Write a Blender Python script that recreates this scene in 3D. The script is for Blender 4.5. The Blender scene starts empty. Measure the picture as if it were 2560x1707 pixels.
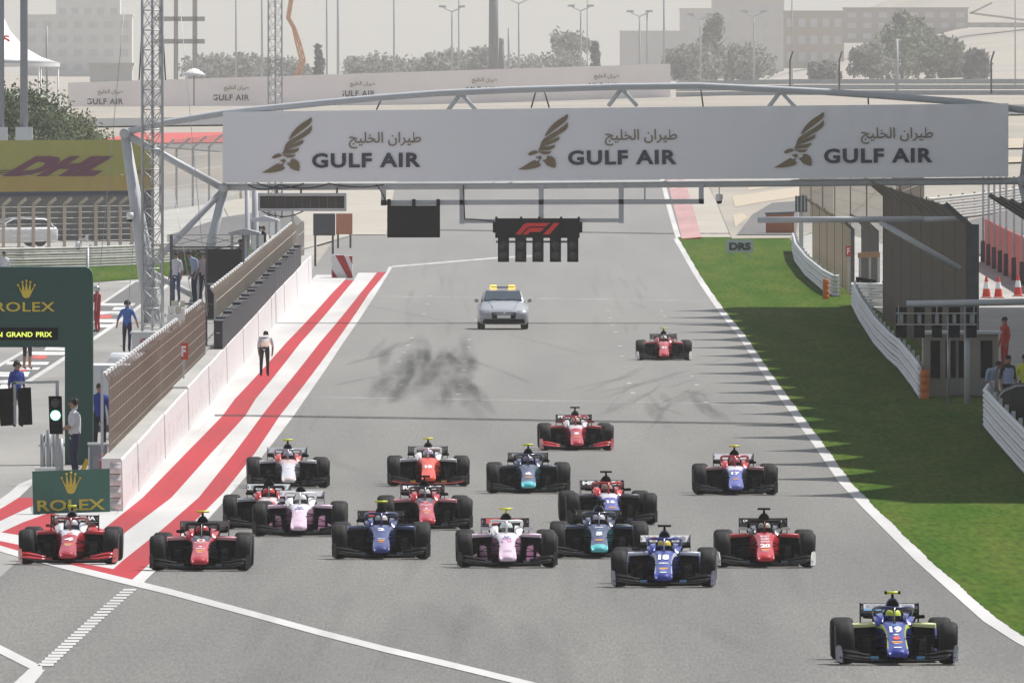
import bpy, bmesh, math, random
from mathutils import Vector, Matrix, Euler
R = math.radians
random.seed(7)
scene = bpy.context.scene
COL = scene.collection

# ---------------------------------------------------------------- camera, sky, sun, exposure
F = 56000.0          # focal length in pixels of the 2560-wide photograph
ZC = 8.2             # camera height above the near road, metres
YH = 300.0           # pixel row of the true level
cam_d = bpy.data.cameras.new('camera')
cam_d.sensor_width = 36.0
cam_d.lens = F / 2560.0 * 36.0
cam_d.clip_start = 5.0
cam_d.clip_end = 20000.0
cam = bpy.data.objects.new('camera', cam_d)
COL.objects.link(cam)
cam.location = (0, 0, ZC)
cam.rotation_euler = (R(90) - math.atan((853.5 - YH) / F), 0, 0)
scene.camera = cam

SUN_EL = R(58)
SUN_DIR = Vector((0.80, 0.60, 0)).normalized()          # horizontal direction towards the sun
world = bpy.data.worlds.new('World')
scene.world = world
world.use_nodes = True
wn = world.node_tree
sky = wn.nodes.new('ShaderNodeTexSky')
sky.sky_type = 'NISHITA'
sky.sun_disc = False
sky.sun_elevation = SUN_EL
sky.sun_rotation = math.atan2(SUN_DIR.x, SUN_DIR.y)
sky.air_density = 1.0
sky.dust_density = 0.9
sky.ozone_density = 2.0
hsv = wn.nodes.new('ShaderNodeHueSaturation')          # dusty air: a paler, less saturated sky
hsv.inputs['Saturation'].default_value = 0.45
wn.links.new(sky.outputs[0], hsv.inputs['Color'])
wn.links.new(hsv.outputs[0], wn.nodes['Background'].inputs[0])
wn.nodes['Background'].inputs[1].default_value = 0.09
sun_d = bpy.data.lights.new('sun', 'SUN')
sun_d.energy = 4.2
sun_d.angle = R(0.5)
sun_d.color = (1.0, 0.97, 0.93)
sun = bpy.data.objects.new('sun', sun_d)
COL.objects.link(sun)
sd = Vector((SUN_DIR.x * math.cos(SUN_EL), SUN_DIR.y * math.cos(SUN_EL), math.sin(SUN_EL)))
sun.rotation_euler = sd.to_track_quat('Z', 'Y').to_euler()
sun.location = (60, 500, 120)
scene.view_settings.view_transform = 'Standard'
scene.view_settings.look = 'None'
scene.view_settings.gamma = 1.0
scene.view_settings.exposure = 0.34
scene.render.engine = 'CYCLES'
scene.cycles.use_denoising = True
scene.cycles.max_bounces = 6
scene.cycles.volume_bounces = 1
scene.cycles.transparent_max_bounces = 24

# ---------------------------------------------------------------- terrain profile and photo-pixel helpers
def zb(Y):
    return 0.0 if Y < 520 else 5e-6 * (min(Y, 1900.0) - 520.0) ** 2

def sstep(t):
    t = max(0.0, min(1.0, t))
    return t * t * (3 - 2 * t)

def terr(X, Y):
    z = zb(Y)
    z += 8.0 * sstep((Y - 2600) / 2900.0)
    z += 42.0 * sstep((X - 45) / 120.0) * sstep((Y - 4700) / 2600.0)
    z += .032 * (max(-50., min(22., X)) + 13) * sstep((Y - 1900) / 200.) * (1 - sstep((Y - 2600) / 400.))
    z += 3.0 * sstep((-X - 45) / 90.0) * sstep((Y - 4200) / 2000.0)
    return z

def G(px, py, dz=0.0):
    """ground point (height dz above it) seen at a pixel of the 2560-wide photograph"""
    a, b = 200.0, 1900.0
    for _ in range(50):
        m = 0.5 * (a + b)
        if YH + F / m * (ZC - zb(m) - dz) > py:
            a = m
        else:
            b = m
    Y = 0.5 * (a + b)
    return Vector(((px - 1280) / F * Y, Y, zb(Y) + dz))

def P(px, py, Y):
    return Vector(((px - 1280) / F * Y, Y, ZC - (py - YH) / F * Y))

def gp(px, Y, dz=0.0):
    X = (px - 1280) / F * Y
    return Vector((X, Y, terr(X, Y) + dz))

# ---------------------------------------------------------------- object helpers
def tag(o, label=None, cat=None, group=None, kind=None):
    if label: o['label'] = label
    if cat: o['category'] = cat
    if group: o['group'] = group
    if kind: o['kind'] = kind
    return o

def thing(name, label, cat, loc=(0, 0, 0), rz=0.0, group=None):
    o = bpy.data.objects.new(name, None)
    o.empty_display_size = 0.2
    COL.objects.link(o)
    o.location = loc
    o.rotation_euler = (0, 0, rz)
    return tag(o, label, cat, group)

def link(name, me, mats=None, parent=None, loc=None, rot=None, scale=None):
    o = bpy.data.objects.new(name, me)
    COL.objects.link(o)
    if parent: o.parent = parent
    if loc is not None: o.location = loc
    if rot is not None: o.rotation_euler = rot
    if scale is not None: o.scale = scale
    if mats is not None:
        if not isinstance(mats, (list, tuple)): mats = [mats]
        while len(me.materials) < len(mats): me.materials.append(None)
        for i, m in enumerate(mats):
            o.material_slots[i].link = 'OBJECT'
            o.material_slots[i].material = m
    return o

class MB:
    """collects faces for ONE mesh"""
    def __init__(s):
        s.v = []; s.f = []; s.m = []; s.sm = []
    def add(s, vs, fs, mi=0, smooth=False):
        o = len(s.v)
        s.v.extend([tuple(v) for v in vs])
        for f in fs:
            s.f.append([i + o for i in f]); s.m.append(mi); s.sm.append(smooth)
        return s
    def box(s, c, d, mi=0, M=None):
        x, y, z = d[0] / 2, d[1] / 2, d[2] / 2
        vs = [Vector((i * x, j * y, k * z)) for i in (-1, 1) for j in (-1, 1) for k in (-1, 1)]
        if M is not None: vs = [M @ v for v in vs]
        vs = [v + Vector(c) for v in vs]
        return s.add(vs, [(0, 1, 3, 2), (4, 6, 7, 5), (0, 4, 5, 1), (2, 3, 7, 6), (0, 2, 6, 4), (1, 5, 7, 3)], mi)
    def bar(s, p, q, w, h=None, mi=0, up=(0, 0, 1)):
        p, q = Vector(p), Vector(q)
        h = h or w
        d = (q - p)
        if d.length < 1e-6: return s
        d.normalize()
        u = Vector(up)
        if abs(d.dot(u)) > 0.98: u = Vector((0, 1, 0))
        a = d.cross(u).normalized() * (w / 2); b = a.cross(d).normalized() * (h / 2)
        vs = [p - a - b, p + a - b, p + a + b, p - a + b, q - a - b, q + a - b, q + a + b, q - a + b]
        return s.add(vs, [(3, 2, 1, 0), (4, 5, 6, 7), (0, 1, 5, 4), (1, 2, 6, 5), (2, 3, 7, 6), (3, 0, 4, 7)], mi)
    def tube(s, pts, r, n=8, mi=0, cap=True, smooth=True):
        pts = [Vector(p) for p in pts]
        rs = r if isinstance(r, (list, tuple)) else [r] * len(pts)
        rings = []
        ref = None
        for i, p in enumerate(pts):
            d = (pts[min(i + 1, len(pts) - 1)] - pts[max(i - 1, 0)]).normalized()
            if ref is None:
                ref = Vector((0, 0, 1)) if abs(d.z) < 0.9 else Vector((0, 1, 0))
            a = d.cross(ref)
            if a.length < 1e-4: a = d.cross(Vector((1, 0, 0)))
            a.normalize(); b = a.cross(d).normalized(); ref = b
            rings.append([p + (a * math.cos(t) + b * math.sin(t)) * rs[i] for t in [2 * math.pi * k / n for k in range(n)]])
        return s.loft(rings, mi, cap, smooth)
    def loft(s, rings, mi=0, cap=True, smooth=True, segm=None, capm=None):
        n = len(rings[0]); o = len(s.v)
        for rg in rings: s.v.extend([tuple(v) for v in rg])
        for i in range(len(rings) - 1):
            for k in range(n):
                a = o + i * n + k; b = o + i * n + (k + 1) % n
                s.f.append([a, b, b + n, a + n])
                s.m.append(segm(i, k) if segm else mi); s.sm.append(smooth)
        if cap:
            s.f.append([o + k for k in range(n)][::-1]); s.m.append(mi if capm is None else capm[0]); s.sm.append(False)
            e = o + (len(rings) - 1) * n
            s.f.append([e + k for k in range(n)]); s.m.append(mi if capm is None else capm[1]); s.sm.append(False)
        return s
    def poly(s, pts, mi=0):
        o = len(s.v); s.v.extend([tuple(p) for p in pts])
        s.f.append(list(range(o, o + len(pts)))); s.m.append(mi); s.sm.append(False)
        return s
    def prism(s, pts, d, mi=0, smi=None):
        """polygon pts (3D, planar) extruded by vector d"""
        pts = [Vector(p) for p in pts]; d = Vector(d); n = len(pts)
        o = len(s.v)
        s.v.extend([tuple(p) for p in pts]); s.v.extend([tuple(p + d) for p in pts])
        fs = [list(range(o, o + n))[::-1], list(range(o + n, o + 2 * n))]
        for f in fs: s.f.append(f); s.m.append(mi); s.sm.append(False)
        for k in range(n):
            s.f.append([o + k, o + (k + 1) % n, o + n + (k + 1) % n, o + n + k]); s.m.append(mi if smi is None else smi); s.sm.append(False)
        return s
    def lathe(s, prof, c, axis='X', n=24, mi=0, segm=None, smooth=True):
        """prof: (along axis, radius)"""
        rings = []
        for a, r in prof:
            rg = []
            for k in range(n):
                t = 2 * math.pi * k / n
                if axis == 'X': v = Vector((a, r * math.cos(t), r * math.sin(t)))
                elif axis == 'Y': v = Vector((r * math.cos(t), a, r * math.sin(t)))
                else: v = Vector((r * math.cos(t), r * math.sin(t), a))
                rg.append(v + Vector(c))
            rings.append(rg)
        return s.loft(rings, mi, False, smooth, (lambda i, k: segm[i]) if segm else None)
    def ball(s, c, r, n=12, m=8, mi=0, squash=(1, 1, 1)):
        rings = []
        for i in range(1, m):
            a = math.pi * i / m
            rings.append([Vector((math.sin(a) * math.cos(2 * math.pi * k / n) * r * squash[0], math.sin(a) * math.sin(2 * math.pi * k / n) * r * squash[1], -math.cos(a) * r * squash[2])) + Vector(c) for k in range(n)])
        return s.loft(rings, mi, True, True)
    def mesh(s, name):
        me = bpy.data.meshes.new(name)
        me.from_pydata(s.v, [], s.f)
        me.polygons.foreach_set('material_index', s.m)
        me.polygons.foreach_set('use_smooth', s.sm)
        me.update()
        bm = bmesh.new(); bm.from_mesh(me)
        bmesh.ops.recalc_face_normals(bm, faces=bm.faces)
        bm.to_mesh(me); bm.free()
        nm = max(s.m) + 1 if s.m else 1
        for _ in range(nm): me.materials.append(None)
        return me
    def obj(s, name, mats, parent=None, **kw):
        return link(name, s.mesh(name), mats, parent, **kw)

# ---------------------------------------------------------------- materials
MATS = {}
def mat(key, col, rough=0.6, metal=0.0, noise=0.0, nscale=8.0, spec=0.5, emit=None, estr=0.0, coat=0.0, alpha=1.0, bump=0.0):
    if key in MATS: return MATS[key]
    m = bpy.data.materials.new(key); m.use_nodes = True
    nt = m.node_tree; b = nt.nodes['Principled BSDF']
    c = (*col, 1.0)
    b.inputs['Base Color'].default_value = c
    b.inputs['Roughness'].default_value = rough
    b.inputs['Metallic'].default_value = metal
    b.inputs['Specular IOR Level'].default_value = spec
    b.inputs['Alpha'].default_value = alpha
    if coat:
        b.inputs['Coat Weight'].default_value = coat
        b.inputs['Coat Roughness'].default_value = 0.08
    if emit:
        b.inputs['Emission Color'].default_value = (*emit, 1.0)
        b.inputs['Emission Strength'].default_value = estr
    if noise > 0 or bump > 0:
        tc = nt.nodes.new('ShaderNodeTexCoord')
        nz = nt.nodes.new('ShaderNodeTexNoise')
        nz.inputs['Scale'].default_value = nscale; nz.inputs['Detail'].default_value = 5.0; nz.inputs['Roughness'].default_value = 0.65
        nt.links.new(tc.outputs['Object'], nz.inputs['Vector'])
        if noise > 0:
            mp = nt.nodes.new('ShaderNodeMapRange')
            mp.inputs['From Min'].default_value = 0.25; mp.inputs['From Max'].default_value = 0.75
            mp.inputs['To Min'].default_value = 1 - noise; mp.inputs['To Max'].default_value = 1 + noise
            nt.links.new(nz.outputs[0], mp.inputs[0])
            mx = nt.nodes.new('ShaderNodeMix'); mx.data_type = 'RGBA'; mx.blend_type = 'MULTIPLY'
            mx.inputs[0].default_value = 1.0
            mx.inputs[6].default_value = c
            nt.links.new(mp.outputs[0], mx.inputs[7])
            nt.links.new(mx.outputs[2], b.inputs['Base Color'])
        if bump > 0:
            bp = nt.nodes.new('ShaderNodeBump'); bp.inputs['Strength'].default_value = bump; bp.inputs['Distance'].default_value = 0.02
            nt.links.new(nz.outputs[0], bp.inputs['Height']); nt.links.new(bp.outputs[0], b.inputs['Normal'])
    MATS[key] = m
    return m

def C(r, g, b):
    """sRGB 0-255 to linear"""
    f = lambda u: (u / 255.0 / 12.92) if u <= 10 else ((u / 255.0 + 0.055) / 1.055) ** 2.4
    return (f(r), f(g), f(b))

def paint(col):
    k = 'paint_%d_%d_%d' % tuple(int(1000 * x) for x in col)
    if max(col) < .035: return mat(k, tuple(.5 * x for x in col), rough=0.6, spec=0.10, noise=0.1, nscale=12)
    return mat(k, col, rough=0.35, coat=0.4, noise=0.05, nscale=6)

# ground materials with two scales of noise, stretched along the road where asked
def ground_mat(key, base, dark, s1=0.05, s2=3.0, stretch=(1, 1, 1), amt=0.5, rough=0.9, spec=0.25, bump=0.3, far_sheen=None, s2stretch=False):
    m = bpy.data.materials.new(key); m.use_nodes = True
    nt = m.node_tree; b = nt.nodes['Principled BSDF']; b.inputs['Roughness'].default_value = rough
    b.inputs['Specular IOR Level'].default_value = spec
    tc = nt.nodes.new('ShaderNodeTexCoord'); mp = nt.nodes.new('ShaderNodeMapping')
    mp.inputs['Scale'].default_value = stretch
    nt.links.new(tc.outputs['Object'], mp.inputs[0])
    n1 = nt.nodes.new('ShaderNodeTexNoise'); n1.inputs['Scale'].default_value = s1; n1.inputs['Detail'].default_value = 4
    nt.links.new(mp.outputs[0], n1.inputs['Vector'])
    n2 = nt.nodes.new('ShaderNodeTexNoise'); n2.inputs['Scale'].default_value = s2; n2.inputs['Detail'].default_value = 6
    nt.links.new((mp if s2stretch else tc).outputs[0 if s2stretch else 'Object'], n2.inputs['Vector'])
    r1 = nt.nodes.new('ShaderNodeMapRange'); r1.inputs['From Min'].default_value = 0.35; r1.inputs['From Max'].default_value = 0.68
    nt.links.new(n1.outputs[0], r1.inputs[0])
    mx = nt.nodes.new('ShaderNodeMix'); mx.data_type = 'RGBA'
    mx.inputs[6].default_value = (*base, 1); mx.inputs[7].default_value = (*dark, 1)
    nt.links.new(r1.outputs[0], mx.inputs[0])
    r2 = nt.nodes.new('ShaderNodeMapRange'); r2.inputs['From Min'].default_value = 0.25; r2.inputs['From Max'].default_value = 0.75
    r2.inputs['To Min'].default_value = 1 - amt; r2.inputs['To Max'].default_value = 1 + amt
    nt.links.new(n2.outputs[0], r2.inputs[0])
    m2 = nt.nodes.new('ShaderNodeMix'); m2.data_type = 'RGBA'; m2.blend_type = 'MULTIPLY'; m2.inputs[0].default_value = 1
    nt.links.new(mx.outputs[2], m2.inputs[6]); nt.links.new(r2.outputs[0], m2.inputs[7])
    nt.links.new(m2.outputs[2], b.inputs['Base Color'])
    if far_sheen:  # surface paled with distance: grazing sky sheen painted into the colour
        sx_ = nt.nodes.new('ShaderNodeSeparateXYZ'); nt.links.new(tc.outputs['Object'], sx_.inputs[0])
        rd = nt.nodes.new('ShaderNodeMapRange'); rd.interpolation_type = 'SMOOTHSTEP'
        rd.inputs['From Min'].default_value = far_sheen[0]; rd.inputs['From Max'].default_value = far_sheen[1]; rd.inputs['To Max'].default_value = far_sheen[2]
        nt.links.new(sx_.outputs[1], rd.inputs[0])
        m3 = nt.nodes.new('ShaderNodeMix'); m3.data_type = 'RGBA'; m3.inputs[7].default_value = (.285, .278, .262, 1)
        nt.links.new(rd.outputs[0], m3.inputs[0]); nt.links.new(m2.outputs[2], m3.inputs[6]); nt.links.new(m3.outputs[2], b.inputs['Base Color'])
    bp = nt.nodes.new('ShaderNodeBump'); bp.inputs['Strength'].default_value = bump; bp.inputs['Distance'].default_value = 0.01
    nt.links.new(n2.outputs[0], bp.inputs['Height']); nt.links.new(bp.outputs[0], b.inputs['Normal'])
    MATS[key] = m
    return m

def blot_mat(key, col, scale, stretch, lo=0.45, hi=0.62, amax=0.8):
    """thin stain or worn paint: colour with a noisy coverage"""
    m = mat(key, col, rough=0.85)
    nt = m.node_tree; b = nt.nodes['Principled BSDF']
    tc = nt.nodes.new('ShaderNodeTexCoord'); mp = nt.nodes.new('ShaderNodeMapping'); mp.inputs['Scale'].default_value = stretch
    nz = nt.nodes.new('ShaderNodeTexNoise'); nz.inputs['Scale'].default_value = scale; nz.inputs['Detail'].default_value = 5
    r = nt.nodes.new('ShaderNodeMapRange'); r.inputs['From Min'].default_value = lo; r.inputs['From Max'].default_value = hi; r.inputs['To Max'].default_value = amax
    nt.links.new(tc.outputs['Object'], mp.inputs[0]); nt.links.new(mp.outputs[0], nz.inputs['Vector'])
    nt.links.new(nz.outputs[0], r.inputs[0]); nt.links.new(r.outputs[0], b.inputs['Alpha'])
    return m

M_ASPH = ground_mat('asphalt', (0.180, 0.172, 0.154), (0.130, 0.125, 0.114), 0.45, 26.0, (1.0, 0.025, 1), 0.34, 0.60, spec=.25, bump=.04, far_sheen=(360., 820., .45), s2stretch=True)
M_CONC = ground_mat('pit_concrete', (0.30, 0.29, 0.27), (0.22, 0.215, 0.205), 0.3, 4.0, (1, 0.1, 1), 0.15)
M_CONC2 = ground_mat('pale_concrete', (0.42, 0.41, 0.38), (0.34, 0.33, 0.31), 0.3, 4.0, (1, 0.2, 1), 0.12)
M_GRASS = ground_mat('grass', (0.044, 0.094, 0.011), (0.080, 0.112, 0.019), 0.8, 7.0, (1, 0.05, 1), 0.40, 1.0, spec=0.02, s2stretch=True)
M_SAND = ground_mat('sand', (0.37, 0.33, 0.275), (0.29, 0.27, 0.24), 0.02, 0.6, (1, 1, 1), 0.18)
M_SAND2 = ground_mat('pale_sand', (0.41, 0.38, 0.33), (0.37, 0.34, 0.29), 0.03, 0.6, (1, 1, 1), 0.12)
M_FARASPH = ground_mat('far_asphalt', (0.16, 0.155, 0.15), (0.13, 0.13, 0.13), 0.05, 2.0, (1, 0.2, 1), 0.15)
M_RED = ground_mat('red_track_paint', (0.42, 0.036, 0.046), (0.33, 0.040, 0.046), 0.5, 6.0, (1, 0.06, 1), 0.16, 0.75, spec=.15, bump=.04)
M_WHITE = ground_mat('white_track_paint', (0.57, 0.56, 0.545), (0.45, 0.44, 0.43), 0.5, 6.0, (1, 0.06, 1), 0.12, 0.7, spec=.2, bump=.04)
M_BLACKP = mat('black_carbon', (0.004, 0.004, 0.005), spec=.08, rough=0.6, noise=0.2, nscale=20)
M_MATTBLK = mat('matt_black', (0.006, 0.006, 0.007), spec=.15, rough=0.8, noise=0.2, nscale=4)
M_TYRE = mat('tyre_rubber', (0.016, 0.0155, 0.0155), spec=.2, rough=0.7, noise=0.35, nscale=9)
M_RIM = mat('dark_rim', (0.03, 0.03, 0.032), rough=0.35, metal=0.8)
M_STEEL = mat('galvanised_steel', (0.42, 0.43, 0.44), rough=0.45, metal=0.5, noise=0.15, nscale=3)
M_GREYP = mat('grey_painted_steel', (0.50, 0.52, 0.54), rough=0.5, noise=0.08, nscale=2)
M_DKSTEEL = mat('dark_steel', (0.10, 0.10, 0.11), rough=0.5, metal=0.3, noise=0.2, nscale=4)
M_WHITEP = mat('white_paint', (0.78, 0.78, 0.77), rough=0.45, noise=0.05, nscale=3)
M_WALLP = mat('pit_wall_white', (0.68, 0.665, 0.665), rough=0.7, noise=0.08, nscale=1.2)
M_WIRE = mat('fence_wire', (0.48, 0.38, 0.31), rough=0.55, metal=0.1)
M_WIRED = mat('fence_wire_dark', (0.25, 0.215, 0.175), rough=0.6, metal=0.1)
M_YEL = mat('fluorescent_yellow', (0.72, 0.75, 0.02), rough=0.4)
M_GLASS = mat('dark_glass', (0.02, 0.025, 0.03), rough=0.08, spec=0.8)
M_SKIN = mat('skin', (0.36, 0.20, 0.13), rough=0.6)
M_HAIR = mat('dark_hair', (0.02, 0.015, 0.012), rough=0.7)

# ---------------------------------------------------------------- ground strips
def strip(name, L, Rr, dz, material, step=12.0, label=None, cat=None, kind='structure', parent=None, cross=1):
    """sheet between two edges, each a list of (X, Y); lies dz above the terrain"""
    L = sorted([(p[1], p[0]) for p in L]); Rr = sorted([(p[1], p[0]) for p in Rr])
    def at(E, Y):
        if Y <= E[0][0]: return E[0][1]
        for a, b in zip(E, E[1:]):
            if Y <= b[0]:
                return a[1] + (b[1] - a[1]) * (Y - a[0]) / max(1e-9, b[0] - a[0])
        return E[-1][1]
    if 0 < dz < .03: dz = dz * .5 - .002
    y0 = max(L[0][0], Rr[0][0]) if kind == 'inner' else min(L[0][0], Rr[0][0]); y1 = max(L[-1][0], Rr[-1][0])
    ys = set([y0, y1] + [p[0] for p in L + Rr])
    k = math.ceil(y0 / step) * step
    while k < y1: ys.add(k); k += step
    ys = sorted(y for y in ys if y0 <= y <= y1)
    mb = MB(); n = cross + 1
    for Y in ys:
        a, b = at(L, Y), at(Rr, Y)
        for j in range(n):
            X = a + (b - a) * j / cross
            mb.v.append((X, Y, terr(X, Y) + dz))
    for i in range(len(ys) - 1):
        for j in range(cross):
            a = i * n + j
            mb.f.append([a, a + 1, a + n + 1, a + n]); mb.m.append(0); mb.sm.append(False)
    o = mb.obj(name, material, parent)
    if parent is None: tag(o, label, cat, kind='structure')
    return o

def gpoly(name, pxs, dz, material, parent=None):
    """flat ground polygon given by photo pixels"""
    pts = [G(x, y) for x, y in pxs]
    if 0 < dz < .03: dz = dz * .5 - .002
    for p in pts: p.z = zb(p.y) + dz
    mb = MB().poly(pts)
    o = mb.obj(name, material, parent)
    if parent is None: tag(o, kind='structure')
    return o

def XY(pxs):
    return [(G(x, y).x, G(x, y).y) for x, y in pxs]

# ---------------------------------------------------------------- lettering
_tc = {}
def text_mesh(s, bold=0.0, space=1.0):
    """mesh of a word, height of a capital letter 1, centred, in the XY plane"""
    k = (s, bold, space)
    if k in _tc: return _tc[k]
    cu = bpy.data.curves.new('lettering', 'FONT')
    cu.body = s; cu.size = 1.0; cu.offset = bold; cu.space_character = space
    cu.resolution_u = 3; cu.fill_mode = 'FRONT'
    o = bpy.data.objects.new('tmp_text', cu); COL.objects.link(o)
    dg = bpy.context.evaluated_depsgraph_get()
    me = bpy.data.meshes.new_from_object(o.evaluated_get(dg), depsgraph=dg)
    bpy.data.objects.remove(o)
    xs = [v.co.x for v in me.vertices]; ys = [v.co.y for v in me.vertices]
    if not xs: xs = [0, 1]; ys = [0, 1]
    cx = (min(xs) + max(xs)) / 2; y0 = min(ys); h = max(ys) - y0
    for v in me.vertices:
        v.co.x = (v.co.x - cx) / h; v.co.y = (v.co.y - y0) / h - 0.5
    me.materials.clear(); me.materials.append(None)
    w = (max(xs) - min(xs)) / h
    _tc[k] = (me, w)
    return _tc[k]

def letters(name, s, width, height, material, parent, loc, rot=(R(90), 0, 0), bold=0.02, space=1.0):
    """word stretched to width x height, upright in the XZ plane by default, facing -Y"""
    me, w = text_mesh(s, bold, space)
    return link(name, me, material, parent, loc, rot, (width / w, height, 1))
# ================================================================ ground
def axis(a, b, dense, step):
    return sorted(set([a, b] + [round(x, 3) for x in dense]))
xs = [-2500, -1500, -700, -350, -180, -120, -90, -70, -55, -45, -35, -27, -20, -14, -8, 0, 8, 14, 20, 27, 35, 45, 55, 70, 90, 120, 180, 350, 700, 1500, 2500]
ys = [-60, 100, 250, 400, 520] + list(range(560, 1901, 30)) + list(range(1950, 2600, 100)) + list(range(2600, 7600, 130)) + [8000, 9500, 12000]
mb = MB()
for Y in ys:
    for X in xs: mb.v.append((X, Y, terr(X, Y) - .06))
n = len(xs)
for i in range(len(ys) - 1):
    for j in range(n - 1):
        a = i * n + j
        mb.f.append([a, a + 1, a + n + 1, a + n]); mb.m.append(0); mb.sm.append(True)
tag(mb.obj('ground', M_SAND), kind='structure')

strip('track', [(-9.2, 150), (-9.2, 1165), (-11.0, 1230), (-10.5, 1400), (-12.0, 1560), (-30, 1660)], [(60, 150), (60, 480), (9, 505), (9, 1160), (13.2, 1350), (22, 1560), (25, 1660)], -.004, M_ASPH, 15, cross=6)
strip('pit_lane', [(-70, 150), (-70, 480), (-45, 560), (-45, 985)], [(-9.2, 150), (-9.2, 985)], -.004, M_CONC, 15, cross=4)
strip('pit_fast_lane', [(-16.62, 400), (-16.62, 985)], [(-15.0, 400), (-15.0, 985)], .004, M_FARASPH, 15)
strip('lane_line', [(-16.82, 400), (-16.72, 985)], [(-16.62, 400), (-16.55, 985)], .010, M_WHITE, 15)
strip('lane_line', [(-15.0, 480), (-15.06, 985)], [(-14.78, 480), (-14.85, 985)], .010, M_WHITE, 15)
strip('service_road', [(-45, 985), (-40, 1400)], [(-9.2, 985), (-11.0, 1400)], -.010, M_CONC2, 15, cross=3)

# right verge
LINE_R = XY([(2480, 1553), (2306, 1400), (2175, 1271), (2112, 1205), (2052, 1118), (1989, 1033), (1920, 937), (1856, 841), (1809, 784), (1746, 693), (1708, 627), (1690, 597)])
LINE_R = [(p[0] - .14, p[1]) for p in LINE_R]
LINE_R = [(LINE_R[0][0] + .45, 340), (LINE_R[0][0] + .2, 352)] + LINE_R
w_ = lambda E, d: [(x + d, y) for x, y in E]
random.seed(21)
_ge = []
_LS = sorted([(p[1], p[0]) for p in LINE_R])
_Y = _LS[0][0]
while _Y < _LS[-1][0]:
    for _a, _b in zip(_LS, _LS[1:]):
        if _a[0] <= _Y <= _b[0]:
            _ge.append((_a[1] + (_b[1] - _a[1]) * (_Y - _a[0]) / (_b[0] - _a[0]) + .27 + random.uniform(-.012, .016) + .01 * math.sin(_Y * .21), _Y)); break
    _Y += 1.3
strip('grass_verge', _ge, [(40, 340), (26, 470), (14.6, 560), (14.4, 1167)], .022, M_GRASS, 12, cross=6)
strip('edge_line', LINE_R, w_(LINE_R, .30), .014, M_WHITE, 8)
strip('far_edge_line', XY([(1690, 597), (1672, 537), (1657, 477), (1648, 440)]), w_(XY([(1690, 597), (1672, 537), (1657, 477), (1648, 440)]), .28), .014, M_WHITE, 8)
strip('paddock_concrete', [(14.6, 560), (14.4, 1167), (18, 1230)], [(60, 560), (60, 1230)], .002, M_CONC2, 15, cross=3)
KL = XY([(1690, 598), (1676, 537), (1662, 477), (1655, 440)]); KR = XY([(1753, 598), (1737, 537), (1719, 477), (1705, 440)])
strip('kerb_runoff', KR, w_(KR, 2.2), .010, M_SAND2, 12)
kerb = tag(thing('kerb', None, None), kind='structure')
def lerp_y(E, Y):
    E = sorted([(p[1], p[0]) for p in E])
    for a, b in zip(E, E[1:]):
        if Y <= b[0]: return a[1] + (b[1] - a[1]) * (Y - a[0]) / (b[0] - a[0])
    return E[-1][1]
y0 = min(p[1] for p in KL); y1 = max(p[1] for p in KL)
mbr, mbw = MB(), MB(); k = 0; Y = y0
while Y < y1:
    Y2 = Y + 2.2; a, b, c_, d_ = lerp_y(KL, Y), lerp_y(KR, Y), lerp_y(KR, Y2), lerp_y(KL, Y2)
    q = MB
    (mbr if k % 2 == 0 else mbw).add([(a + .3, Y, terr(a, Y) + .02), (b, Y, terr(b, Y) + .10), (c_, Y2, terr(c_, Y2) + .10), (d_ + .3, Y2, terr(d_, Y2) + .02), (a + .3, Y, terr(a, Y) - .05), (b, Y, terr(b, Y) - .05), (c_, Y2, terr(c_, Y2) - .05), (d_ + .3, Y2, terr(d_, Y2) - .05)],
        [(0, 1, 2, 3), (0, 4, 5, 1), (1, 5, 6, 2), (2, 6, 7, 3), (3, 7, 4, 0)])
    k += 1; Y = Y2
mbr.obj('red_kerb_blocks', M_RED, kerb)['kind'] = 'stuff'; mbw.obj('white_kerb_blocks', M_WHITE, kerb)['kind'] = 'stuff'

# striped island along the pit wall
WB = [(303, 1267), (420, 1140), (532, 1038), (681, 858), (802, 734), (848, 690)]
E1 = [(257, 1323), (356, 1244), (463, 1134), (557, 1038), (587, 997), (714, 858), (829, 734), (862, 700)]
E2 = [(283, 1362), (315, 1329), (428, 1244), (526, 1134), (614, 1038), (639, 997), (750, 858), (857, 734), (885, 700)]
E3 = [(313, 1396), (376, 1346), (405, 1323), (496, 1244), (584, 1134), (655, 1038), (687, 997), (798, 858), (900, 734), (942, 682)]
E4 = [(328, 1451), (420, 1367), (466, 1323), (560, 1230), (636, 1134), (700, 1038), (733, 997), (837, 858), (922, 734), (966, 680)]
E5 = [(361, 1454), (440, 1376), (500, 1320), (597, 1212), (670, 1123), (735, 1038), (763, 997), (857, 858), (940, 734), (981, 667)]
strip('island_white', [(-8.25, 469), (-8.55, 560), (-8.85, 700), (-9.02, 850), (-8.96, 960), (-8.85, 1012)], XY(E1), .006, M_WHITE, 10)
strip('red_stripe', XY(E1), XY(E2), .006, M_RED, 10)
strip('island_white', XY(E2), XY(E3), .006, M_WHITE, 10)
strip('red_stripe', XY(E3[1:]), XY(E4[1:]), .007, M_RED, 10)
strip('island_edge_line', XY(E4[1:]), XY(E5[1:]), .008, M_WHITE, 10)
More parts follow.
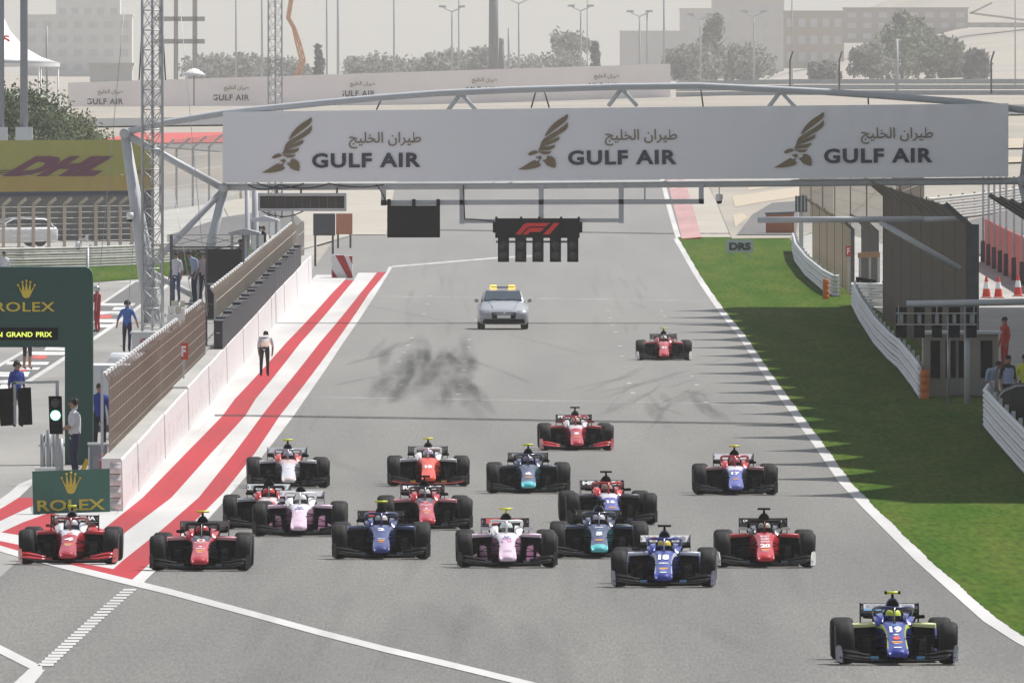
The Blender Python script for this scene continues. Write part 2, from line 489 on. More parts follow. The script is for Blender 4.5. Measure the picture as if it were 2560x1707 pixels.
# pit-exit side of the island (chevrons)
gpoly('island_white', [(-90, 1300), (0, 1247), (60, 1205), (80, 1285), (303, 1267), (257, 1323), (283, 1362), (313, 1396), (376, 1346), (361, 1367), (328, 1451), (160, 1416), (44, 1384), (-90, 1345)], .004, M_WHITE)
gpoly('red_stripe', [(0, 1272), (47, 1244), (82, 1240), (85, 1262), (0, 1302), (-90, 1335), (-90, 1318)], .009, M_RED)
gpoly('red_stripe', [(3, 1330), (58, 1305), (125, 1281), (180, 1296), (257, 1323), (283, 1362), (235, 1378), (120, 1352), (47, 1337)], .009, M_RED)
gpoly('red_stripe', [(-90, 1332), (0, 1352), (45, 1361), (130, 1385), (190, 1405), (283, 1422), (313, 1396), (376, 1346), (420, 1367), (328, 1451), (189, 1418), (44, 1378), (0, 1367), (-90, 1345)], .011, M_RED)
gpoly('pit_exit_dark', [(47, 1244), (82, 1200), (110, 1200), (82, 1244)], .012, M_FARASPH)
gpoly('pit_exit_edge', [(-60, 1290), (0, 1262), (47, 1244), (80, 1212), (80, 1196), (45, 1212), (0, 1252), (-60, 1278)], .013, M_WHITE)
def line_px(name, pts, w, dz=.014, material=None):
    q = XY(pts)
    mb = MB(); vs = []
    for i, (x, y) in enumerate(q):
        a = Vector(q[max(0, i - 1)]); b = Vector(q[min(len(q) - 1, i + 1)]); d = (b - a).normalized(); nrm = Vector((-d.y, d.x)) * w / 2
        for s in (1, -1): vs.append((x + nrm.x * s, y + nrm.y * s, terr(x, y) + dz))
    for i in range(len(q) - 1): mb.f.append([2 * i, 2 * i + 1, 2 * i + 3, 2 * i + 2]); mb.m.append(0); mb.sm.append(False)
    mb.v = vs
    return tag(mb.obj(name, material or M_WHITE), kind='structure')
def vband(name, top, h, dz=.014, material=None):
    """painted line given by its centre pixels and its pixel thickness"""
    dz = dz * .5 - .002
    P1 = [(x, y - h / 2) for x, y in top]; P2 = [(x, y + h / 2) for x, y in top]
    mb = MB(); n_ = len(top)
    for x, y in P1 + P2:
        g = G(x, y); mb.v.append((g.x, g.y, g.z + dz))
    for i in range(n_ - 1): mb.f.append([i, i + 1, n_ + i + 1, n_ + i]); mb.m.append(0); mb.sm.append(False)
    return tag(mb.obj(name, material or M_WHITE), kind='structure')
vband('pit_exit_line', [(-60, 1355), (0, 1371), (44, 1384), (160, 1415), (328, 1456), (420, 1478), (640, 1537), (800, 1581), (960, 1622), (1120, 1660), (1300, 1704), (1420, 1735)], 15)
gpoly('island_edge_line', [(328, 1451), (420, 1367), (440, 1376), (361, 1454), (362, 1462)], .015, M_WHITE)
vband('box_line', [(-60, 1580), (0, 1623), (105, 1676)], 22)
gpoly('box_line', [(72, 1672), (112, 1674), (60, 1740), (0, 1740)], .016, M_WHITE)
# transverse bars beside the pit exit
bars = tag(thing('painted_bars', None, None), kind='structure')
for i in range(27):
    f = i / 26.0
    yy = 1474 + (1661 - 1474) * (f ** 1.03)
    xl = 306 + (95 - 306) * f; xr = 339 + (133 - 339) * f; hh = 2.2 + 1.0 * f
    pts = [G(x, y) for x, y in ((xl, yy + hh), (xr, yy + hh), (xr + 2, yy - hh), (xl + 2, yy - hh))]
    for p in pts: p.z = .005
    MB().poly(pts).obj('painted_bar', M_WHITE, bars)

# dark line across the track, faint lines, grid marks, rubber
vband('track_cross_line', [(536, 1038), (760, 1041), (1100, 1046), (1500, 1053), (1985, 1060)], 5.0, .012, blot_mat('dark_line', (.035, .034, .036), 2.0, (1, 1, 1), .25, .55, .6))
M_FAINT = blot_mat('faint_white', (.55, .55, .54), 1.5, (1, .2, 1), .35, .7, .55)
vband('finish_line', [(790, 993), (1300, 1001), (1920, 1012)], 3.2, .012, M_FAINT)
vband('faint_line', [(945, 741), (1300, 746), (1770, 752)], 2.2, .012, M_FAINT)
vband('pit_entry_line', [(980, 667), (1110, 656), (1243, 645), (1330, 640)], 4, .012, blot_mat('faint_white2', (.6, .6, .59), 1.5, (1, .2, 1), .2, .5, .7))
vband('far_joint', [(1095, 575), (1350, 579), (1650, 584), (1840, 584)], 3, .012, MATS['dark_line'])
gm = tag(thing('grid_markings', None, None), kind='structure')
M_GRID = blot_mat('grid_white', (.62, .62, .60), 1.2, (1, .3, 1), .20, .45, .95)
for px_, py_ in ((1020, 863), (1011, 881), (998, 904), (988, 941), (1002, 962), (1030, 845), (1173, 849), (1172, 867), (1163, 903), (1160, 925), (1153, 962), (1147, 985), (1520, 777), (1526, 795), (1532, 812), (1539, 830), (1550, 865), (1556, 890), (1564, 918), (1573, 958), (1582, 982), (1654, 778), (1662, 791), (1705, 880), (1730, 941), (1742, 962), (1766, 1006), (1075, 740), (1068, 760), (1060, 785), (1190, 800)):
    p = G(px_, py_); MB().box((p.x, p.y, p.z + .003), (.13, 1.5, .004)).obj('grid_bracket', M_GRID, gm)
M_RUB = blot_mat('rubber_mark', (.030, .030, .034), .55, (1.6, .06, 1), .20, .85, .24)
M_RUB2 = blot_mat('rubber_mark_soft', (.040, .040, .043), .5, (1.4, .05, 1), .22, .85, .12)
for m_ in (M_RUB, M_RUB2):
    nt = m_.node_tree; b_ = nt.nodes['Principled BSDF']; at_ = nt.nodes.new('ShaderNodeAttribute'); at_.attribute_name = 'fade'
    mu = nt.nodes.new('ShaderNodeMath'); mu.operation = 'MULTIPLY'
    src = b_.inputs['Alpha'].links[0].from_socket
    nt.links.new(src, mu.inputs[0]); nt.links.new(at_.outputs['Fac'], mu.inputs[1]); nt.links.new(mu.outputs[0], b_.inputs['Alpha'])
rm = tag(thing('tyre_marks', None, None), kind='structure')
def mark(pts, w, m, k=0):
    q0 = XY(pts); q = []; fade = []
    for a, b in zip(q0, q0[1:]):
        for s in range(4): q.append((a[0] + (b[0] - a[0]) * s / 4, a[1] + (b[1] - a[1]) * s / 4))
    q.append(q0[-1]); vs = []
    mb = MB()
    for i, (x, y) in enumerate(q):
        t_ = i / (len(q) - 1); ww = w * (.55 + .45 * math.sin(math.pi * min(1, t_ * 1.1)))
        for s in (1, .4, -.4, -1): vs.append((x + s * ww * .75, y, terr(x, y) + .010 + .0015 * (k % 5)))
        fade += [0, math.sin(math.pi * (.08 + .84 * t_)) ** .6 if 0 < i < len(q) - 1 else 0, 0, 0]; fade[-2] = fade[-3]
    for i in range(len(q) - 1):
        for j in range(3): a = 4 * i + j; mb.f.append([a, a + 1, a + 5, a + 4]); mb.m.append(0); mb.sm.append(False)
    mb.v = vs
    me_ = mb.mesh('tyre_mark'); at = me_.attributes.new('fade', 'FLOAT', 'POINT'); at.data.foreach_set('value', fade)
    link('tyre_mark', me_, m, rm)
K = 0
for pts, w in [([(1050, 830), (1040, 880), (985, 930), (945, 985), (930, 1020)], .5), ([(1055, 840), (1060, 900), (1010, 950), (975, 1010)], .55), ([(1165, 830), (1150, 890), (1120, 950), (1100, 1000), (1130, 1035)], .5),
               ([(1170, 850), (1175, 900), (1150, 960), (1180, 1020), (1215, 1055)], .5), ([(1045, 870), (1070, 920), (1060, 980), (1085, 1030)], .6), ([(1130, 860), (1095, 920), (1050, 960), (1000, 1010)], .5),
               ([(1180, 890), (1150, 930), (1165, 985), (1120, 1010)], .6), ([(985, 900), (1010, 950), (1000, 1000)], .4), ([(1190, 960), (1205, 1000), (1240, 1040)], .35),
               ([(1000, 880), (905, 900), (860, 915)], .28), ([(990, 930), (900, 950), (830, 965)], .25), ([(1150, 890), (1260, 930), (1330, 960)], .25),
               ([(1610, 915), (1560, 945), (1480, 962), (1400, 980)], .35), ([(1720, 925), (1640, 950), (1560, 970), (1480, 985)], .35), ([(1640, 975), (1600, 992), (1540, 1020), (1500, 1040)], .35),
               ([(1760, 970), (1710, 995), (1640, 1030)], .35), ([(1615, 1000), (1640, 1040), (1680, 1075)], .35), ([(1730, 985), (1760, 1020), (1800, 1055)], .4), ([(1740, 1000), (1800, 1035), (1830, 1060)], .3), ([(1710, 975), (1750, 985), (1760, 990)], .5)]:
    mark(pts, w, M_RUB, K); K += 1
random.seed(17)
def strokes(n, x0, x1, y0, y1, dx, w0, w1, m_):
    global K
    for _ in range(n):
        x = random.uniform(x0, x1); y = random.uniform(y0, y1); L = random.uniform(25, 75); d = random.uniform(*dx); b = random.uniform(-6, 6)
        mark([(x, y), (x + d * .35 + b, y + L * .35), (x + d * .7 - b * .6, y + L * .7), (x + d, y + L)], random.uniform(w0, w1), m_, K); K += 1
strokes(26, 960, 1075, 830, 965, (-70, 10), .16, .42, M_RUB); strokes(26, 1090, 1190, 830, 965, (-45, 50), .16, .42, M_RUB)
strokes(7, 1560, 1760, 930, 1010, (-130, -40), .10, .22, M_RUB); strokes(5, 1600, 1760, 980, 1020, (20, 90), .10, .24, M_RUB)
strokes(12, 980, 1200, 640, 800, (-20, 20), .10, .25, M_RUB2); strokes(12, 1480, 1640, 640, 820, (-10, 50), .10, .25, M_RUB2)
strokes(22, 420, 860, 900, 1300, (-60, -20), .05, .12, M_RUB2)
for x_, y_ in ((560, 1270), (900, 1300), (1250, 1330), (1500, 1330), (1760, 1330), (2050, 1560), (700, 1480), (1000, 1500), (1400, 1600)):
    for k_ in (0, 1):
        xo = x_ + k_ * 1.45 * 120
        sl = (x_ - 1290) / 1000.0
        mark([(xo - sl * 0, y_), (xo + sl * 50, y_ + 60), (xo + sl * 110, y_ + 120), (xo + sl * 170, y_ + 180)], .30, M_RUB2, K); K += 1
for pts, w in [([(835, 1135), (820, 1150), (900, 1180), (960, 1215)], .35), ([(1060, 1500), (1100, 1545), (1160, 1600), (1185, 1690)], .5), ([(1180, 1500), (1215, 1590), (1260, 1700)], .45), ([(1290, 1540), (1350, 1620), (1440, 1650)], .4), ([(1380, 1540), (1430, 1610), (1470, 1640)], .35),
               ([(1700, 1540), (1800, 1590), (1910, 1640)], .4), ([(1890, 880), (1780, 905), (1690, 920)], .25), ([(1560, 870), (1460, 885), (1300, 900)], .25), ([(900, 760), (1000, 780), (1250, 830)], .3), ([(1250, 830), (1400, 870), (1480, 890)], .3)]:
    mark(pts, w, M_RUB2, K); K += 1
# painted lettering blocks in the pit lane
pw = tag(thing('pit_lane_lettering', None, None), kind='structure')
random.seed(3)
for px_, py_, w, h, red in [(66, 909, 104, 7, 0), (30, 936, 78, 12, 0), (20, 955, 60, 9, 0), (115, 884, 90, 8, 0), (140, 872, 60, 9, 0), (95, 894, 34, 9, 1), (48, 926, 30, 6, 1), (14, 968, 34, 12, 0), (290, 762, 86, 6, 0), (300, 772, 40, 7, 0), (275, 783, 60, 8, 0), (262, 792, 30, 8, 1), (262, 803, 60, 9, 0), (258, 815, 40, 8, 0), (70, 922, 50, 6, 0)]:
    pts = [G(x, y) for x, y in ((px_ - w / 2, py_ + h / 2), (px_ + w / 2, py_ + h / 2), (px_ + w / 2 + 6, py_ - h / 2), (px_ - w / 2 + 6, py_ - h / 2))]
    for p in pts: p.z += .012
    MB().poly(pts).obj('painted_patch', blot_mat('lane_paint_%d' % red, (.62, .10, .08) if red else (.72, .72, .70), .9, (1, .25, 1), .30, .5, .95) if ('lane_paint_%d' % red) not in MATS else MATS['lane_paint_%d' % red], pw)

# left grass and far run-off areas
def gsheet(name, pxs, dz, material):
    pts = [G(x, y) for x, y in pxs]
    bm = bmesh.new(); vs = [bm.verts.new((p.x, p.y, 0)) for p in pts]; bm.faces.new(vs)
    bmesh.ops.triangulate(bm, faces=bm.faces)
    for _ in range(3): bmesh.ops.subdivide_edges(bm, edges=[e for e in bm.edges if e.calc_length() > 12], cuts=1, use_grid_fill=True)
    bmesh.ops.triangulate(bm, faces=bm.faces)
    for v in bm.verts: v.co.z = terr(v.co.x, v.co.y) + dz
    bmesh.ops.recalc_face_normals(bm, faces=bm.faces)
    me = bpy.data.meshes.new(name); bm.to_mesh(me); bm.free(); me.materials.append(None)
    return tag(link(name, me, material), kind='structure')
gsheet('grass_patch', [(-160, 712), (232, 706), (345, 698), (450, 688), (560, 668), (640, 652), (700, 642), (700, 604), (640, 611), (560, 628), (440, 652), (300, 660), (-160, 668)], .02, M_GRASS)
gsheet('runoff_sand', [(700, 640), (884, 588), (965, 588), (985, 478), (1000, 430), (640, 430), (560, 520), (600, 600)], .03, M_SAND2)
gsheet('far_service_road', [(420, 640), (560, 620), (760, 560), (720, 520), (560, 545), (420, 590)], .05, M_FARASPH)
gsheet('sand_runoff', [(1830, 598), (1990, 596), (2100, 560), (2200, 470), (2200, 400), (1740, 400), (1790, 500)], .03, M_SAND)
gsheet('runoff_patch', [(1838, 520), (1900, 508), (1990, 495), (2060, 470), (1990, 470), (1880, 486), (1830, 492)], .05, mat('ochre_paint', (.44, .37, .28), rough=.9, noise=.1, nscale=.5))
gsheet('runoff_patch', [(1838, 570), (1870, 545), (1858, 535), (1832, 540)], .05, MATS['ochre_paint'])
gsheet('runoff_patch', [(1870, 478), (1930, 470), (1930, 458), (1870, 463)], .05, MATS['ochre_paint'])
gsheet('gravel_bank', [(1842, 590), (1990, 590), (2000, 505), (1930, 510), (1880, 540)], .07, M_FARASPH)
gsheet('red_runoff', [(255, 352), (330, 335), (600, 332), (900, 336), (900, 356), (600, 358), (380, 360), (270, 360)], .06, mat('faded_red_paint', (.48, .09, .08), rough=.9, noise=.1, nscale=.4))
gsheet('far_track', [(-200, 322), (230, 318), (700, 312), (1300, 305), (1900, 296), (2700, 286), (2700, 262), (1900, 270), (1300, 284), (700, 292), (230, 298), (-200, 302)], .06, M_FARASPH)
gsheet('ochre_runoff', [(2420, 350), (2700, 345), (2700, 368), (2420, 375)], .06, MATS['ochre_paint'])
gsheet('ochre_runoff', [(2420, 398), (2700, 390), (2700, 402), (2420, 412)], .06, MATS['ochre_paint'])
gsheet('right_road', [(2380, 640), (2480, 640), (2600, 560), (2700, 500), (2700, 470), (2480, 540), (2400, 560)], .08, M_FARASPH)
# ================================================================ pit wall and its fence
def wx(Y):
    """X of the pit wall's track face"""
    pts = [(469, -8.15), (560, -8.45), (700, -8.75), (850, -8.92), (960, -8.86), (1010, -8.75)]
    for a, b in zip(pts, pts[1:]):
        if Y <= b[0]: return a[1] + (b[1] - a[1]) * max(0, Y - a[0]) / (b[0] - a[0])
    return pts[-1][1]
wall = thing('pit_wall', 'long white concrete pit wall beside the red striped island', 'wall', (wx(469), 469, 0))
def wall_seg(y0, y1, h, x_off=0.0, th=.46):
    rg = []
    k = max(2, int((y1 - y0) / 12)); o = Vector((wx(469), 469, 0))
    for i in range(k + 1):
        Y = y0 + (y1 - y0) * i / k; X = wx(Y) + x_off; z = zb(Y)
        rg.append([Vector((X - th, Y, z - .1)) - o, Vector((X, Y, z - .1)) - o, Vector((X - .03, Y, z + h - .04)) - o, Vector((X - .06, Y, z + h)) - o, Vector((X - th, Y, z + h)) - o])
    return MB().loft(rg, smooth=False, segm=lambda i, k: 1 if k == 3 else 0)
Y = 470.0; i = 0
WALLH = 1.10
while Y < 985:
    y1 = min(Y + 24.0, 985)
    step = .06 if Y > 575 else 0
    wall_seg(Y, y1 - .10, WALLH + step, 0.015 * (i % 2)).obj('wall_panel', [M_WALLP, M_CONC2], wall)
    Y = y1; i += 1
# faint sponsor print low on the wall
fp = blot_mat('faint_wall_print', (.50, .38, .42), 3.0, (1, .6, 1.2), .48, .60, .35)
o_ = Vector((wx(469), 469, 0))
for i in range(26):
    Y = 476 + i * 8.0
    a = Vector((wx(Y) + .035, Y, zb(Y) + .22)) - o_; b = Vector((wx(Y + 3.2) + .035, Y + 3.2, zb(Y + 3.2) + .22)) - o_
    MB().poly([a, b, b + Vector((-.012, 0, .55)), a + Vector((-.012, 0, .55))]).obj('printed_panel', fp, wall)

# striped end of the far wall
we = thing('striped_barrier', 'red and white diagonally striped barrier end at the far end of the pit wall', 'barrier', gp(852, 1000))
b0 = we.location
q = lambda px, py, dy=0: P(px, py, 1000 + dy) - b0
MB().prism([q(829, 715), q(882, 705), q(880, 640), q(829, 636)], (0, 1.5, 0)).obj('block', M_WALLP, we)
for pts in ([(838, 638), (860, 638), (882, 690), (882, 704), (876, 706)], [(872, 640), (881, 640), (881, 662)], [(829, 672), (829, 688), (846, 714), (856, 712)]):
    MB().prism([q(x, y, -.02) for x, y in pts], (0, .015, 0)).obj('stripe', M_RED, we)

def fence(name, label, path, h, over, n_post, m_wire, m_post, wire_step=.5, wt=.006, lean=0.35, rails=7, rail_m=None, cap_m=None, cap_step=0, lead=0, rail_t=.01, post_w=.07, cat='fence', group=None):
    """debris fence along path (list of Vector base points); over = (dx, dz) of the overhang"""
    o = path[0]
    t = thing(name, label, cat, o, 0, group)
    seg = [0]
    for a, b in zip(path, path[1:]): seg.append(seg[-1] + (b - a).length)
    L = seg[-1]
    def at(s):
        for i in range(len(path) - 1):
            if s <= seg[i + 1] + 1e-6:
                f = (s - seg[i]) / max(1e-6, seg[i + 1] - seg[i]); return path[i].lerp(path[i + 1], f) - o
        return path[-1] - o
    top = Vector((over[0], 0, over[1]))
    mb = MB()
    k = int(L / wire_step)
    for i in range(k + 1):
        p = at(min(L, i * wire_step)); u = p + Vector((0, 0, h))
        mb.add([p - Vector((0, wt, 0)), p + Vector((0, wt, 0)), u + Vector((0, wt, 0)), u - Vector((0, wt, 0)), u + top - Vector((0, wt, 0)), u + top + Vector((0, wt, 0))], [(0, 1, 2, 3), (3, 2, 5, 4)])
        mb.add([p - Vector((wt, 0, 0)), p + Vector((wt, 0, 0)), u + Vector((wt, 0, 0)), u - Vector((wt, 0, 0)), u + top - Vector((wt, 0, 0)), u + top + Vector((wt, 0, 0))], [(0, 1, 2, 3), (3, 2, 5, 4)])
    w = mb.obj('wire_mesh', m_wire, t); w['kind'] = 'stuff'
    for i in range(n_post):
        p = at(L * i / (n_post - 1)); u = p + Vector((0, 0, h))
        m = MB().bar(p - Vector((0, 0, .0)), u, post_w, post_w); m.bar(u - Vector((0, 0, .02)), u + top, post_w, post_w)
        m.obj('post', m_post, t)
    for j in range(rails):
        z = h * (j + .5) / rails
        st = max(2, len(path) * 2)
        MB().tube([at(L * i / st) + Vector((0.012, 0, z)) for i in range(st + 1)], rail_t, 4).obj('cable', rail_m or m_post, t)
    if cap_m:
        s = 0
        while s < L - cap_step:
            a, b = at(s) + Vector((0, 0, h)) + top, at(s + cap_step * .62) + Vector((0, 0, h)) + top
            MB().bar(a, b, .07, .07).obj('cap', cap_m, t); s += cap_step
    return t
def wp(Y, dz=WALLH, off=-.42):
    return Vector((wx(Y) + off, Y, zb(Y) + dz))
M_REFL = mat('reflective_cap', (.75, .75, .74), rough=.4)
fence('debris_fence', 'brown wire debris fence nearest the green arch with white capped top', [wp(Y) for Y in (478, 520, 560, 600, 640, 664)], 1.52, (-.10, .16), 44, M_WIRE, mat('fence_bar', (.34, .275, .23), rough=.6), .42, .0028, rails=5, rail_m=mat('pale_wire', (.60, .50, .42), rough=.5), cap_m=M_REFL, cap_step=4.6, rail_t=.003, post_w=.016)
fence('debris_fence', 'paler debris fence farther along the pit wall behind the black boxes', [wp(Y) for Y in (690, 760, 830, 900, 962)], 1.62, (-.12, .16), 12, mat('pale_fence_wire', (.55, .49, .41), rough=.6), MATS['pale_fence_wire'], .6, .006, rails=3, rail_m=MATS['pale_fence_wire'], cap_m=M_REFL, cap_step=7.0)
fence('debris_fence', 'short end of the pit wall fence under the dark screen', [wp(Y) for Y in (968, 990)], 1.45, (-.05, .08), 3, MATS['pale_fence_wire'], M_GREYP, .6, .006, rails=2)
# tall grey post at the near end of the fence
t = thing('fence_post', 'tall grey steel post at the near end of the debris fence', 'post', P(255, 1150, 483))
MB().box((0, 0, 1.0), (.06, .06, 2.05)).obj('post', M_GREYP, t); MB().box((0, 0, .01), (.16, .16, .02)).obj('foot_plate', M_GREYP, t)

# row of black boxes on the wall
k = 0; Y = 676.0
bx_m = mat('black_box', (.035, .037, .045), rough=.7, noise=.15, nscale=2)
while Y < 945:
    hgt = .82 + .05 * math.sin(k * 1.7)
    z = zb(Y) + WALLH + .06
    o = thing('equipment_box', 'black equipment box in the row standing on top of the pit wall', 'box', (wx(Y) - .17, Y, z), 0, 'black boxes on the pit wall')
    MB().box((0, 3.2, hgt / 2), (.26, 6.2, hgt)).obj('case', bx_m, o); MB().box((0, 3.2, hgt + .02), (.29, 6.3, .04)).obj('lid', bx_m, o)
    MB().box((0, -.02, hgt * .6), (.12, .03, .03)).obj('handle', M_STEEL, o)
    Y += 6.45; k += 1
# red F marker boards
def f_board(px, py, w, h, Y, label, base=WALLH):
    s = F / Y; t = thing('marker_board', label, 'sign', gp(px, Y, base))
    c = P(px, py, Y) - t.location
    MB().box(c, (w / s, .03, h / s)).obj('board', mat('board_red', (.55, .06, .03), rough=.5), t)
    letters('lettering', 'F', w * .48 / s, h * .64 / s, TWH, t, c + Vector((0, -.018, 0)), bold=.04)
    MB().bar(Vector((c.x, .03, 0)), Vector((c.x, .03, c.z - h / s / 2)), .05, .05).obj('post', M_GREYP, t)
TWH = mat('sign_white', (.80, .80, .80), rough=.5)
f_board(459, 878, 23, 42, 607, 'red F board, nearest of those on the pit wall fence')
f_board(617, 768, 14, 30, 773, 'red F board half hidden by the black boxes')
f_board(711, 682, 18, 32, 915, 'red F board, farthest along the pit wall fence')

# ================================================================ start gantry
YG = 848.0; SG = F / YG
gz = zb(YG)
gan = thing('start_gantry', 'grey tubular start gantry with a wide white advertising banner over the track', 'gantry', gp(370, YG))
go = gan.location
def g_(px, py, dy=0.0): return P(px, py, YG + dy) - go
TUBE = .135
top = [(310, 332), (420, 306), (557, 283), (640, 274), (800, 258), (953, 244), (1100, 233), (1280, 225), (1554, 217), (1746, 215), (1920, 223), (2060, 230), (2194, 239), (2413, 256), (2560, 276), (2700, 300)]
MB().tube([g_(*p, .0) for p in top], TUBE, 10).obj('top_chord', M_GREYP, gan)
MB().tube([g_(*p, 1.9) for p in top[2:-1]], TUBE * .75, 8).obj('rear_chord', M_GREYP, gan)
MB().tube([g_(557, 468), g_(1280, 464), (g_(2500, 453)), g_(2660, 452)], TUBE * 1.05, 10).obj('lower_chord', M_GREYP, gan)
MB().tube([g_(557, 468, 2.2), (g_(2500, 453, 2.2))], TUBE * .9, 8).obj('lower_chord', M_GREYP, gan)
def pipe(pts, r, nm='brace', m=None, n=8): return MB().tube(pts, r, n).obj(nm, m or M_GREYP, gan)
pipe([g_(312, 335), g_(345, 560), g_(375, 806)], [.17, .22, .25], 'leg')
pipe([g_(316, 335, 2.2), g_(372, 640, 2.2), g_(392, 806, 2.2)], [.12, .14, .15], 'leg')
pipe([g_(560, 472), g_(520, 640), g_(470, 806)], [.16, .19, .20], 'leg')
pipe([g_(312, 335), g_(557, 470)], .14)
pipe([g_(556, 478), g_(375, 668)], .12)
pipe([g_(370, 676), g_(494, 745)], .12)
MB().lathe([(-.28, .01), (-.28, .20), (.28, .20), (.28, .01)], g_(312, 334), 'Y', 16).obj('node', M_GREYP, gan)
MB().lathe([(-.26, .01), (-.26, .19), (.26, .19), (.26, .01)], g_(559, 470), 'Y', 16).obj('node', M_GREYP, gan)
MB().lathe([(-.26, .01), (-.26, .22), (.26, .22), (.26, .01)], g_(2556, 452), 'Y', 16).obj('node', M_GREYP, gan)
pipe([g_(2556, 455), g_(2600, 640), g_(2660, 800)], .19, 'leg')
pipe([g_(2575, 280), g_(2556, 452)], .12)
for x, y in ((1152, 234), (1554, 222), (1952, 228)):
    pipe([g_(x, y), g_(x - 32, y + 42, .4)], .085); pipe([g_(x, y), g_(x + 38, y + 42, .4)], .085)
for x0, y0, x1, y1 in ((953, 250, 941, 275), (1340, 228, 1328, 270), (1361, 228, 1373, 270), (1752, 222, 1758, 268), (2170, 240, 2171, 262)):
    pipe([g_(x0, y0, 1.0), g_(x1, y1, 1.0)], .03, 'thin_brace', M_DKSTEEL, 6)
# banner (tilts up slightly to the right)
BT = [(557, 280), (2521, 259)]; BB = [(557, 457), (2521, 442)]
def ban(u, v, dy=0.0):
    """point on the banner: u 0..1 across, v 0..1 from the top"""
    x = 557 + u * (2521 - 557); y = (280 + u * (259 - 280)) * (1 - v) + (457 + u * (442 - 457)) * v
    return g_(x, y, -.42 + dy)
rows, cols = 8, 90
mb = MB(); random.seed(11)
wr = [random.random() for _ in range(200)]
for j in range(rows + 1):
    for i in range(cols + 1):
        u, v = i / cols, j / rows
        d = .045 * math.sin((u * 150 + v * 5.0) + 2 * math.sin(u * 23)) * max(0, (1 - v * 2.2)) * (0.3 + 1.0 * sstep((u - .45) / .4)) + .006 * math.sin(u * 61 + v * 3)
        mb.v.append(tuple(ban(u, v, d)))
for j in range(rows):
    for i in range(cols):
        a = j * (cols + 1) + i; mb.f.append([a, a + 1, a + cols + 2, a + cols + 1]); mb.m.append(0); mb.sm.append(True)
M_BANNER = mat('banner_vinyl', (.88, .89, .92), rough=.55, noise=.02, nscale=.6)
bo = mb.obj('banner', M_BANNER, gan)
MB().prism([ban(0, 0, .1), ban(1, 0, .1), ban(1, 1, .1), ban(0, 1, .1)], (0, .25, 0)).obj('banner_frame', M_GREYP, gan)
M_GOLD = mat('logo_bronze', (.20, .145, .075), rough=.5); M_NAVYT = mat('logo_navy', (.030, .034, .065), rough=.5)
FALCON = [[(505, 1070), (511, 1095), (498, 1125), (470, 1152), (420, 1190), (300, 1278), (302, 1258), (330, 1212), (370, 1165), (420, 1125), (470, 1095)],
          [(508, 1145), (509, 1185), (490, 1215), (440, 1250), (380, 1285), (258, 1352), (270, 1318), (292, 1293), (420, 1215), (480, 1170)],
          [(433, 1275), (430, 1302), (400, 1325), (330, 1352), (250, 1374), (262, 1350), (330, 1318), (390, 1292)],
          [(396, 1350), (385, 1377), (350, 1398), (300, 1404), (238, 1404), (254, 1370), (330, 1366)],
          [(363, 1411), (335, 1436), (290, 1440), (240, 1417), (246, 1409), (300, 1414)],
          [(142, 1438), (160, 1420), (185, 1405), (215, 1402), (233, 1412), (236, 1426), (212, 1434), (190, 1441), (165, 1449)],
          [(262, 1450), (273, 1470), (250, 1490), (228, 1502), (205, 1490), (180, 1500), (140, 1525), (100, 1550), (52, 1576), (130, 1577), (190, 1568), (240, 1555), (265, 1535), (245, 1512), (256, 1490), (240, 1478), (215, 1462)],
          [(320, 1450), (360, 1455), (386, 1475), (396, 1500), (399, 1530), (394, 1562), (360, 1556), (320, 1540), (292, 1505), (275, 1492), (312, 1482)]]
for i, (dx, dy) in enumerate(((0, 0), (640, -8.0), (1280, -13.0))):
    for pl in FALCON:
        pts = [g_(640 + x / 3.647 + dx + 0.0, y / 3.647 + dy + 0.0, -.47) for x, y in pl]
        MB().prism(pts, (0, .012, 0)).obj('bird_emblem', M_GOLD, bo)
    y0 = 382.5 if i == 0 else 376 if i == 1 else 370
    pa = g_(640 + 1005 / 3.647 + dx, 401 + dy * .9, -.475)
    letters('lettering', 'GULF AIR', (1503 - 512) / 3.647 / SG, 37 / SG, M_NAVYT, bo, pa, rot=(R(90), R(-.45), 0), bold=.035, space=1.12)
    pa = g_(640 + 1175 / 3.647 + dx, 351 + dy * .9, -.475)
    letters('lettering', '\uFE9E\uFEF4\uFEE0\uFEA8\uFEDF\uFE8D \uFEE5\uFE8D\uFEAE\uFEF4\uFEC3', (1503 - 845) / 3.647 / SG, 41 / SG, M_GOLD, bo, pa, rot=(R(90), R(-.45), 0), bold=.008)

def frame_bar(x0, y0, x1, y1, w=.19, nm='hanger'):
    MB().bar(g_(x0, y0, -.1), g_(x1, y1, -.1), w, w).obj(nm, M_GREYP, gan)
frame_bar(952, 507, 1760, 504); frame_bar(959, 470, 959, 514); frame_bar(1155, 462, 1155, 560); frame_bar(1353, 462, 1353, 546); frame_bar(1553, 458, 1553, 558); frame_bar(1753, 456, 1753, 510)
frame_bar(1150, 553, 1243, 553, .15); frame_bar(1446, 551, 1556, 551, .15)
frame_bar(1612, 470, 1612, 500, .06)
def gthing(name, label, cat, px, py, dy=-.3): return thing(name, label, cat, P(px, py, YG + dy))
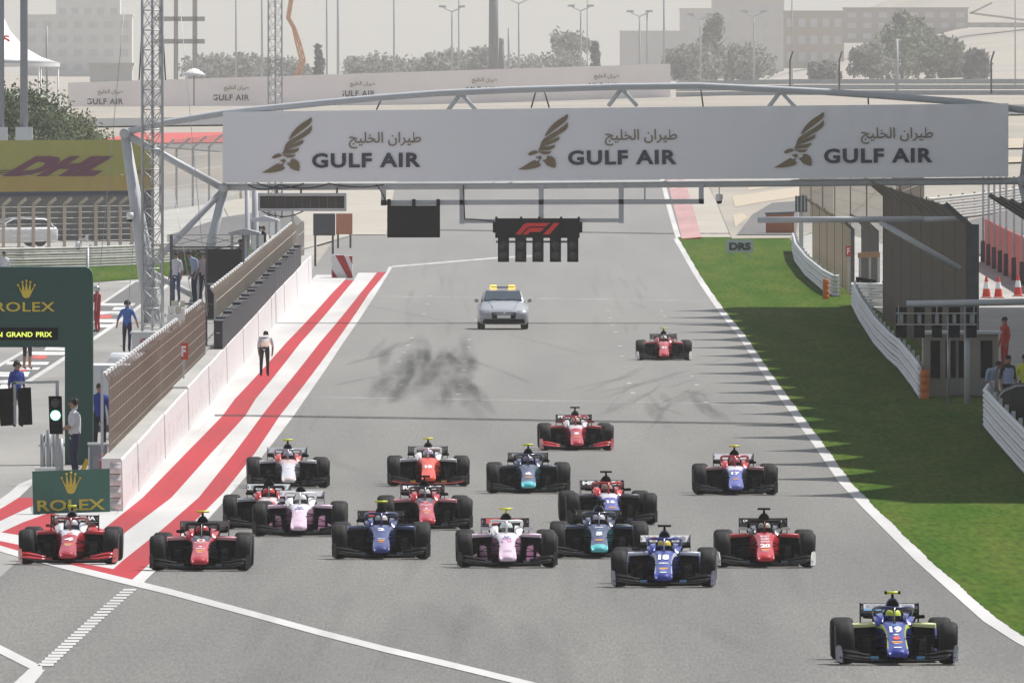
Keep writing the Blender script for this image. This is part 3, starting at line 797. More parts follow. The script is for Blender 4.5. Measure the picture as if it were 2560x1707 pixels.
# start lights
st = gthing('start_lights', 'black start light box with red emblem and five light columns under the gantry', 'start lights', 1344, 600)
so = st.location
s_ = lambda px, py, dy=0: P(px, py, YG - .3 + dy) - so
def pbox(t, o, x0, y0, x1, y1, Yd, depth, nm, m):
    a = P(x0, y1, Yd) - o; b = P(x1, y0, Yd) - o
    return MB().box(((a.x + b.x) / 2, a.y + depth / 2, (a.z + b.z) / 2), (b.x - a.x, depth, b.z - a.z)).obj(nm, m, t)
M_LBOX = mat('light_box_black', (.005, .005, .007), rough=.7, spec=.15)
pbox(st, so, 1238, 546, 1449, 595, YG - .3, .35, 'housing', M_LBOX)
for x in (1238, 1300, 1345, 1400, 1444): pbox(st, so, x, 542, x + 6, 547, YG - .25, .1, 'clamp', M_LBOX)
pbox(st, so, 1232, 556, 1239, 582, YG - .2, .1, 'bracket', M_LBOX); pbox(st, so, 1448, 556, 1456, 582, YG - .2, .1, 'bracket', M_LBOX)
pbox(st, so, 1240, 602, 1446, 607, YG - .05, .05, 'rail', M_DKSTEEL)
M_LENS = mat('unlit_lens', (.035, .032, .032), rough=.25)
for x0 in (1244.6, 1288, 1331, 1374.6, 1418):
    cbx = pbox(st, so, x0, 594, x0 + 28, 655, YG - .34, .35, 'light_column', M_LBOX)
    for py in (614, 639):
        c = s_(x0 + 14, py, -.06)
        MB().lathe([(-.03, .001), (-.02, .15), (.02, .16)], c, 'Y', 16).obj('lens', M_LENS, cbx)
EMB = [[(30, 570), (75, 570), (140, 508), (165, 498), (305, 498), (352, 465), (135, 465), (105, 478)], [(95, 570), (140, 570), (165, 548), (255, 548), (300, 510), (175, 508), (150, 515)], [(285, 570), (340, 570), (435, 465), (380, 465)]]
for pl in EMB:
    MB().prism([s_(1280 + x / 3.647, 430 + y / 3.647, -.012) for x, y in pl], (0, .01, 0)).obj('emblem', mat('emblem_red', (.85, .014, .016), rough=.4), st)
# dark screen
ds = gthing('display_screen', 'blank black display screen hanging from the gantry', 'screen', 1034, 593); so = ds.location
pbox(ds, so, 968, 514, 1100, 594, YG - .35, .25, 'screen', M_LBOX)
for x in (968, 1030, 1091): pbox(ds, so, x, 498, x + 9, 516, YG - .3, .15, 'clamp', M_LBOX)
ln = gthing('led_panel', 'long black message panel in a grey frame under the left of the banner', 'panel', 755, 526); so = ln.location
for a in ((645, 483, 866, 489), (645, 522, 866, 528), (645, 489, 650, 522), (861, 489, 866, 522)): pbox(ln, so, *a, YG - .4, .3, 'frame', M_GREYP)
for k in range(10):
    x = 650 + k * 21.1; pbox(ln, so, x, 489.5, x + 20.9, 521.5, YG - .35, .2, 'module', mat('led_module_%d' % (k % 3), (.030 + .006 * (k % 3), .029 + .004 * (k % 3), .030), rough=.5))
for x in (690, 750, 840): pbox(ln, so, x, 468, x + 5, 484, YG - .3, .05, 'bracket', M_DKSTEEL)
# cables along the lower chord
for (x0, y0, x1, y1, sag) in ((620, 462, 700, 462, 12), (700, 462, 820, 460, 10), (640, 456, 760, 458, 14), (820, 458, 960, 462, 8), (655, 528, 765, 524, 16), (940, 462, 968, 512, -6), (1158, 462, 1162, 548, 2), (1162, 548, 1236, 555, -2)):
    MB().tube([g_(x0 + (x1 - x0) * t, y0 + (y1 - y0) * t + sag * 4 * t * (1 - t), -.28) for t in [k / 8 for k in range(9)]], .022, 5).obj('cable', M_MATTBLK, gan)
for px_, py_, lab in ((1798, 492, 'white dome camera hanging under the right of the gantry'), (325, 538, 'white dome camera on the left leg of the gantry')):
    t = gthing('dome_camera', lab, 'camera', px_, py_, -.3)
    MB().lathe([(.10, .02), (.10, .13), (-.05, .14), (-.10, .12), (-.16, .11)], (0, 0, 0), 'Z', 14).obj('housing', M_WHITEP, t)
    MB().ball((0, 0, -.17), .11, 12, 8).obj('lens_dome', M_LBOX, t)
    MB().bar((0, 0, .1), (0, .05, .42), .04, .04).obj('bracket', M_GREYP, t)

# ================================================================ green arch over the pit exit
YA = 533.0; SA = F / YA
M_GREEN = mat('arch_green', (.012, .070, .055), rough=.35, noise=.05, nscale=1.0); M_GREENE = mat('arch_edge_green', (.015, .20, .13), rough=.3)
M_GOLDY = mat('crown_gold', (.72, .55, .06), rough=.4)
ar = thing('advertising_arch', 'dark green arch over the pit exit with yellow crown and lettering', 'arch', gp(198, YA))
ao = ar.location
a_ = lambda px, py, dy=0: P(px, py, YA + dy) - ao
pts = [(-560, 868), (162, 868), (162, 1162), (232, 1162), (232, 692), (230, 680), (224, 672), (214, 667), (-540, 667), (-552, 672), (-560, 684)]
mb = MB().prism([a_(x, y) for x, y in [(162, 868), (162, 1162), (232, 1162), (232, 868)]], (0, .8, 0), 0, 0)
mb.obj('column', M_GREEN, ar)
MB().prism([a_(x, y) for x, y in [(-560, 868), (-560, 1162), (-490, 1162), (-490, 868)]], (0, .8, 0)).obj('column', M_GREEN, ar)
MB().prism([a_(x, y, -.004) for x, y in [(-560, 868), (232, 868), (232, 692), (230, 680), (224, 672), (214, 667), (-540, 667), (-552, 672), (-560, 684)]], (0, .808, 0), 0, 1).obj('beam', [M_GREEN, M_GREENE], ar)
pr = [a_(x, y, -.03) for x, y in ((-320, 819), (145, 819), (145, 850), (-320, 850))]
scr = MB().prism(pr, (0, .03, 0)).obj('message_screen', M_LBOX, ar)
M_LEDY = mat('led_yellow_green', (.5, .6, .1), emit=(.65, .75, .12), estr=1.0)
for wd, cx_, ww_ in (('BAHRAIN', -38, 88), ('GRAND', 48.5, 66), ('PRIX', 110, 40)): letters('lettering', wd, ww_ / SA, 12.5 / SA, M_LEDY, scr, a_(cx_, 836, -.045), bold=.02)
def crown(t, cx, cy, w, h, Yd, o, m):
    """five-pointed crown with balls on its points"""
    pc = lambda u, v: P(cx + u * w / 2, cy - v * h / 2, Yd) - o
    mb = MB()
    tips = [(-1, .45), (-.48, .78), (0, .92), (.48, .78), (1, .45)]
    out = [pc(-.42, -.72)]
    base = [(-.30, -.35), (-.12, -.30), (.12, -.30), (.30, -.35)]
    ps = []
    for i, (u, v) in enumerate(tips):
        ps.append((u - .03, v)); ps.append((u + .03, v))
        if i < 4: ps.append(((u + tips[i + 1][0]) / 2 * .72, -.22))
    pl = [(-.42, -.80)] + ps + [(.42, -.80), (.25, -.93), (0, -.97), (-.25, -.93)]
    mb.prism([pc(u, v) for u, v in pl], (0, .012, 0))
    for u, v in tips: mb.ball(pc(u, v), .075 * w / 2 / (F / Yd) * 2.0, 8, 6)
    mb.obj('crown_emblem', m, t)
crown(ar, 66, 723, 42, 46, YA - .05, ao, M_GOLDY)
letters('lettering', 'ROLEX', 150 / SA, 24 / SA, M_GOLDY, ar, a_(62, 767, -.05), bold=.012, space=1.05)

# green board on the ground
YB = 466.0; SB = F / YB
bd = thing('advertising_board', 'low green board with a yellow crown and lettering, standing on the stripes', 'sign', gp(178, YB)); bo_ = bd.location
b_ = lambda px, py, dy=0: P(px, py, YB + dy) - bo_
MB().prism([b_(x, y) for x, y in ((80, 1178), (274, 1171), (275, 1279), (83, 1285))], (0, .06, 0)).obj('panel', mat('board_green', (.035, .135, .10), rough=.5, noise=.2, nscale=1.5), bd)
MB().prism([b_(x, y, .07) for x, y in ((95, 1180), (100, 1180), (100, 1285), (95, 1285))], (0, .5, -.0)).obj('strut', M_DKSTEEL, bd)
M_OLDGOLD = mat('faded_gold', (.55, .45, .07), rough=.6, noise=.2, nscale=5)
crown(bd, 177, 1207, 46, 56, YB - .02, bo_, M_OLDGOLD)
letters('lettering', 'ROLEX', 170 / SB, 28 / SB, M_OLDGOLD, bd, b_(178, 1262, -.02), rot=(R(90), R(-1.5), 0), bold=.02, space=1.0)
# end of the pit wall: wrapped guard rail
er = thing('rail_end', 'white corrugated rail end with red streaks, between green board and pit wall', 'guardrail', P(288, 1274, 468)); eo = er.location
for k in range(4):
    z = .12 + .25 * k
    MB().loft([[Vector((x, y, z + dz)) for y, dz in ((-.02, -.12), (-.10, -.07), (-.10, .02), (-.03, .06), (-.03, .10), (-.02, .12), (.03, .12), (.03, -.12))] for x in (-.11, .12)], smooth=True).obj('rail', mat('rail_white_red', (.66, .60, .58), rough=.5, noise=.25, nscale=7), er)
MB().box((0, .04, .5), (.22, .02, 1.0)).obj('backing', mat('faded_red', (.40, .10, .09), rough=.7, noise=.3, nscale=5), er)

# ================================================================ guard rails
def guardrail(label, path, n_rail, h, m, m_post, post_every=4.0, face=1, group=None, rh=None, posts=True):
    o = path[0].copy(); t = thing('guardrail', label, 'guardrail', o, 0, group)
    fine = []
    for a, b in zip(path, path[1:]):
        k = max(1, int((b - a).length / 6.0))
        for i in range(k): fine.append(a.lerp(b, i / k))
    fine.append(path[-1])
    rh = rh or h / n_rail
    for j in range(n_rail):
        z0 = rh * (j + .5) + (h - rh * n_rail)
        rg = []
        for i, p in enumerate(fine):
            d = (fine[min(i + 1, len(fine) - 1)] - fine[max(0, i - 1)]); nrm = Vector((d.y, -d.x, 0)).normalized() * face
            q_ = p - o + Vector((0, 0, z0))
            wob = .004 * math.sin(i * 2.1 + j)
            sec = [(0, -.5), (.07, -.42), (.08, -.2), (.015, -.08), (.015, .08), (.08, .2), (.07, .42), (0, .5), (-.02, .45), (-.02, -.45)]
            rg.append([q_ + nrm * (u + wob) + Vector((0, 0, v * rh * .93)) for u, v in sec])
        MB().loft(rg).obj('rail', m, t)
    L = 0; nxt = 0
    if posts:
        for i, p in enumerate(fine):
            if i % max(1, int(post_every / 6.0 + .5)) == 0:
                d = (fine[min(i + 1, len(fine) - 1)] - fine[max(0, i - 1)]); nrm = Vector((d.y, -d.x, 0)).normalized() * face
                q_ = p - o - nrm * .09
                MB().box(q_ + Vector((0, 0, (h + .06) / 2)), (.10, .10, h + .06)).obj('post', m_post, t)
    return t
M_ARMCO = mat('armco_white', (.62, .62, .63), rough=.5, metal=.15, noise=.12, nscale=3)
M_ARMCOT = mat('armco_galvanised', (.50, .48, .45), rough=.5, metal=.25, noise=.2, nscale=2)
guardrail('white guardrail farther up the grass verge, ending at an orange bollard', [G(1983, 628), G(1990, 655), G(2016, 690), G(2057, 725), G(2086, 742), G(2098, 742)], 3, .92, M_ARMCO, M_GREYP, 12, face=1)
guardrail('long curved white guardrail in shade beside the grass, ending at an orange bollard', [G(2132, 764), G(2150, 800), G(2189, 862), G(2225, 902), G(2249, 922), G(2287, 972), G(2303, 998)], 3, .95, M_ARMCO, M_GREYP, 12, face=1)
guardrail('white guardrail at the right edge of the picture, nearest the camera', [G(2474, 1050), G(2464, 1066), G(2500, 1110), G(2560, 1178), G(2640, 1262), G(2700, 1330)], 4, 1.02, M_ARMCO, M_GREYP, 12, face=1)
guardrail('pale guardrail of stacked rails beyond the pit lane, below the wire fence', [G(-120, 674), G(60, 672), G(230, 668), G(330, 664), G(440, 655)], 4, .98, M_ARMCOT, M_GREYP, 6, face=1)
def bollard(px, y0, y1, label):
    g = G(px, y1); s = F / g.y; h = (y1 - y0) / s
    t = thing('bollard', label, 'bollard', g)
    m = mat('bollard_orange', (.62, .16, .025), rough=.6, noise=.1, nscale=5)
    for k in range(4):
        z = h * k / 4
        MB().lathe([(z, .001), (z, .125), (z + .01, .135), (z + h / 4 - .02, .135), (z + h / 4, .12), (z + h / 4, .001)], (0, 0, 0), 'Z', 14).obj('segment', m, t)
bollard(2065, 698, 748, 'orange segmented bollard on sunlit grass')
bollard(2312, 925, 998, 'orange segmented bollard in the shade at the rail end')

# ================================================================ right-hand debris fences
XF = 14.25
vf = lambda Y, X=XF: Vector((X, Y, zb(Y)))
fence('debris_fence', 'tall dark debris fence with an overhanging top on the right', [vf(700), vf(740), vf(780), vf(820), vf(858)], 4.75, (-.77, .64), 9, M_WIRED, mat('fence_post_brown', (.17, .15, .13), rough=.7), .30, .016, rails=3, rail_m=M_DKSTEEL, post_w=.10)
t = thing('fence_end_post', 'dark cranked steel end post of the tall right-hand fence', 'post', vf(699.4))
MB().bar((.12, 0, 0), (.12, 0, 4.78), .42, .12).obj('upright', M_DKSTEEL, t); MB().bar((.10, 0, 4.72), (-.72, 0, 5.44), .32, .12).obj('crank', M_DKSTEEL, t)
fence('debris_fence', 'sunlit beige debris fence farther up on the right with a red F board', [vf(940), vf(980), vf(1020), vf(1060)], 2.75, (-.5, .45), 6, mat('beige_wire', (.52, .43, .33), rough=.7), M_DKSTEEL, .30, .014, rails=2, rail_m=MATS['beige_wire'])
t = thing('fence_end_post', 'cranked dark end post of the beige fence', 'post', vf(939.6))
MB().bar((.05, 0, 0), (.05, 0, 2.76), .14, .12).obj('upright', M_DKSTEEL, t); MB().bar((.05, 0, 2.72), (-.42, 0, 3.2), .14, .12).obj('crank', M_DKSTEEL, t)
fence('debris_fence', 'short grey fence panel between the beige and the tall dark fence', [Vector((15.2, 930, zb(930))), Vector((15.0, 960, zb(960)))], 2.75, (-.5, .45), 3, mat('grey_wire', (.17, .16, .145), rough=.7), M_DKSTEEL, .3, .014, rails=2)
fence('debris_fence', 'end of another dark fence at the right edge above the cones', [Vector((15.75, 640, zb(640))), Vector((15.9, 690, zb(690)))], 5.0, (-1.2, .75), 4, M_WIRED, M_DKSTEEL, .30, .016, rails=2, post_w=.14)
f_board(2121, 628, 14, 26, 938, 'red F board on the beige right-hand fence', 0)
# pale posts of a farther fence seen behind
fence('debris_fence', 'far row of cranked posts with pale wire behind the beige fence', [Vector((17.5, 1010, zb(1010))), Vector((19.5, 1060, zb(1060))), Vector((19.2, 1120, zb(1120))), Vector((17.2, 1200, zb(1200))), Vector((16.2, 1260, zb(1260)))], 4.1, (-.6, .6), 13, mat('pale_far_wire', (.40, .36, .30), rough=.7), M_DKSTEEL, 1.0, .012, rails=6, rail_m=MATS['pale_far_wire'])
# ================================================================ people (skinned skeleton -> one continuous mesh)
JOINTS = dict(pelvis=(0, 0, .96), spine=(0, .01, 1.15), chest=(0, 0, 1.36), neck=(0, .01, 1.50), hbase=(0, -.01, 1.57), head=(0, -.02, 1.65), top=(0, -.01, 1.745),
              shl=(-.17, 0, 1.42), ell=(-.235, .03, 1.14), wrl=(-.245, -.06, .90), hal=(-.245, -.09, .83),
              shr=(.17, 0, 1.42), elr=(.235, .03, 1.14), wrr=(.245, -.06, .90), har=(.245, -.09, .83),
              hil=(-.09, 0, .90), knl=(-.105, -.02, .50), anl=(-.11, .03, .09), tol=(-.12, -.12, .035),
              hir=(.09, 0, .90), knr=(.105, -.02, .50), anr=(.11, .03, .09), tor=(.12, -.12, .035))
RAD = dict(pelvis=(.155, .11), spine=(.14, .105), chest=(.165, .115), neck=(.06, .062), hbase=(.07, .085), head=(.078, .098), top=(.045, .06),
           sh=(.07, .075), el=(.046, .046), wr=(.032, .028), ha=(.042, .02), hi=(.095, .10), kn=(.06, .062), an=(.045, .05), to=(.042, .03))
EDGES = [('pelvis', 'spine', 'shirt'), ('spine', 'chest', 'shirt'), ('chest', 'neck', 'shirt'), ('neck', 'hbase', 'skin'), ('hbase', 'head', 'skin'), ('head', 'top', 'skin'),
         ('chest', 'shl', 'shirt'), ('shl', 'ell', 'sleeve'), ('ell', 'wrl', 'forearm'), ('wrl', 'hal', 'skin'),
         ('chest', 'shr', 'shirt'), ('shr', 'elr', 'sleeve'), ('elr', 'wrr', 'forearm'), ('wrr', 'har', 'skin'),
         ('pelvis', 'hil', 'legs'), ('hil', 'knl', 'legs'), ('knl', 'anl', 'shin'), ('anl', 'tol', 'shoe'),
         ('pelvis', 'hir', 'legs'), ('hir', 'knr', 'legs'), ('knr', 'anr', 'shin'), ('anr', 'tor', 'shoe')]
SLOTS = ['shirt', 'skin', 'sleeve', 'forearm', 'legs', 'shin', 'shoe']

def skin_mesh(joints, edges, radii, root, subd=1):
    names = list(joints)
    me = bpy.data.meshes.new('skeleton')
    me.from_pydata([joints[n] for n in names], [(names.index(a), names.index(b)) for a, b, *_ in edges], [])
    o = bpy.data.objects.new('tmp_skin', me); COL.objects.link(o)
    o.modifiers.new('Skin', 'SKIN'); s = o.modifiers.new('Sub', 'SUBSURF'); s.levels = subd; s.render_levels = subd
    if not me.skin_vertices: 
        bm = bmesh.new(); bm.from_mesh(me); bm.verts.layers.skin.verify(); bm.to_mesh(me); bm.free()
    sv = me.skin_vertices[0].data
    for i, n in enumerate(names):
        sv[i].radius = radii[n]; sv[i].use_root = (n == root)
    dg = bpy.context.evaluated_depsgraph_get(); dg.update()
    out = bpy.data.meshes.new_from_object(o.evaluated_get(dg), depsgraph=dg)
    bpy.data.objects.remove(o)
    out.polygons.foreach_set('use_smooth', [True] * len(out.polygons))
    out.materials.clear()
    return out

def seg_d(p, a, b):
    ab = b - a; t = max(0, min(1, (p - a).dot(ab) / max(1e-9, ab.length_squared)))
    return (p - (a + ab * t)).length

def body_mesh(pose=None, slim=1.0, fingers=True):
    J = dict(JOINTS); J.update(pose or {})
    rad = {}
    for n in J:
        r = RAD.get(n) or RAD[n[:2]]
        rad[n] = (r[0] * slim, r[1] * slim)
    E = list(EDGES)
    if fingers:
        for side, sx in (('l', -1), ('r', 1)):
            w = Vector(J['wr' + side]); h = Vector(J['ha' + side]); d = (h - w).normalized()
            u = d.cross(Vector((1, 0, 0))).normalized() if abs(d.x) < .9 else Vector((0, 1, 0))
            for k in range(4):
                t = h + d * (.020 + .012 * (1.5 - abs(k - 1.3))) + u * (.018 * (k - 1.5)); t2 = t + d * .028 + Vector((-sx * .012, 0, 0))
                J['f%s%d' % (side, k)] = tuple(t); J['g%s%d' % (side, k)] = tuple(t2)
                rad['f%s%d' % (side, k)] = (.0085, .0085); rad['g%s%d' % (side, k)] = (.0075, .0075)
                E += [('ha' + side, 'f%s%d' % (side, k), 'skin'), ('f%s%d' % (side, k), 'g%s%d' % (side, k), 'skin')]
            t = w + d * .04 + u * -.04; J['t' + side] = tuple(t); rad['t' + side] = (.010, .010)
            E.append(('wr' + side, 't' + side, 'skin'))
    me = skin_mesh(J, E, rad, 'pelvis')
    for _ in SLOTS: me.materials.append(None)
    segs = [(Vector(J[a]), Vector(J[b]), SLOTS.index(k), (sum(rad[a]) + sum(rad[b])) / 4) for a, b, k in E]
    for pl in me.polygons:
        c = pl.center
        pl.material_index = min(segs, key=lambda s: seg_d(c, s[0], s[1]) - s[3])[2]
    return me, J

def cloth(key, col): return mat('cloth_' + key, col, rough=0.85, noise=0.12, nscale=14)

def person(label, foot, rz, shirt, legs, h=1.75, pose=None, slim=1.0, skin=None, short=True, bare=False, hair=True, extras=None, group=None, shoe=None):
    t = thing('person', label, 'person', foot, rz, group)
    sk = skin or M_SKIN
    me, J = body_mesh(pose, slim)
    sh = shoe or M_HAIR
    b = link('body', me, [shirt, sk, shirt, sk if short else shirt, legs, sk if bare else legs, sh], t, scale=(h / 1.75,) * 3)
    hd = Vector(J['head']); sc = h / 1.75
    if hair:
        mb = MB().ball(hd + Vector((0, .018, .035)), .098, 10, 7, squash=(.88, 1.0, .92)); mb.obj('hair', M_HAIR if hair is True else hair, b)
    mb = MB()
    for sx in (-1, 1):
        mb.ball(hd + Vector((sx * .032, -.088, .005)), .012, 6, 4); mb.box(hd + Vector((sx * .032, -.093, .024)), (.03, .008, .006))
    mb.box(hd + Vector((0, -.092, -.055)), (.045, .008, .008))
    mb.obj('face', M_HAIR, b)
    MB().prism([hd + Vector((-.014, -.09, -.03)), hd + Vector((.014, -.09, -.03)), hd + Vector((0, -.09, .02))], (0, -.022, -.004)).obj('nose', sk, b)
    mb = MB()
    for sx in (-1, 1): mb.ball(hd + Vector((sx * .082, .005, -.01)), .026, 6, 5, squash=(.4, .8, 1.2))
    mb.obj('ears', sk, b)
    for e in extras or []: e(b, J)
    return t

def headset(b, J):
    hd = Vector(J['head'])
    mb = MB()
    for sx in (-1, 1): mb.lathe([(sx * .075, .001), (sx * .075, .04), (sx * .11, .042), (sx * .11, .001)], hd + Vector((0, .01, 0)), 'X', 10)
    mb.tube([hd + Vector((.105 * math.cos(a), .02, .02 + .11 * math.sin(a))) for a in [math.pi * k / 8 for k in range(9)]], .011, 6)
    mb.obj('headset', M_MATTBLK, b)

def helmet_on(col, name='helmet'):
    def f(b, J):
        hd = Vector(J['head'])
        MB().ball(hd + Vector((0, .0, .01)), .135, 14, 9, squash=(.95, 1.05, 1.0)).obj(name, col, b)
    return f

def vest(col):
    def f(b, J):
        c = Vector(J['chest']); s = Vector(J['spine']); p = Vector(J['pelvis'])
        rings = []
        for q, rx, ry in ((p + Vector((0, 0, .02)), .178, .137), (s, .168, .134), (c - Vector((0, 0, .05)), .188, .142), (c + Vector((0, 0, .05)), .150, .125)):
            rings.append([q + Vector((rx * math.cos(a), ry * math.sin(a), 0)) for a in [2 * math.pi * k / 14 for k in range(14)]])
        MB().loft(rings, cap=False).obj('tabard', col, b)
    return f

# ================================================================ single-seater racing car (front towards -Y, origin under the front axle)
def ring(y, hw, zb_, zt_, crown=.02, flat=.70, edge=.86):
    """12-point section: flat-ish top, rounded flanks"""
    h = zt_ - zb_
    return [Vector((x * hw, y, z)) for x, z in
            [(-edge * .85, zb_), (edge * .85, zb_), (1.0, zb_ + .22 * h), (1.0, zb_ + .62 * h), (.965, zt_ - .16 * h), (edge, zt_ - .03), (flat * .7, zt_ - .004 + crown * .2), (0, zt_ + crown * .3),
             (-flat * .7, zt_ - .004 + crown * .2), (-edge, zt_ - .03), (-.965, zt_ - .16 * h), (-1.0, zb_ + .62 * h), (-1.0, zb_ + .22 * h)]]
NOSE = [(-.985, .125, .135, .175), (-.96, .150, .120, .215), (-.90, .158, .118, .245), (-.75, .158, .13, .28), (-.45, .152, .16, .345), (-.1, .148, .19, .42), (.25, .15, .19, .495), (.55, .162, .17, .55), (.85, .195, .13, .60), (1.05, .235, .09, .622), (1.3, .30, .06, .625), (1.9, .34, .05, .62), (2.4, .34, .05, .60)]
def nose_z(y):
    for a, b in zip(NOSE, NOSE[1:]):
        if y <= b[0]: return a[3] + (b[3] - a[3]) * (y - a[0]) / (b[0] - a[0])
    return .6
def nose_y(z):
    lo, hi = -.95, 1.05
    for _ in range(40):
        m = (lo + hi) / 2
        if nose_z(m) < z: lo = m
        else: hi = m
    return lo
def nose_w(y):
    for a, b in zip(NOSE, NOSE[1:]):
        if y <= b[0]: return a[1] + (b[1] - a[1]) * (y - a[0]) / (b[0] - a[0])
    return .3

CM = {}
def build_car_meshes():
    # monocoque and nose: slot 0 upper nose, 1 lower nose, 2 flank, 3 edge trim, 4 tip
    def segm(i, k):
        if i <= 2 and k in (0, 1, 2, 3, 4, 9, 10, 11, 12): return 4
        if k in (4, 9): return 3
        if k in (5, 6, 7, 8): return 4 if i <= 2 else (1 if i <= 6 else 0)
        return 2
    CM['monocoque'] = MB().loft([ring(n[0], n[1] * (1.06 if n[0] < .6 else 1.0), n[2], n[3]) for n in NOSE], segm=segm, capm=(4, 2)).mesh('monocoque')
    # cockpit surround
    for sx, nm in ((-1, 'cockpit_side_l'), (1, 'cockpit_side_r')):
        rg = []
        for y, xi, xo, zo, zt_ in ((1.12, .17, .27, .60, .635), (1.35, .155, .315, .58, .70), (1.7, .15, .335, .56, .735), (2.05, .15, .33, .56, .75), (2.3, .16, .31, .55, .72)):
            rg.append([Vector((sx * x, y, z)) for x, z in ((xi, .56), (xi, zt_ - .01), (xi + .03, zt_), (xo - .08, zt_ - .012), (xo - .015, zt_ - .06), (xo, zo + .02), (xo - .01, .56))])
        CM[nm] = MB().loft(rg).mesh('cockpit_side')
    # engine cover with intake: slot 0 paint, 1 intake
    rg = []
    for y, hw, zt_, zl in ((2.02, .100, .955, .60), (2.10, .116, .985, .58), (2.35, .125, .970, .5), (2.8, .16, .86, .4), (3.3, .16, .68, .35), (3.8, .07, .48, .3)):
        rg.append([Vector((x * hw, y, zl + (zt_ - zl) * z)) for x, z in ((-1.35, 0), (1.35, 0), (1.15, .4), (1.0, .62), (.82, .84), (.45, .97), (0, 1.0), (-.45, .97), (-.82, .84), (-1.0, .62), (-1.15, .4))])
    CM['engine_cover'] = MB().loft(rg, capm=(1, 0)).mesh('engine_cover')
    # headrest
    CM['headrest'] = MB().loft([[Vector((x, y, z)) for x, z in ((-.16, .58), (.16, .58), (.16, .74), (.10, .80), (-.10, .80), (-.16, .74))] for y in (1.86, 2.10)]).mesh('headrest')
    # sidepods: slot 0 top, 1 inlet dark, 2 side
    for sx in (-1, 1):
        rg = []
        for y, xi, xo, zl, zt_ in ((1.25, .30, .635, .10, .585), (1.30, .29, .66, .08, .61), (1.7, .28, .68, .06, .60), (2.4, .25, .62, .06, .53), (3.1, .18, .42, .06, .36), (3.55, .1, .26, .06, .25)):
            rg.append([Vector((sx * x, y, z)) for x, z in ((xi, zl), (xo - .04, zl), (xo, zl + .12), (xo, zt_ - .12), (xo - .02, zt_ - .035), (xo - .05, zt_), (xi, zt_ + .012))])
        m = MB().loft(rg, segm=lambda i, k: 0 if k in (4, 5) else 2, capm=(1, 2))
        # lip over the inlet
        m.add([Vector((sx * x, y, z)) for x, y, z in ((.27, 1.22, .60), (.64, 1.22, .585), (.64, 1.22, .535), (.27, 1.22, .555), (.27, 1.32, .61), (.66, 1.32, .605), (.66, 1.32, .52), (.27, 1.32, .54))],
              [(0, 1, 2, 3), (0, 4, 5, 1), (3, 2, 6, 7), (1, 5, 6, 2), (0, 3, 7, 4), (4, 7, 6, 5)], 0)
        CM['sidepod%d' % sx] = m.mesh('sidepod')
    mb = MB().box((0, 2.1, .045), (1.36, 2.5, .02)); mb.box((0, .95, .06), (.5, .5, .02)); mb.box((0, 3.75, .16), (.9, .6, .2))
    CM['floor'] = mb.mesh('floor')
    for sx in (-1, 1):
        mb = MB()
        mb.prism([(sx * .36, .75, .08), (sx * .50, 1.15, .07), (sx * .50, 1.15, .42), (sx * .38, .80, .36)], (sx * .012, 0, 0))
        mb.prism([(sx * .55, 1.0, .07), (sx * .62, 1.25, .07), (sx * .62, 1.25, .30), (sx * .56, 1.02, .25)], (sx * .012, 0, 0))
        CM['bargeboard%d' % sx] = mb.mesh('bargeboard')
    # halo
    pts = [(-.285, 2.16, .70), (-.300, 1.98, .775), (-.300, 1.80, .815), (-.285, 1.55, .838), (-.235, 1.34, .848), (-.15, 1.20, .848), (-.06, 1.13, .842), (0, 1.115, .838)]
    pts = pts + [(-x, y, z) for x, y, z in pts[::-1][1:]]
    mb = MB()
    mb.tube(pts, [.030] * 3 + [.028] * (len(pts) - 6) + [.030] * 3, 8)
    mb.tube([(0, 1.115, .845), (0, 1.08, .76), (0, .99, .62)], [.030, .016, .020], 8)
    mb.prism([(-.07, 1.13, .865), (.07, 1.13, .865), (.035, 1.09, .80), (-.035, 1.09, .80)], (0, .03, 0))
    CM['halo'] = mb.mesh('halo')
    mb = MB().tube([(0, 1.077, .84), (0, 1.055, .76), (0, .968, .625)], .006, 6)
    CM['halo_trim'] = mb.mesh('halo_trim')
    for sx in (-1, 1):
        mb = MB().loft([[Vector((sx * x, y, z)) for x, z in ((.325, .672), (.475, .680), (.485, .70), (.480, .728), (.46, .735), (.34, .727), (.325, .71))] for y in (1.30, 1.40)])
        mb.bar((sx * .33, 1.36, .68), (sx * .31, 1.38, .60), .012, .03, 1)
        CM['mirror%d' % sx] = mb.mesh('mirror')
    mb = MB()
    mb.tube([(0, 2.12, .95), (0, 2.12, 1.05)], [.028, .018], 8, 1)
    mb.loft([[Vector((x, y, z)) for y, z in ((2.08, 1.046), (2.16, 1.042), (2.17, 1.056), (2.15, 1.082), (2.09, 1.084), (2.07, 1.064))] for x in (-.122, .122)])
    CM['camera_bar'] = mb.mesh('camera_bar')
    mb = MB()
    for sx in (-1, 1): mb.box((sx * .108, 2.12, 1.064), (.032, .112, .050))
    CM['camera_caps'] = mb.mesh('camera_caps')
    # front wing
    def plane(xs, f, th=.012):
        rg = []
        for x in xs:
            y0, z0, y1, z1 = f(x)
            rg.append([Vector((x, y0, z0)), Vector((x, (y0 + y1) / 2, (z0 + z1) / 2 - th * 1.6)), Vector((x, y1, z1 - th)), Vector((x, y1, z1)), Vector((x, (y0 + y1) / 2, (z0 + z1) / 2 + th * .6)), Vector((x, y0, z0 + th))])
        return rg
    xs = [-.90, -.80, -.66, -.48, -.25, 0, .25, .48, .66, .80, .90]
    CM['front_wing'] = MB().loft(plane(xs, lambda x: (-1.02 + .18 * abs(x), .066 + .045 * sstep((abs(x) - .55) / .35), -.72 + .1 * abs(x), .085 + .06 * sstep((abs(x) - .5) / .4)))).mesh('front_wing')
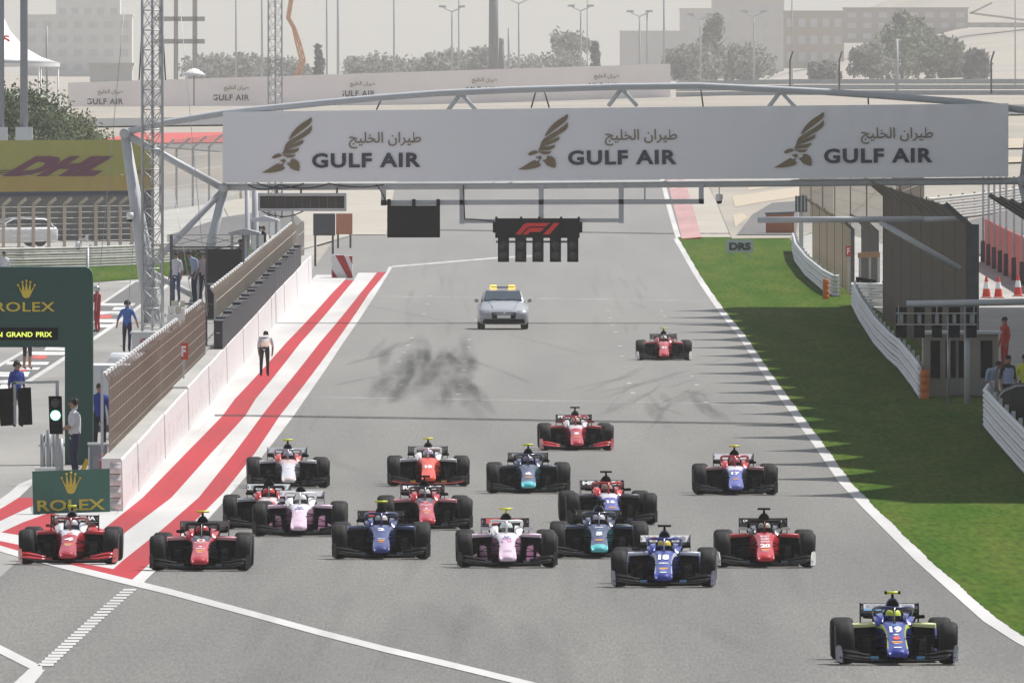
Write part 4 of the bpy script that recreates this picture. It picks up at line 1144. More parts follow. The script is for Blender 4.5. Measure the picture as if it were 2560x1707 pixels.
    for sx in (-1, 1):
        fx = [sx * v for v in (.42, .52, .64, .76, .88)]
        CM['flap_low%d' % sx] = MB().loft(plane(fx, lambda x: (-.80 + .1 * abs(x), .095 + .03 * sstep((abs(x) - .5) / .4), -.62 + .05 * abs(x), .135 + .055 * sstep((abs(x) - .4) / .4)))).mesh('flap')
        CM['flap_high%d' % sx] = MB().loft(plane(fx, lambda x: (-.66 + .06 * abs(x), .14 + .05 * sstep((abs(x) - .4) / .4), -.50 + .03 * abs(x), .165 + .075 * sstep((abs(x) - .4) / .4)))).mesh('flap')
        mb = MB()
        ep = [(.86, -.98, .045), (.95, -.38, .05), (.955, -.36, .27), (.93, -.55, .31), (.885, -.80, .295), (.865, -.94, .17)]
        mb.prism([(sx * x, y, z) for x, y, z in ep], (-sx * .014, 0, 0))
        mb.box((sx * .868, -.86, .17), (.016, .02, .09), 1)
        CM['endplate%d' % sx] = mb.mesh('endplate')
        CM['wing_tag%d' % sx] = MB().box((sx * .36, -.70, .115), (.13, .02, .045)).mesh('bracket')
        mb = MB()
        mb.box((sx * .085, -.84, .108), (.012, .20, .05))
        CM['pylon%d' % sx] = mb.mesh('pylon')
    # rear wing: slot 0 frame, 1 flap face
    mb = MB().prism([(-.45, 3.95, .74), (.45, 3.95, .74), (.45, 4.08, .855), (-.45, 4.08, .855)], (0, .02, -.012))
    CM['rear_flap'] = mb.mesh('rear_flap')
    mb = MB()
    mb.loft([[Vector((x, y, z)) for y, z in ((3.66, .655), (3.80, .66), (3.96, .70), (3.97, .725), (3.80, .70), (3.66, .672))] for x in (-.45, .45)])
    mb.loft([[Vector((x, y, z)) for y, z in ((3.75, .36), (3.95, .40), (3.95, .415), (3.75, .38))] for x in (-.44, .44)])
    mb.bar((0, 3.8, .68), (0, 3.6, .35), .03, .18)
    CM['rear_wing'] = mb.mesh('rear_wing')
    for sx in (-1, 1):
        mb = MB().prism([(sx * .462, 3.60, .30), (sx * .462, 4.05, .30), (sx * .462, 4.12, .50), (sx * .462, 4.12, .87), (sx * .462, 3.70, .86), (sx * .462, 3.60, .70)], (-sx * .012, 0, 0))
        mb.box((sx * .43, 3.935, .79), (.025, .01, .055), 1)
        CM['rear_endplate%d' % sx] = mb.mesh('rear_endplate')
    # wheels, centred on hub
    for nm, w in (('f', .285), ('r', .36)):
        a = w / 2; r = .330
        prof = [(-a + .005, .185), (-a - .004, .21), (-a, .27), (-a + .022, .308), (-a + .06, r - .004), (-a * .4, r), (a * .4, r), (a - .06, r - .004), (a - .022, .308), (a, .27), (a + .004, .21), (a - .005, .185)]
        CM['tyre' + nm] = MB().lathe(prof, (0, 0, 0), 'X', 36).mesh('tyre')
        mb = MB().lathe([(-a + .01, .19), (-a + .03, .15), (-a + .05, .05), (-a + .02, .001)], (0, 0, 0), 'X', 20)
        mb.lathe([(a - .01, .19), (a - .03, .15), (a - .05, .05), (a - .02, .001)], (0, 0, 0), 'X', 20)
        mb.lathe([(-a + .01, .187), (a - .01, .187)], (0, 0, 0), 'X', 20)
        CM['rim' + nm] = mb.mesh('rim')
        CM['band' + nm] = MB().lathe([(a + .006, .235), (a + .007, .25), (a + .004, .262)], (0, 0, 0), 'X', 30).mesh('sidewall_band')
    for sx in (-1, 1):
        mb = MB()
        for p, q, w in (((.14, -.10, .40), (.70, 0, .43), .022), ((.15, .35, .44), (.70, .02, .43), .022), ((.13, -.10, .21), (.70, -.02, .19), .022), ((.15, .35, .22), (.70, 0, .19), .022), ((.15, .12, .47), (.68, .0, .22), .018), ((.14, -.16, .30), (.70, -.10, .30), .016)):
            mb.bar((sx * p[0], p[1], p[2]), (sx * q[0], q[1], q[2]), w * 1.8, w * .7)
        CM['susp_f%d' % sx] = mb.mesh('front_suspension')
        mb = MB()
        for p, q in (((.14, 2.8, .38), (.66, 3.135, .42)), ((.14, 3.3, .40), (.66, 3.15, .42)), ((.14, 2.8, .18), (.66, 3.12, .2)), ((.14, 3.4, .2), (.66, 3.15, .2))):
            mb.bar((sx * p[0], p[1], p[2]), (sx * q[0], q[1], q[2]), .04, .018)
        CM['susp_r%d' % sx] = mb.mesh('rear_suspension')
        CM['duct%d' % sx] = MB().loft([[Vector((sx * x, y, z)) for x, z in ((.58, .26), (.65, .25), (.65, .41), (.59, .40))] for y in (-.14, .10)]).mesh('brake_duct')
    # driver
    mb = MB()
    rings = []
    for z, rx, ry, dy in ((-.115, .085, .10, -.01), (-.09, .112, .125, -.015), (-.03, .124, .142, -.01), (.03, .126, .144, 0), (.085, .112, .128, .005), (.12, .08, .095, .008), (.142, .03, .04, .008)):
        rings.append([Vector((rx * math.cos(a), dy + ry * math.sin(a), z)) for a in [2 * math.pi * k / 20 for k in range(20)]])
    def hsegm(i, k): return 1 if i >= 3 else (2 if (i == 2) else 0)
    mb.loft(rings, segm=hsegm, capm=(0, 1))
    CM['helmet'] = mb.mesh('helmet')
    vr = []
    for z, r_ in ((-.052, 1.025), (.028, 1.03)):
        vr.append([Vector((.125 * r_ * math.cos(a), -.005 + .144 * r_ * math.sin(a), z)) for a in [math.pi * (1.12 + .76 * k / 10) for k in range(11)]])
    mb = MB()
    for k in range(10): mb.add([vr[0][k], vr[0][k + 1], vr[1][k + 1], vr[1][k]], [(0, 1, 2, 3)], 0, True)
    CM['visor'] = mb.mesh('visor')
    pose = dict(pelvis=(0, .0, .16), spine=(0, .10, .28), chest=(0, .16, .47), neck=(0, .15, .57), hbase=(0, .13, .62), head=(0, .12, .68), top=(0, .12, .745),
                shl=(-.17, .12, .50), ell=(-.19, -.12, .40), wrl=(-.12, -.34, .44), hal=(-.11, -.41, .47), shr=(.17, .12, .50), elr=(.19, -.12, .40), wrr=(.12, -.34, .44), har=(.11, -.41, .47),
                hil=(-.09, -.05, .15), knl=(-.11, -.47, .33), anl=(-.09, -.88, .20), tol=(-.09, -.95, .27), hir=(.09, -.05, .15), knr=(.11, -.47, .33), anr=(.09, -.88, .20), tor=(.09, -.95, .27))
    CM['driver'] = body_mesh(pose, 0.92)[0]
build_car_meshes()

W_ = (.80, .80, .79); K_ = (.010, .010, .012); RED = (.50, .018, .025); DKRED = (.30, .012, .02); PINK = (.74, .54, .66); NAVY = (.020, .028, .085); BLUE = (.012, .025, .26)
AQUA = (.10, .52, .55); TEAL = (.010, .085, .10); ORNG = (.80, .075, .030); LIME = (.50, .58, .05); DKBLUE = (.012, .016, .09)
ORANGE = mat('tyre_maker_orange', (.75, .30, .02), rough=.5)
TW = mat('print_white', (.80, .80, .80), rough=.5); TR = mat('print_red', (.55, .02, .03), rough=.5); TB = mat('print_blue', (.03, .07, .35), rough=.5); TK = mat('print_black', (.02, .02, .025), rough=.5); TP = mat('print_pink', (.66, .30, .46), rough=.5)
TG = mat('print_grey', (.28, .28, .30), rough=.5); TLB = mat('print_light_blue', (.15, .40, .65), rough=.5)

def decal(name, s, root, z0, z1, width, material, bold=.03, x=0.0, space=1.0):
    """printed word on the nose between two heights of the nose top"""
    y0, y1 = nose_y(z0), nose_y(z1)
    ang = math.atan2(z1 - z0, y1 - y0); ln = math.hypot(y1 - y0, z1 - z0)
    return letters(name, s, width, ln, material, root, (x, (y0 + y1) / 2 - .0, (z0 + z1) / 2 + .013), (ang, 0, 0), bold, space)

def bar_decal(name, root, z0, z1, width, material, x=0.0, poly=None, lift=.012):
    y0, y1 = nose_y(z0), nose_y(z1)
    if poly:
        pts = [(x + u * width / 2, y0 + (y1 - y0) * (v + 1) / 2, nose_z(y0 + (y1 - y0) * (v + 1) / 2) + lift) for u, v in poly]
    else:
        pts = [(x - width / 2, y0, nose_z(y0) + lift), (x + width / 2, y0, nose_z(y0) + lift), (x + width / 2, y1, nose_z(y1) + lift), (x - width / 2, y1, nose_z(y1) + lift)]
    return MB().poly(pts).obj(name, material, root)

ROUND = [(math.cos(a), math.sin(a)) for a in [2 * math.pi * k / 14 for k in range(14)]]
STAR = []
for k in range(10):
    r_ = 1.0 if k % 2 == 0 else .42
    a_ = math.pi / 2 + math.pi * k / 5
    STAR.append((r_ * math.cos(a_), r_ * math.sin(a_)))

def race_car(px, py, label, yaw=0.0, up=W_, low=W_, side=K_, trim=None, tip=None, cock=K_, halo=K_, cover=K_, pod=K_, podside=None, wing=K_, flap=K_, ends=K_, rear=K_, rear_end=K_,
             mirror=K_, camera='black', helmet=W_, helmet2=None, halo_trim=None, tags=(.10, .13, .18), driver=None, duct=None):
    g = G(px, py)
    t = thing('racing_car', label, 'racing car', g, yaw, 'single-seater racing cars on the track')
    slope = math.atan2(zb(g.y + 3.135) - zb(g.y), 3.135)
    t.rotation_euler = (slope, 0, yaw)
    t.scale = (.97, .97, .97)
    p = paint
    mono = link('monocoque', CM['monocoque'], [p(up), p(low), p(side), p(trim or low), p(tip or low)], t)
    for k in ('cockpit_side_l', 'cockpit_side_r'): link('cockpit_side', CM[k], [p(cock)], t)
    link('headrest', CM['headrest'], [M_MATTBLK], t)
    link('engine_cover', CM['engine_cover'], [p(cover), M_MATTBLK], t)
    h = link('halo', CM['halo'], [p(halo)], t)
    if halo_trim: link('halo_trim', CM['halo_trim'], [p(halo_trim)], h)
    link('floor', CM['floor'], [M_MATTBLK], t)
    cb = link('camera_bar', CM['camera_bar'], [M_MATTBLK if camera == 'black' else M_YEL, M_MATTBLK if camera != 'allyellow' else M_YEL], t)
    if camera == 'capped': link('end_caps', CM['camera_caps'], [M_MATTBLK], cb)
    fw = link('front_wing', CM['front_wing'], [p(wing)], t)
    for sx in (-1, 1):
        link('sidepod', CM['sidepod%d' % sx], [p(pod), M_MATTBLK, p(podside or K_)], t)
        link('bargeboard', CM['bargeboard%d' % sx], [p(duct) if duct else M_BLACKP], t)
        link('mirror', CM['mirror%d' % sx], [p(mirror), M_BLACKP], t)
        link('flap', CM['flap_low%d' % sx], [p(flap)], fw); link('flap', CM['flap_high%d' % sx], [p(flap)], fw)
        link('endplate', CM['endplate%d' % sx], [p(ends), ORANGE], fw)
        link('bracket', CM['wing_tag%d' % sx], [p(tags)], fw)
        link('pylon', CM['pylon%d' % sx], [M_BLACKP], fw)
        link('front_suspension', CM['susp_f%d' % sx], [M_BLACKP], t); link('rear_suspension', CM['susp_r%d' % sx], [M_BLACKP], t)
        link('brake_duct', CM['duct%d' % sx], [M_BLACKP], t)
        for ax, y, xc in (('f', 0, .802), ('r', 3.135, .765)):
            w = bpy.data.objects.new('wheel', None); COL.objects.link(w); w.parent = t; w.location = (sx * xc, y, .330)
            w.rotation_euler = (0, R(2.2) * sx, 0) if ax == 'f' else (0, R(1) * sx, 0)
            link('tyre', CM['tyre' + ax], [M_TYRE], w); link('rim', CM['rim' + ax], [M_RIM], w); link('sidewall_band', CM['band' + ax], [TG], w, rot=(0, 0, 0 if sx > 0 else math.pi))
    rw = link('rear_wing', CM['rear_wing'], [M_BLACKP], t)
    link('flap', CM['rear_flap'], [p(rear)], rw)
    for sx in (-1, 1): link('endplate', CM['rear_endplate%d' % sx], [p(rear_end), TW], rw)
    t['rw'] = 0; del t['rw']
    # orange tyre-maker stripe on the nose
    # the driver sits in the car: a thing of its own
    d = thing('person', driver or ('helmeted driver in the ' + ' '.join(label.split()[:11])), 'person', t.matrix_basis @ Vector((0, 1.62, 0.0)), yaw, 'drivers in the racing cars')
    d.rotation_euler = t.rotation_euler
    d.scale = (.97, .97, .97)
    dm = cloth('driver_%d' % int(helmet[0] * 100 + helmet[2] * 10), tuple(.55 * c + .02 for c in helmet))
    bd = link('body', CM['driver'], [dm, M_MATTBLK, dm, dm, dm, dm, M_MATTBLK], d)
    hl = link('helmet', CM['helmet'], [p(helmet2 or helmet), p(helmet), p(helmet2 or helmet)], bd, loc=(0, .115, .685))
    link('visor', CM['visor'], [M_GLASS], hl)
    return t, rw

def rear_text(rw, s, material, width=.80, height=.075, bold=.03, x=0.0, z=.80, space=1.0):
    ang = math.atan2(.115, .13)
    y = 3.95 + (z - .74) / .115 * .13 - .008
    return letters('lettering', s, width, height / math.sin(ang), material, rw, (x, y, z), (ang, 0, 0), bold, space)

def rear_panel(rw, x0, x1, z0, z1, material):
    f = lambda z: 3.95 + (z - .74) / .115 * .13 - .004
    return MB().poly([(x0, f(z0), z0 + .0), (x1, f(z0), z0), (x1, f(z1), z1), (x0, f(z1), z1)]).obj('wing_panel', material, rw)

def maker(root, z=.300, w=.17, extra=True):
    bar_decal('sponsor_stripe', root, z, z + .018, w, ORANGE)
    if extra: decal('lettering', 'FORMULA 2', root, z - .022, z - .008, w * .75, TW, .02)

# --- the field, nearest first
c, rw = race_car(2241, 1659, 'leading blue racing car with lime edging and white 19, nearest the camera', R(0.67), driver='driver with lime green helmet in the leading blue car', up=BLUE, low=BLUE, side=(.01, .015, .10), trim=LIME, tip=BLUE, cock=BLUE, halo=DKBLUE, cover=DKBLUE, pod=(.62, .66, .30), podside=BLUE, ends=DKBLUE, rear=K_, camera='capped', helmet=(.62, .75, .05), helmet2=(.10, .35, .65), halo_trim=LIME, tags=(.12, .38, .65))
decal('race_number', '19', c, .475, .560, .19, TW, .05)
bar_decal('sponsor_stripe', c, .574, .584, .12, TLB)
bar_decal('star_logo', c, .432, .458, .13, TW, poly=STAR); bar_decal('round_logo', c, .375, .422, .11, mat('print_orange_red', (.75, .09, .04)), poly=ROUND)
maker(c, .335, .16); bar_decal('tip_stripe', c, .262, .274, .12, TW)
rear_panel(rw, -.40, -.03, .775, .845, mat('panel_pale_grey', (.55, .57, .60))); rear_panel(rw, .06, .40, .775, .845, MATS['panel_pale_grey']); rear_panel(rw, -.40, -.12, .745, .772, TLB)
rear_text(rw, 'MODLPERF', TG, .32, .05, x=-.2, z=.812); rear_text(rw, 'CE.COM', TG, .28, .05, x=.22, z=.812)

c, rw = race_car(1659, 1466, 'blue racing car with silver edging, white 18 and black camera bar', R(-0.82), driver='driver with yellow helmet in the blue car numbered 18', up=(.022, .045, .30), low=(.022, .045, .30), side=(.01, .015, .10), trim=(.5, .52, .56), tip=BLUE, cock=BLUE, halo=(.02, .04, .25), cover=DKBLUE, pod=(.55, .58, .70), podside=BLUE, ends=DKBLUE, rear=(.72, .72, .72), camera='black', helmet=(.70, .52, .03), helmet2=(.25, .28, .33), halo_trim=W_, tags=(.15, .35, .60))
decal('race_number', '18', c, .475, .560, .20, TW, .06); decal('lettering', 'OMMIO', c, .405, .430, .17, TW, .03); maker(c, .325, .16); bar_decal('tip_stripe', c, .262, .276, .12, TW)
rear_text(rw, 'Y', TG, .11, .085, x=-.34); rear_text(rw, 'o', ORANGE, .11, .085, x=-.20); rear_text(rw, 'o', ORANGE, .1, .085, x=.02); rear_text(rw, 's', TG, .09, .08, x=.19); rear_text(rw, 'e', TG, .12, .085, x=.32)
for sx in (-1, 1): letters('lettering', 'OSMIC', .22, .035, TW, c, (sx * .49, 1.214, .57), bold=.03)

c, rw = race_car(1913, 1417, 'red racing car with white 20 on its nose and white front endplates', R(-0.05), driver='driver with pale helmet in the red car numbered 20', up=RED, low=RED, side=RED, trim=RED, tip=RED, cock=(.05, .05, .055), halo=K_, cover=K_, pod=RED, ends=W_, rear=K_, mirror=(.7, .7, .7), helmet=(.35, .36, .28), helmet2=(.12, .09, .07), halo_trim=RED)
decal('race_number', '20', c, .365, .430, .185, TW, .05)
for z, s in ((.545, 'ROKIT'), (.500, 'SAUBER'), (.455, 'SAWTRON')): decal('lettering', s, c, z, z + .030, .16, TW, .02)
maker(c, .325, .16); rear_text(rw, '(Aco', TW, .2, .05, x=-.28); rear_text(rw, 'liens', TW, .2, .05, x=.26)

c, rw = race_car(1268, 1417, 'pale pink and white racing car with all-yellow camera bar', R(0.64), driver='driver in the pink and white car with all-yellow camera bar', up=(.78, .72, .76), low=PINK, side=(.36, .18, .29), trim=W_, tip=PINK, cock=W_, halo=W_, cover=(.03, .03, .03), pod=PINK, rear=K_, rear_end=(.20, .12, .20), mirror=(.7, .7, .72), camera='allyellow', helmet=(.55, .62, .58), helmet2=(.10, .09, .10), duct=(.35, .14, .27))
decal('lettering', 'BWT', c, .512, .530, .18, TB, .04); bar_decal('drop_logo', c, .545, .575, .10, TB, poly=ROUND); bar_decal('drop_logo', c, .552, .568, .07, TW, poly=ROUND, lift=.016)
decal('race_number', '12', c, .470, .505, .20, TP, .02); bar_decal('thin_stripe', c, .315, .320, .16, TG); bar_decal('thin_stripe', c, .296, .301, .15, TG)
rear_panel(rw, -.36, -.10, .750, .845, TR); rear_text(rw, 'aramco', TR, .16, .03, x=.2, z=.825)

c, rw = race_car(1498, 1394, 'navy racing car with turquoise nose tip and white 5', R(-0.05), driver='driver with silver helmet in the navy car numbered 5', up=(.05, .065, .15), low=(.05, .065, .15), side=TEAL, trim=(.15, .17, .25), tip=AQUA, cock=NAVY, halo=(.012, .016, .06), cover=(.01, .03, .04), pod=(.04, .06, .12), ends=K_, rear=(.03, .03, .03), helmet=(.55, .56, .60), helmet2=(.60, .12, .04), halo_trim=W_)
decal('race_number', '5', c, .425, .490, .13, TW, .07); decal('lettering', 'DAMS', c, .560, .578, .15, TW, .03); decal('lettering', 'OTAS', c, .515, .532, .09, TLB, .02); maker(c, .335, .15, False)

c, rw = race_car(953, 1396, 'dark blue racing car with white 2 and plain yellow camera bar', R(0.3), driver='driver in the dark blue car numbered 2', up=(.035, .055, .19), low=(.030, .05, .20), side=DKBLUE, trim=(.12, .15, .25), tip=(.02, .035, .18), cock=(.015, .025, .14), halo=(.015, .025, .12), cover=K_, pod=(.03, .05, .14), rear=(.02, .02, .022), camera='yellow', helmet=(.60, .55, .55), helmet2=(.10, .12, .16))
decal('race_number', '2', c, .520, .570, .13, TW, .06); decal('lettering', 'VIRTUOSI', c, .372, .388, .14, TW, .02); maker(c, .340, .13, False); bar_decal('thin_stripe', c, .315, .324, .09, ORANGE)
rear_panel(rw, -.25, -.10, .75, .84, TR)

c, rw = race_car(501, 1425, 'black and red racing car with red 8 in a white shield, on the stripes', R(-0.38), driver='driver with red helmet in the black and red car numbered 8', up=(.02, .025, .045), low=(.52, .05, .065), side=K_, trim=(.52, .05, .065), tip=(.45, .02, .03), cock=RED, halo=(.015, .016, .028), cover=(.02, .018, .018), pod=(.60, .22, .24), rear=(.035, .035, .037), rear_end=(.10, .015, .02), camera='yellow', helmet=(.45, .05, .05), helmet2=(.12, .12, .14), halo_trim=W_)
bar_decal('shield', c, .495, .510, .22, TW, poly=[(-1, 1), (-1, .2), (0, -1), (1, .2), (1, 1), (0, -.1)]); bar_decal('number_plate', c, .515, .566, .15, TW, poly=ROUND)
decal('race_number', '8', c, .522, .560, .075, TR, .06)
bar_decal('star_logo', c, .420, .450, .09, TW, poly=STAR); decal('lettering', 'NEXUS', c, .392, .408, .17, TW, .03); maker(c, .355, .16)
for sx in (-1, 1): letters('lettering', 'RICHARD MILLE', .26, .016, TW, c, (sx * .47, 1.214, .566), bold=.02)

c, rw = race_car(172, 1409, 'red and white racing car with white 4 and red front wing', R(-0.6), driver='driver with white and blue helmet in the red car numbered 4', up=(.66, .67, .70), low=(.42, .025, .04), side=(.30, .012, .02), trim=(.40, .02, .03), tip=(.40, .025, .04), cock=(.68, .68, .70), halo=(.22, .010, .015), cover=(.16, .15, .18), pod=RED, wing=(.03, .03, .03), flap=(.42, .015, .025), ends=(.42, .015, .025), rear=K_, mirror=(.20, .01, .015), camera='capped', helmet=(.55, .50, .52), helmet2=(.10, .13, .40), halo_trim=(.30, .01, .015), tags=(.42, .02, .03))
decal('race_number', '4', c, .430, .490, .17, TW, .05); decal('lettering', 'KFC', c, .50, .575, .10, TR, .02); maker(c, .365, .16); rear_text(rw, 'PERTAMINA', TW, .78, .075, .045)

c, rw = race_car(748, 1339, 'pale pink and white racing car with black camera bar, left of centre', R(-0.34), driver='driver with white helmet in the pink and white car left of centre', up=(.78, .72, .76), low=PINK, side=(.36, .19, .29), trim=W_, tip=PINK, cock=W_, halo=W_, cover=(.03, .03, .035), pod=PINK, rear=(.60, .60, .62), rear_end=(.35, .18, .28), mirror=(.6, .6, .62), helmet=(.66, .66, .66), helmet2=(.45, .36, .22), duct=(.35, .16, .27))
decal('lettering', 'BWT', c, .520, .538, .18, TB, .04); bar_decal('drop_logo', c, .550, .580, .10, TB, poly=ROUND); bar_decal('drop_logo', c, .557, .573, .07, TW, poly=ROUND, lift=.016); decal('race_number', '11', c, .465, .505, .14, TW, .03)
bar_decal('thin_stripe', c, .315, .320, .16, TP)

c, rw = race_car(672, 1321, 'black racing car with red cockpit and pale wing, half behind the pink one', R(0.6), driver='driver with red helmet in the car half behind the pink one', up=(.70, .60, .60), low=(.50, .05, .06), side=K_, trim=W_, tip=(.5, .05, .06), cock=RED, halo=K_, cover=K_, pod=(.40, .42, .46), rear=(.62, .66, .68), helmet=(.68, .05, .04), helmet2=(.20, .20, .24), halo_trim=(.6, .6, .6))
rear_text(rw, 'FESCO', TG, .74, .075, .02)

c, rw = race_car(1066, 1323, 'black and red racing car in midfield with white lettered rear wing', R(1.5), driver='driver in the midfield black and red car with lettered rear wing', up=(.04, .045, .065), low=(.50, .06, .085), side=K_, trim=(.50, .06, .085), tip=(.45, .03, .04), cock=RED, halo=(.02, .02, .035), cover=K_, pod=(.60, .24, .27), rear=K_, rear_end=(.12, .03, .035), helmet=(.55, .50, .50), helmet2=(.40, .10, .08), halo_trim=(.6, .6, .62))
bar_decal('shield', c, .485, .505, .22, TW, poly=[(-1, 1), (-1, .2), (0, -1), (1, .2), (1, 1), (0, -.1)]); decal('race_number', '7', c, .520, .565, .13, mat('print_rose', (.60, .22, .26)), .05)
bar_decal('star_logo', c, .415, .445, .09, TW, poly=STAR); decal('lettering', 'NEXUS', c, .388, .404, .15, TW, .03); maker(c, .350, .14); rear_text(rw, 'RENAULT', TW, .80, .075, .05)

c, rw = race_car(1528, 1310, 'red haloed racing car with blue nose, black camera bar and big M on its wing', R(2.7), driver='driver in the red haloed car with a big M on its wing', up=(.74, .68, .72), low=(.10, .12, .40), side=(.03, .03, .05), trim=(.10, .12, .36), tip=(.10, .12, .40), cock=(.60, .03, .035), halo=(.45, .02, .03), cover=K_, pod=(.10, .10, .11), rear=K_, rear_end=(.10, .02, .03), helmet=(.30, .25, .20), helmet2=(.12, .10, .10))
decal('race_number', '16', c, .430, .490, .17, TW, .05); maker(c, .34, .14, False); rear_text(rw, 'MP KTOI', TW, .80, .08, .05)

c, rw = race_car(1839, 1236, 'red haloed racing car with white 17 and yellow camera bar near the grass', R(0.2), driver='driver in the red haloed car numbered 17', up=(.74, .70, .74), low=(.10, .13, .42), side=(.04, .04, .06), trim=(.10, .13, .40), tip=(.12, .14, .42), cock=(.60, .04, .045), halo=(.45, .03, .04), cover=K_, pod=(.40, .20, .22), rear=(.62, .62, .66), helmet=(.35, .10, .12), helmet2=(.05, .25, .40), camera='yellow')
decal('race_number', '17', c, .440, .500, .19, TW, .05); maker(c, .34, .13, False)

c, rw = race_car(1321, 1232, 'navy racing car with turquoise nose tip and white 6 in midfield', R(0.1), driver='driver in the navy car numbered 6', up=(.08, .095, .16), low=(.08, .095, .18), side=TEAL, trim=(.12, .14, .20), tip=AQUA, cock=NAVY, halo=(.02, .025, .07), cover=(.02, .02, .03), pod=(.03, .04, .06), rear=(.03, .03, .035), helmet=(.25, .22, .30), helmet2=(.05, .15, .60), camera='yellow')
decal('race_number', '6', c, .405, .465, .15, TW, .07); maker(c, .35, .15, False); rear_text(rw, 'ROKITA', TG, .74, .06, .03)

c, rw = race_car(1071, 1214, 'white racing car with bright orange-red nose and yellow camera bar', R(0.4), driver='driver in the white car with orange-red nose', up=ORNG, low=ORNG, side=(.45, .05, .03), trim=ORNG, tip=ORNG, cock=W_, halo=(.66, .63, .64), cover=(.05, .03, .03), pod=(.55, .55, .56), rear=(.04, .04, .04), wing=(.40, .03, .03), helmet=(.40, .38, .50), helmet2=(.14, .14, .40), camera='yellow', tags=(.50, .45, .06))
decal('race_number', '10', c, .400, .465, .17, TW, .07)

c, rw = race_car(721, 1218, 'hazy white-nosed racing car beside the stripes, orange round its cockpit', R(1.0), driver='driver in the hazy white-nosed car beside the stripes', up=(.66, .45, .42), low=(.62, .62, .66), side=(.20, .20, .21), trim=(.6, .6, .62), tip=(.66, .60, .58), cock=(.62, .07, .05), halo=(.30, .30, .33), cover=(.05, .05, .05), pod=(.58, .58, .60), rear=(.40, .42, .46), helmet=(.35, .36, .45), helmet2=(.12, .18, .36), camera='yellow')
decal('race_number', '9', c, .400, .465, .12, TW, .07)

c, rw = race_car(1441, 1125, 'red and white racing car with red halo and red front wing, behind the pack', R(0.85), driver='driver in the red and white car behind the pack', up=(.66, .62, .64), low=(.46, .03, .05), side=(.30, .02, .03), trim=(.45, .03, .04), tip=(.46, .04, .06), cock=(.62, .60, .62), halo=(.42, .02, .03), cover=(.03, .03, .05), pod=(.46, .04, .05), flap=(.46, .02, .03), ends=(.46, .02, .03), rear=K_, mirror=(.30, .02, .025), helmet=(.45, .30, .28), helmet2=(.30, .28, .20))
decal('race_number', '3', c, .395, .450, .13, TW, .06); decal('lettering', 'KFC', c, .49, .545, .10, TR, .03); maker(c, .335, .14, False); rear_text(rw, 'PERTAMINA', TW, .80, .075, .045)

c, rw = race_car(1660, 900, 'hazy red racing car, farthest back, with white endplates and yellow camera bar', R(0), driver='driver with white helmet in the farthest hazy red car', up=(.55, .13, .15), low=(.48, .05, .06), side=(.30, .03, .04), trim=(.48, .05, .06), tip=(.45, .03, .04), cock=(.35, .04, .05), halo=(.06, .06, .08), cover=K_, pod=(.55, .10, .12), ends=W_, rear=(.05, .06, .06), mirror=(.6, .6, .6), helmet=(.62, .60, .58), helmet2=(.22, .08, .10), camera='yellow')
decal('race_number', '21', c, .395, .455, .16, TW, .05)
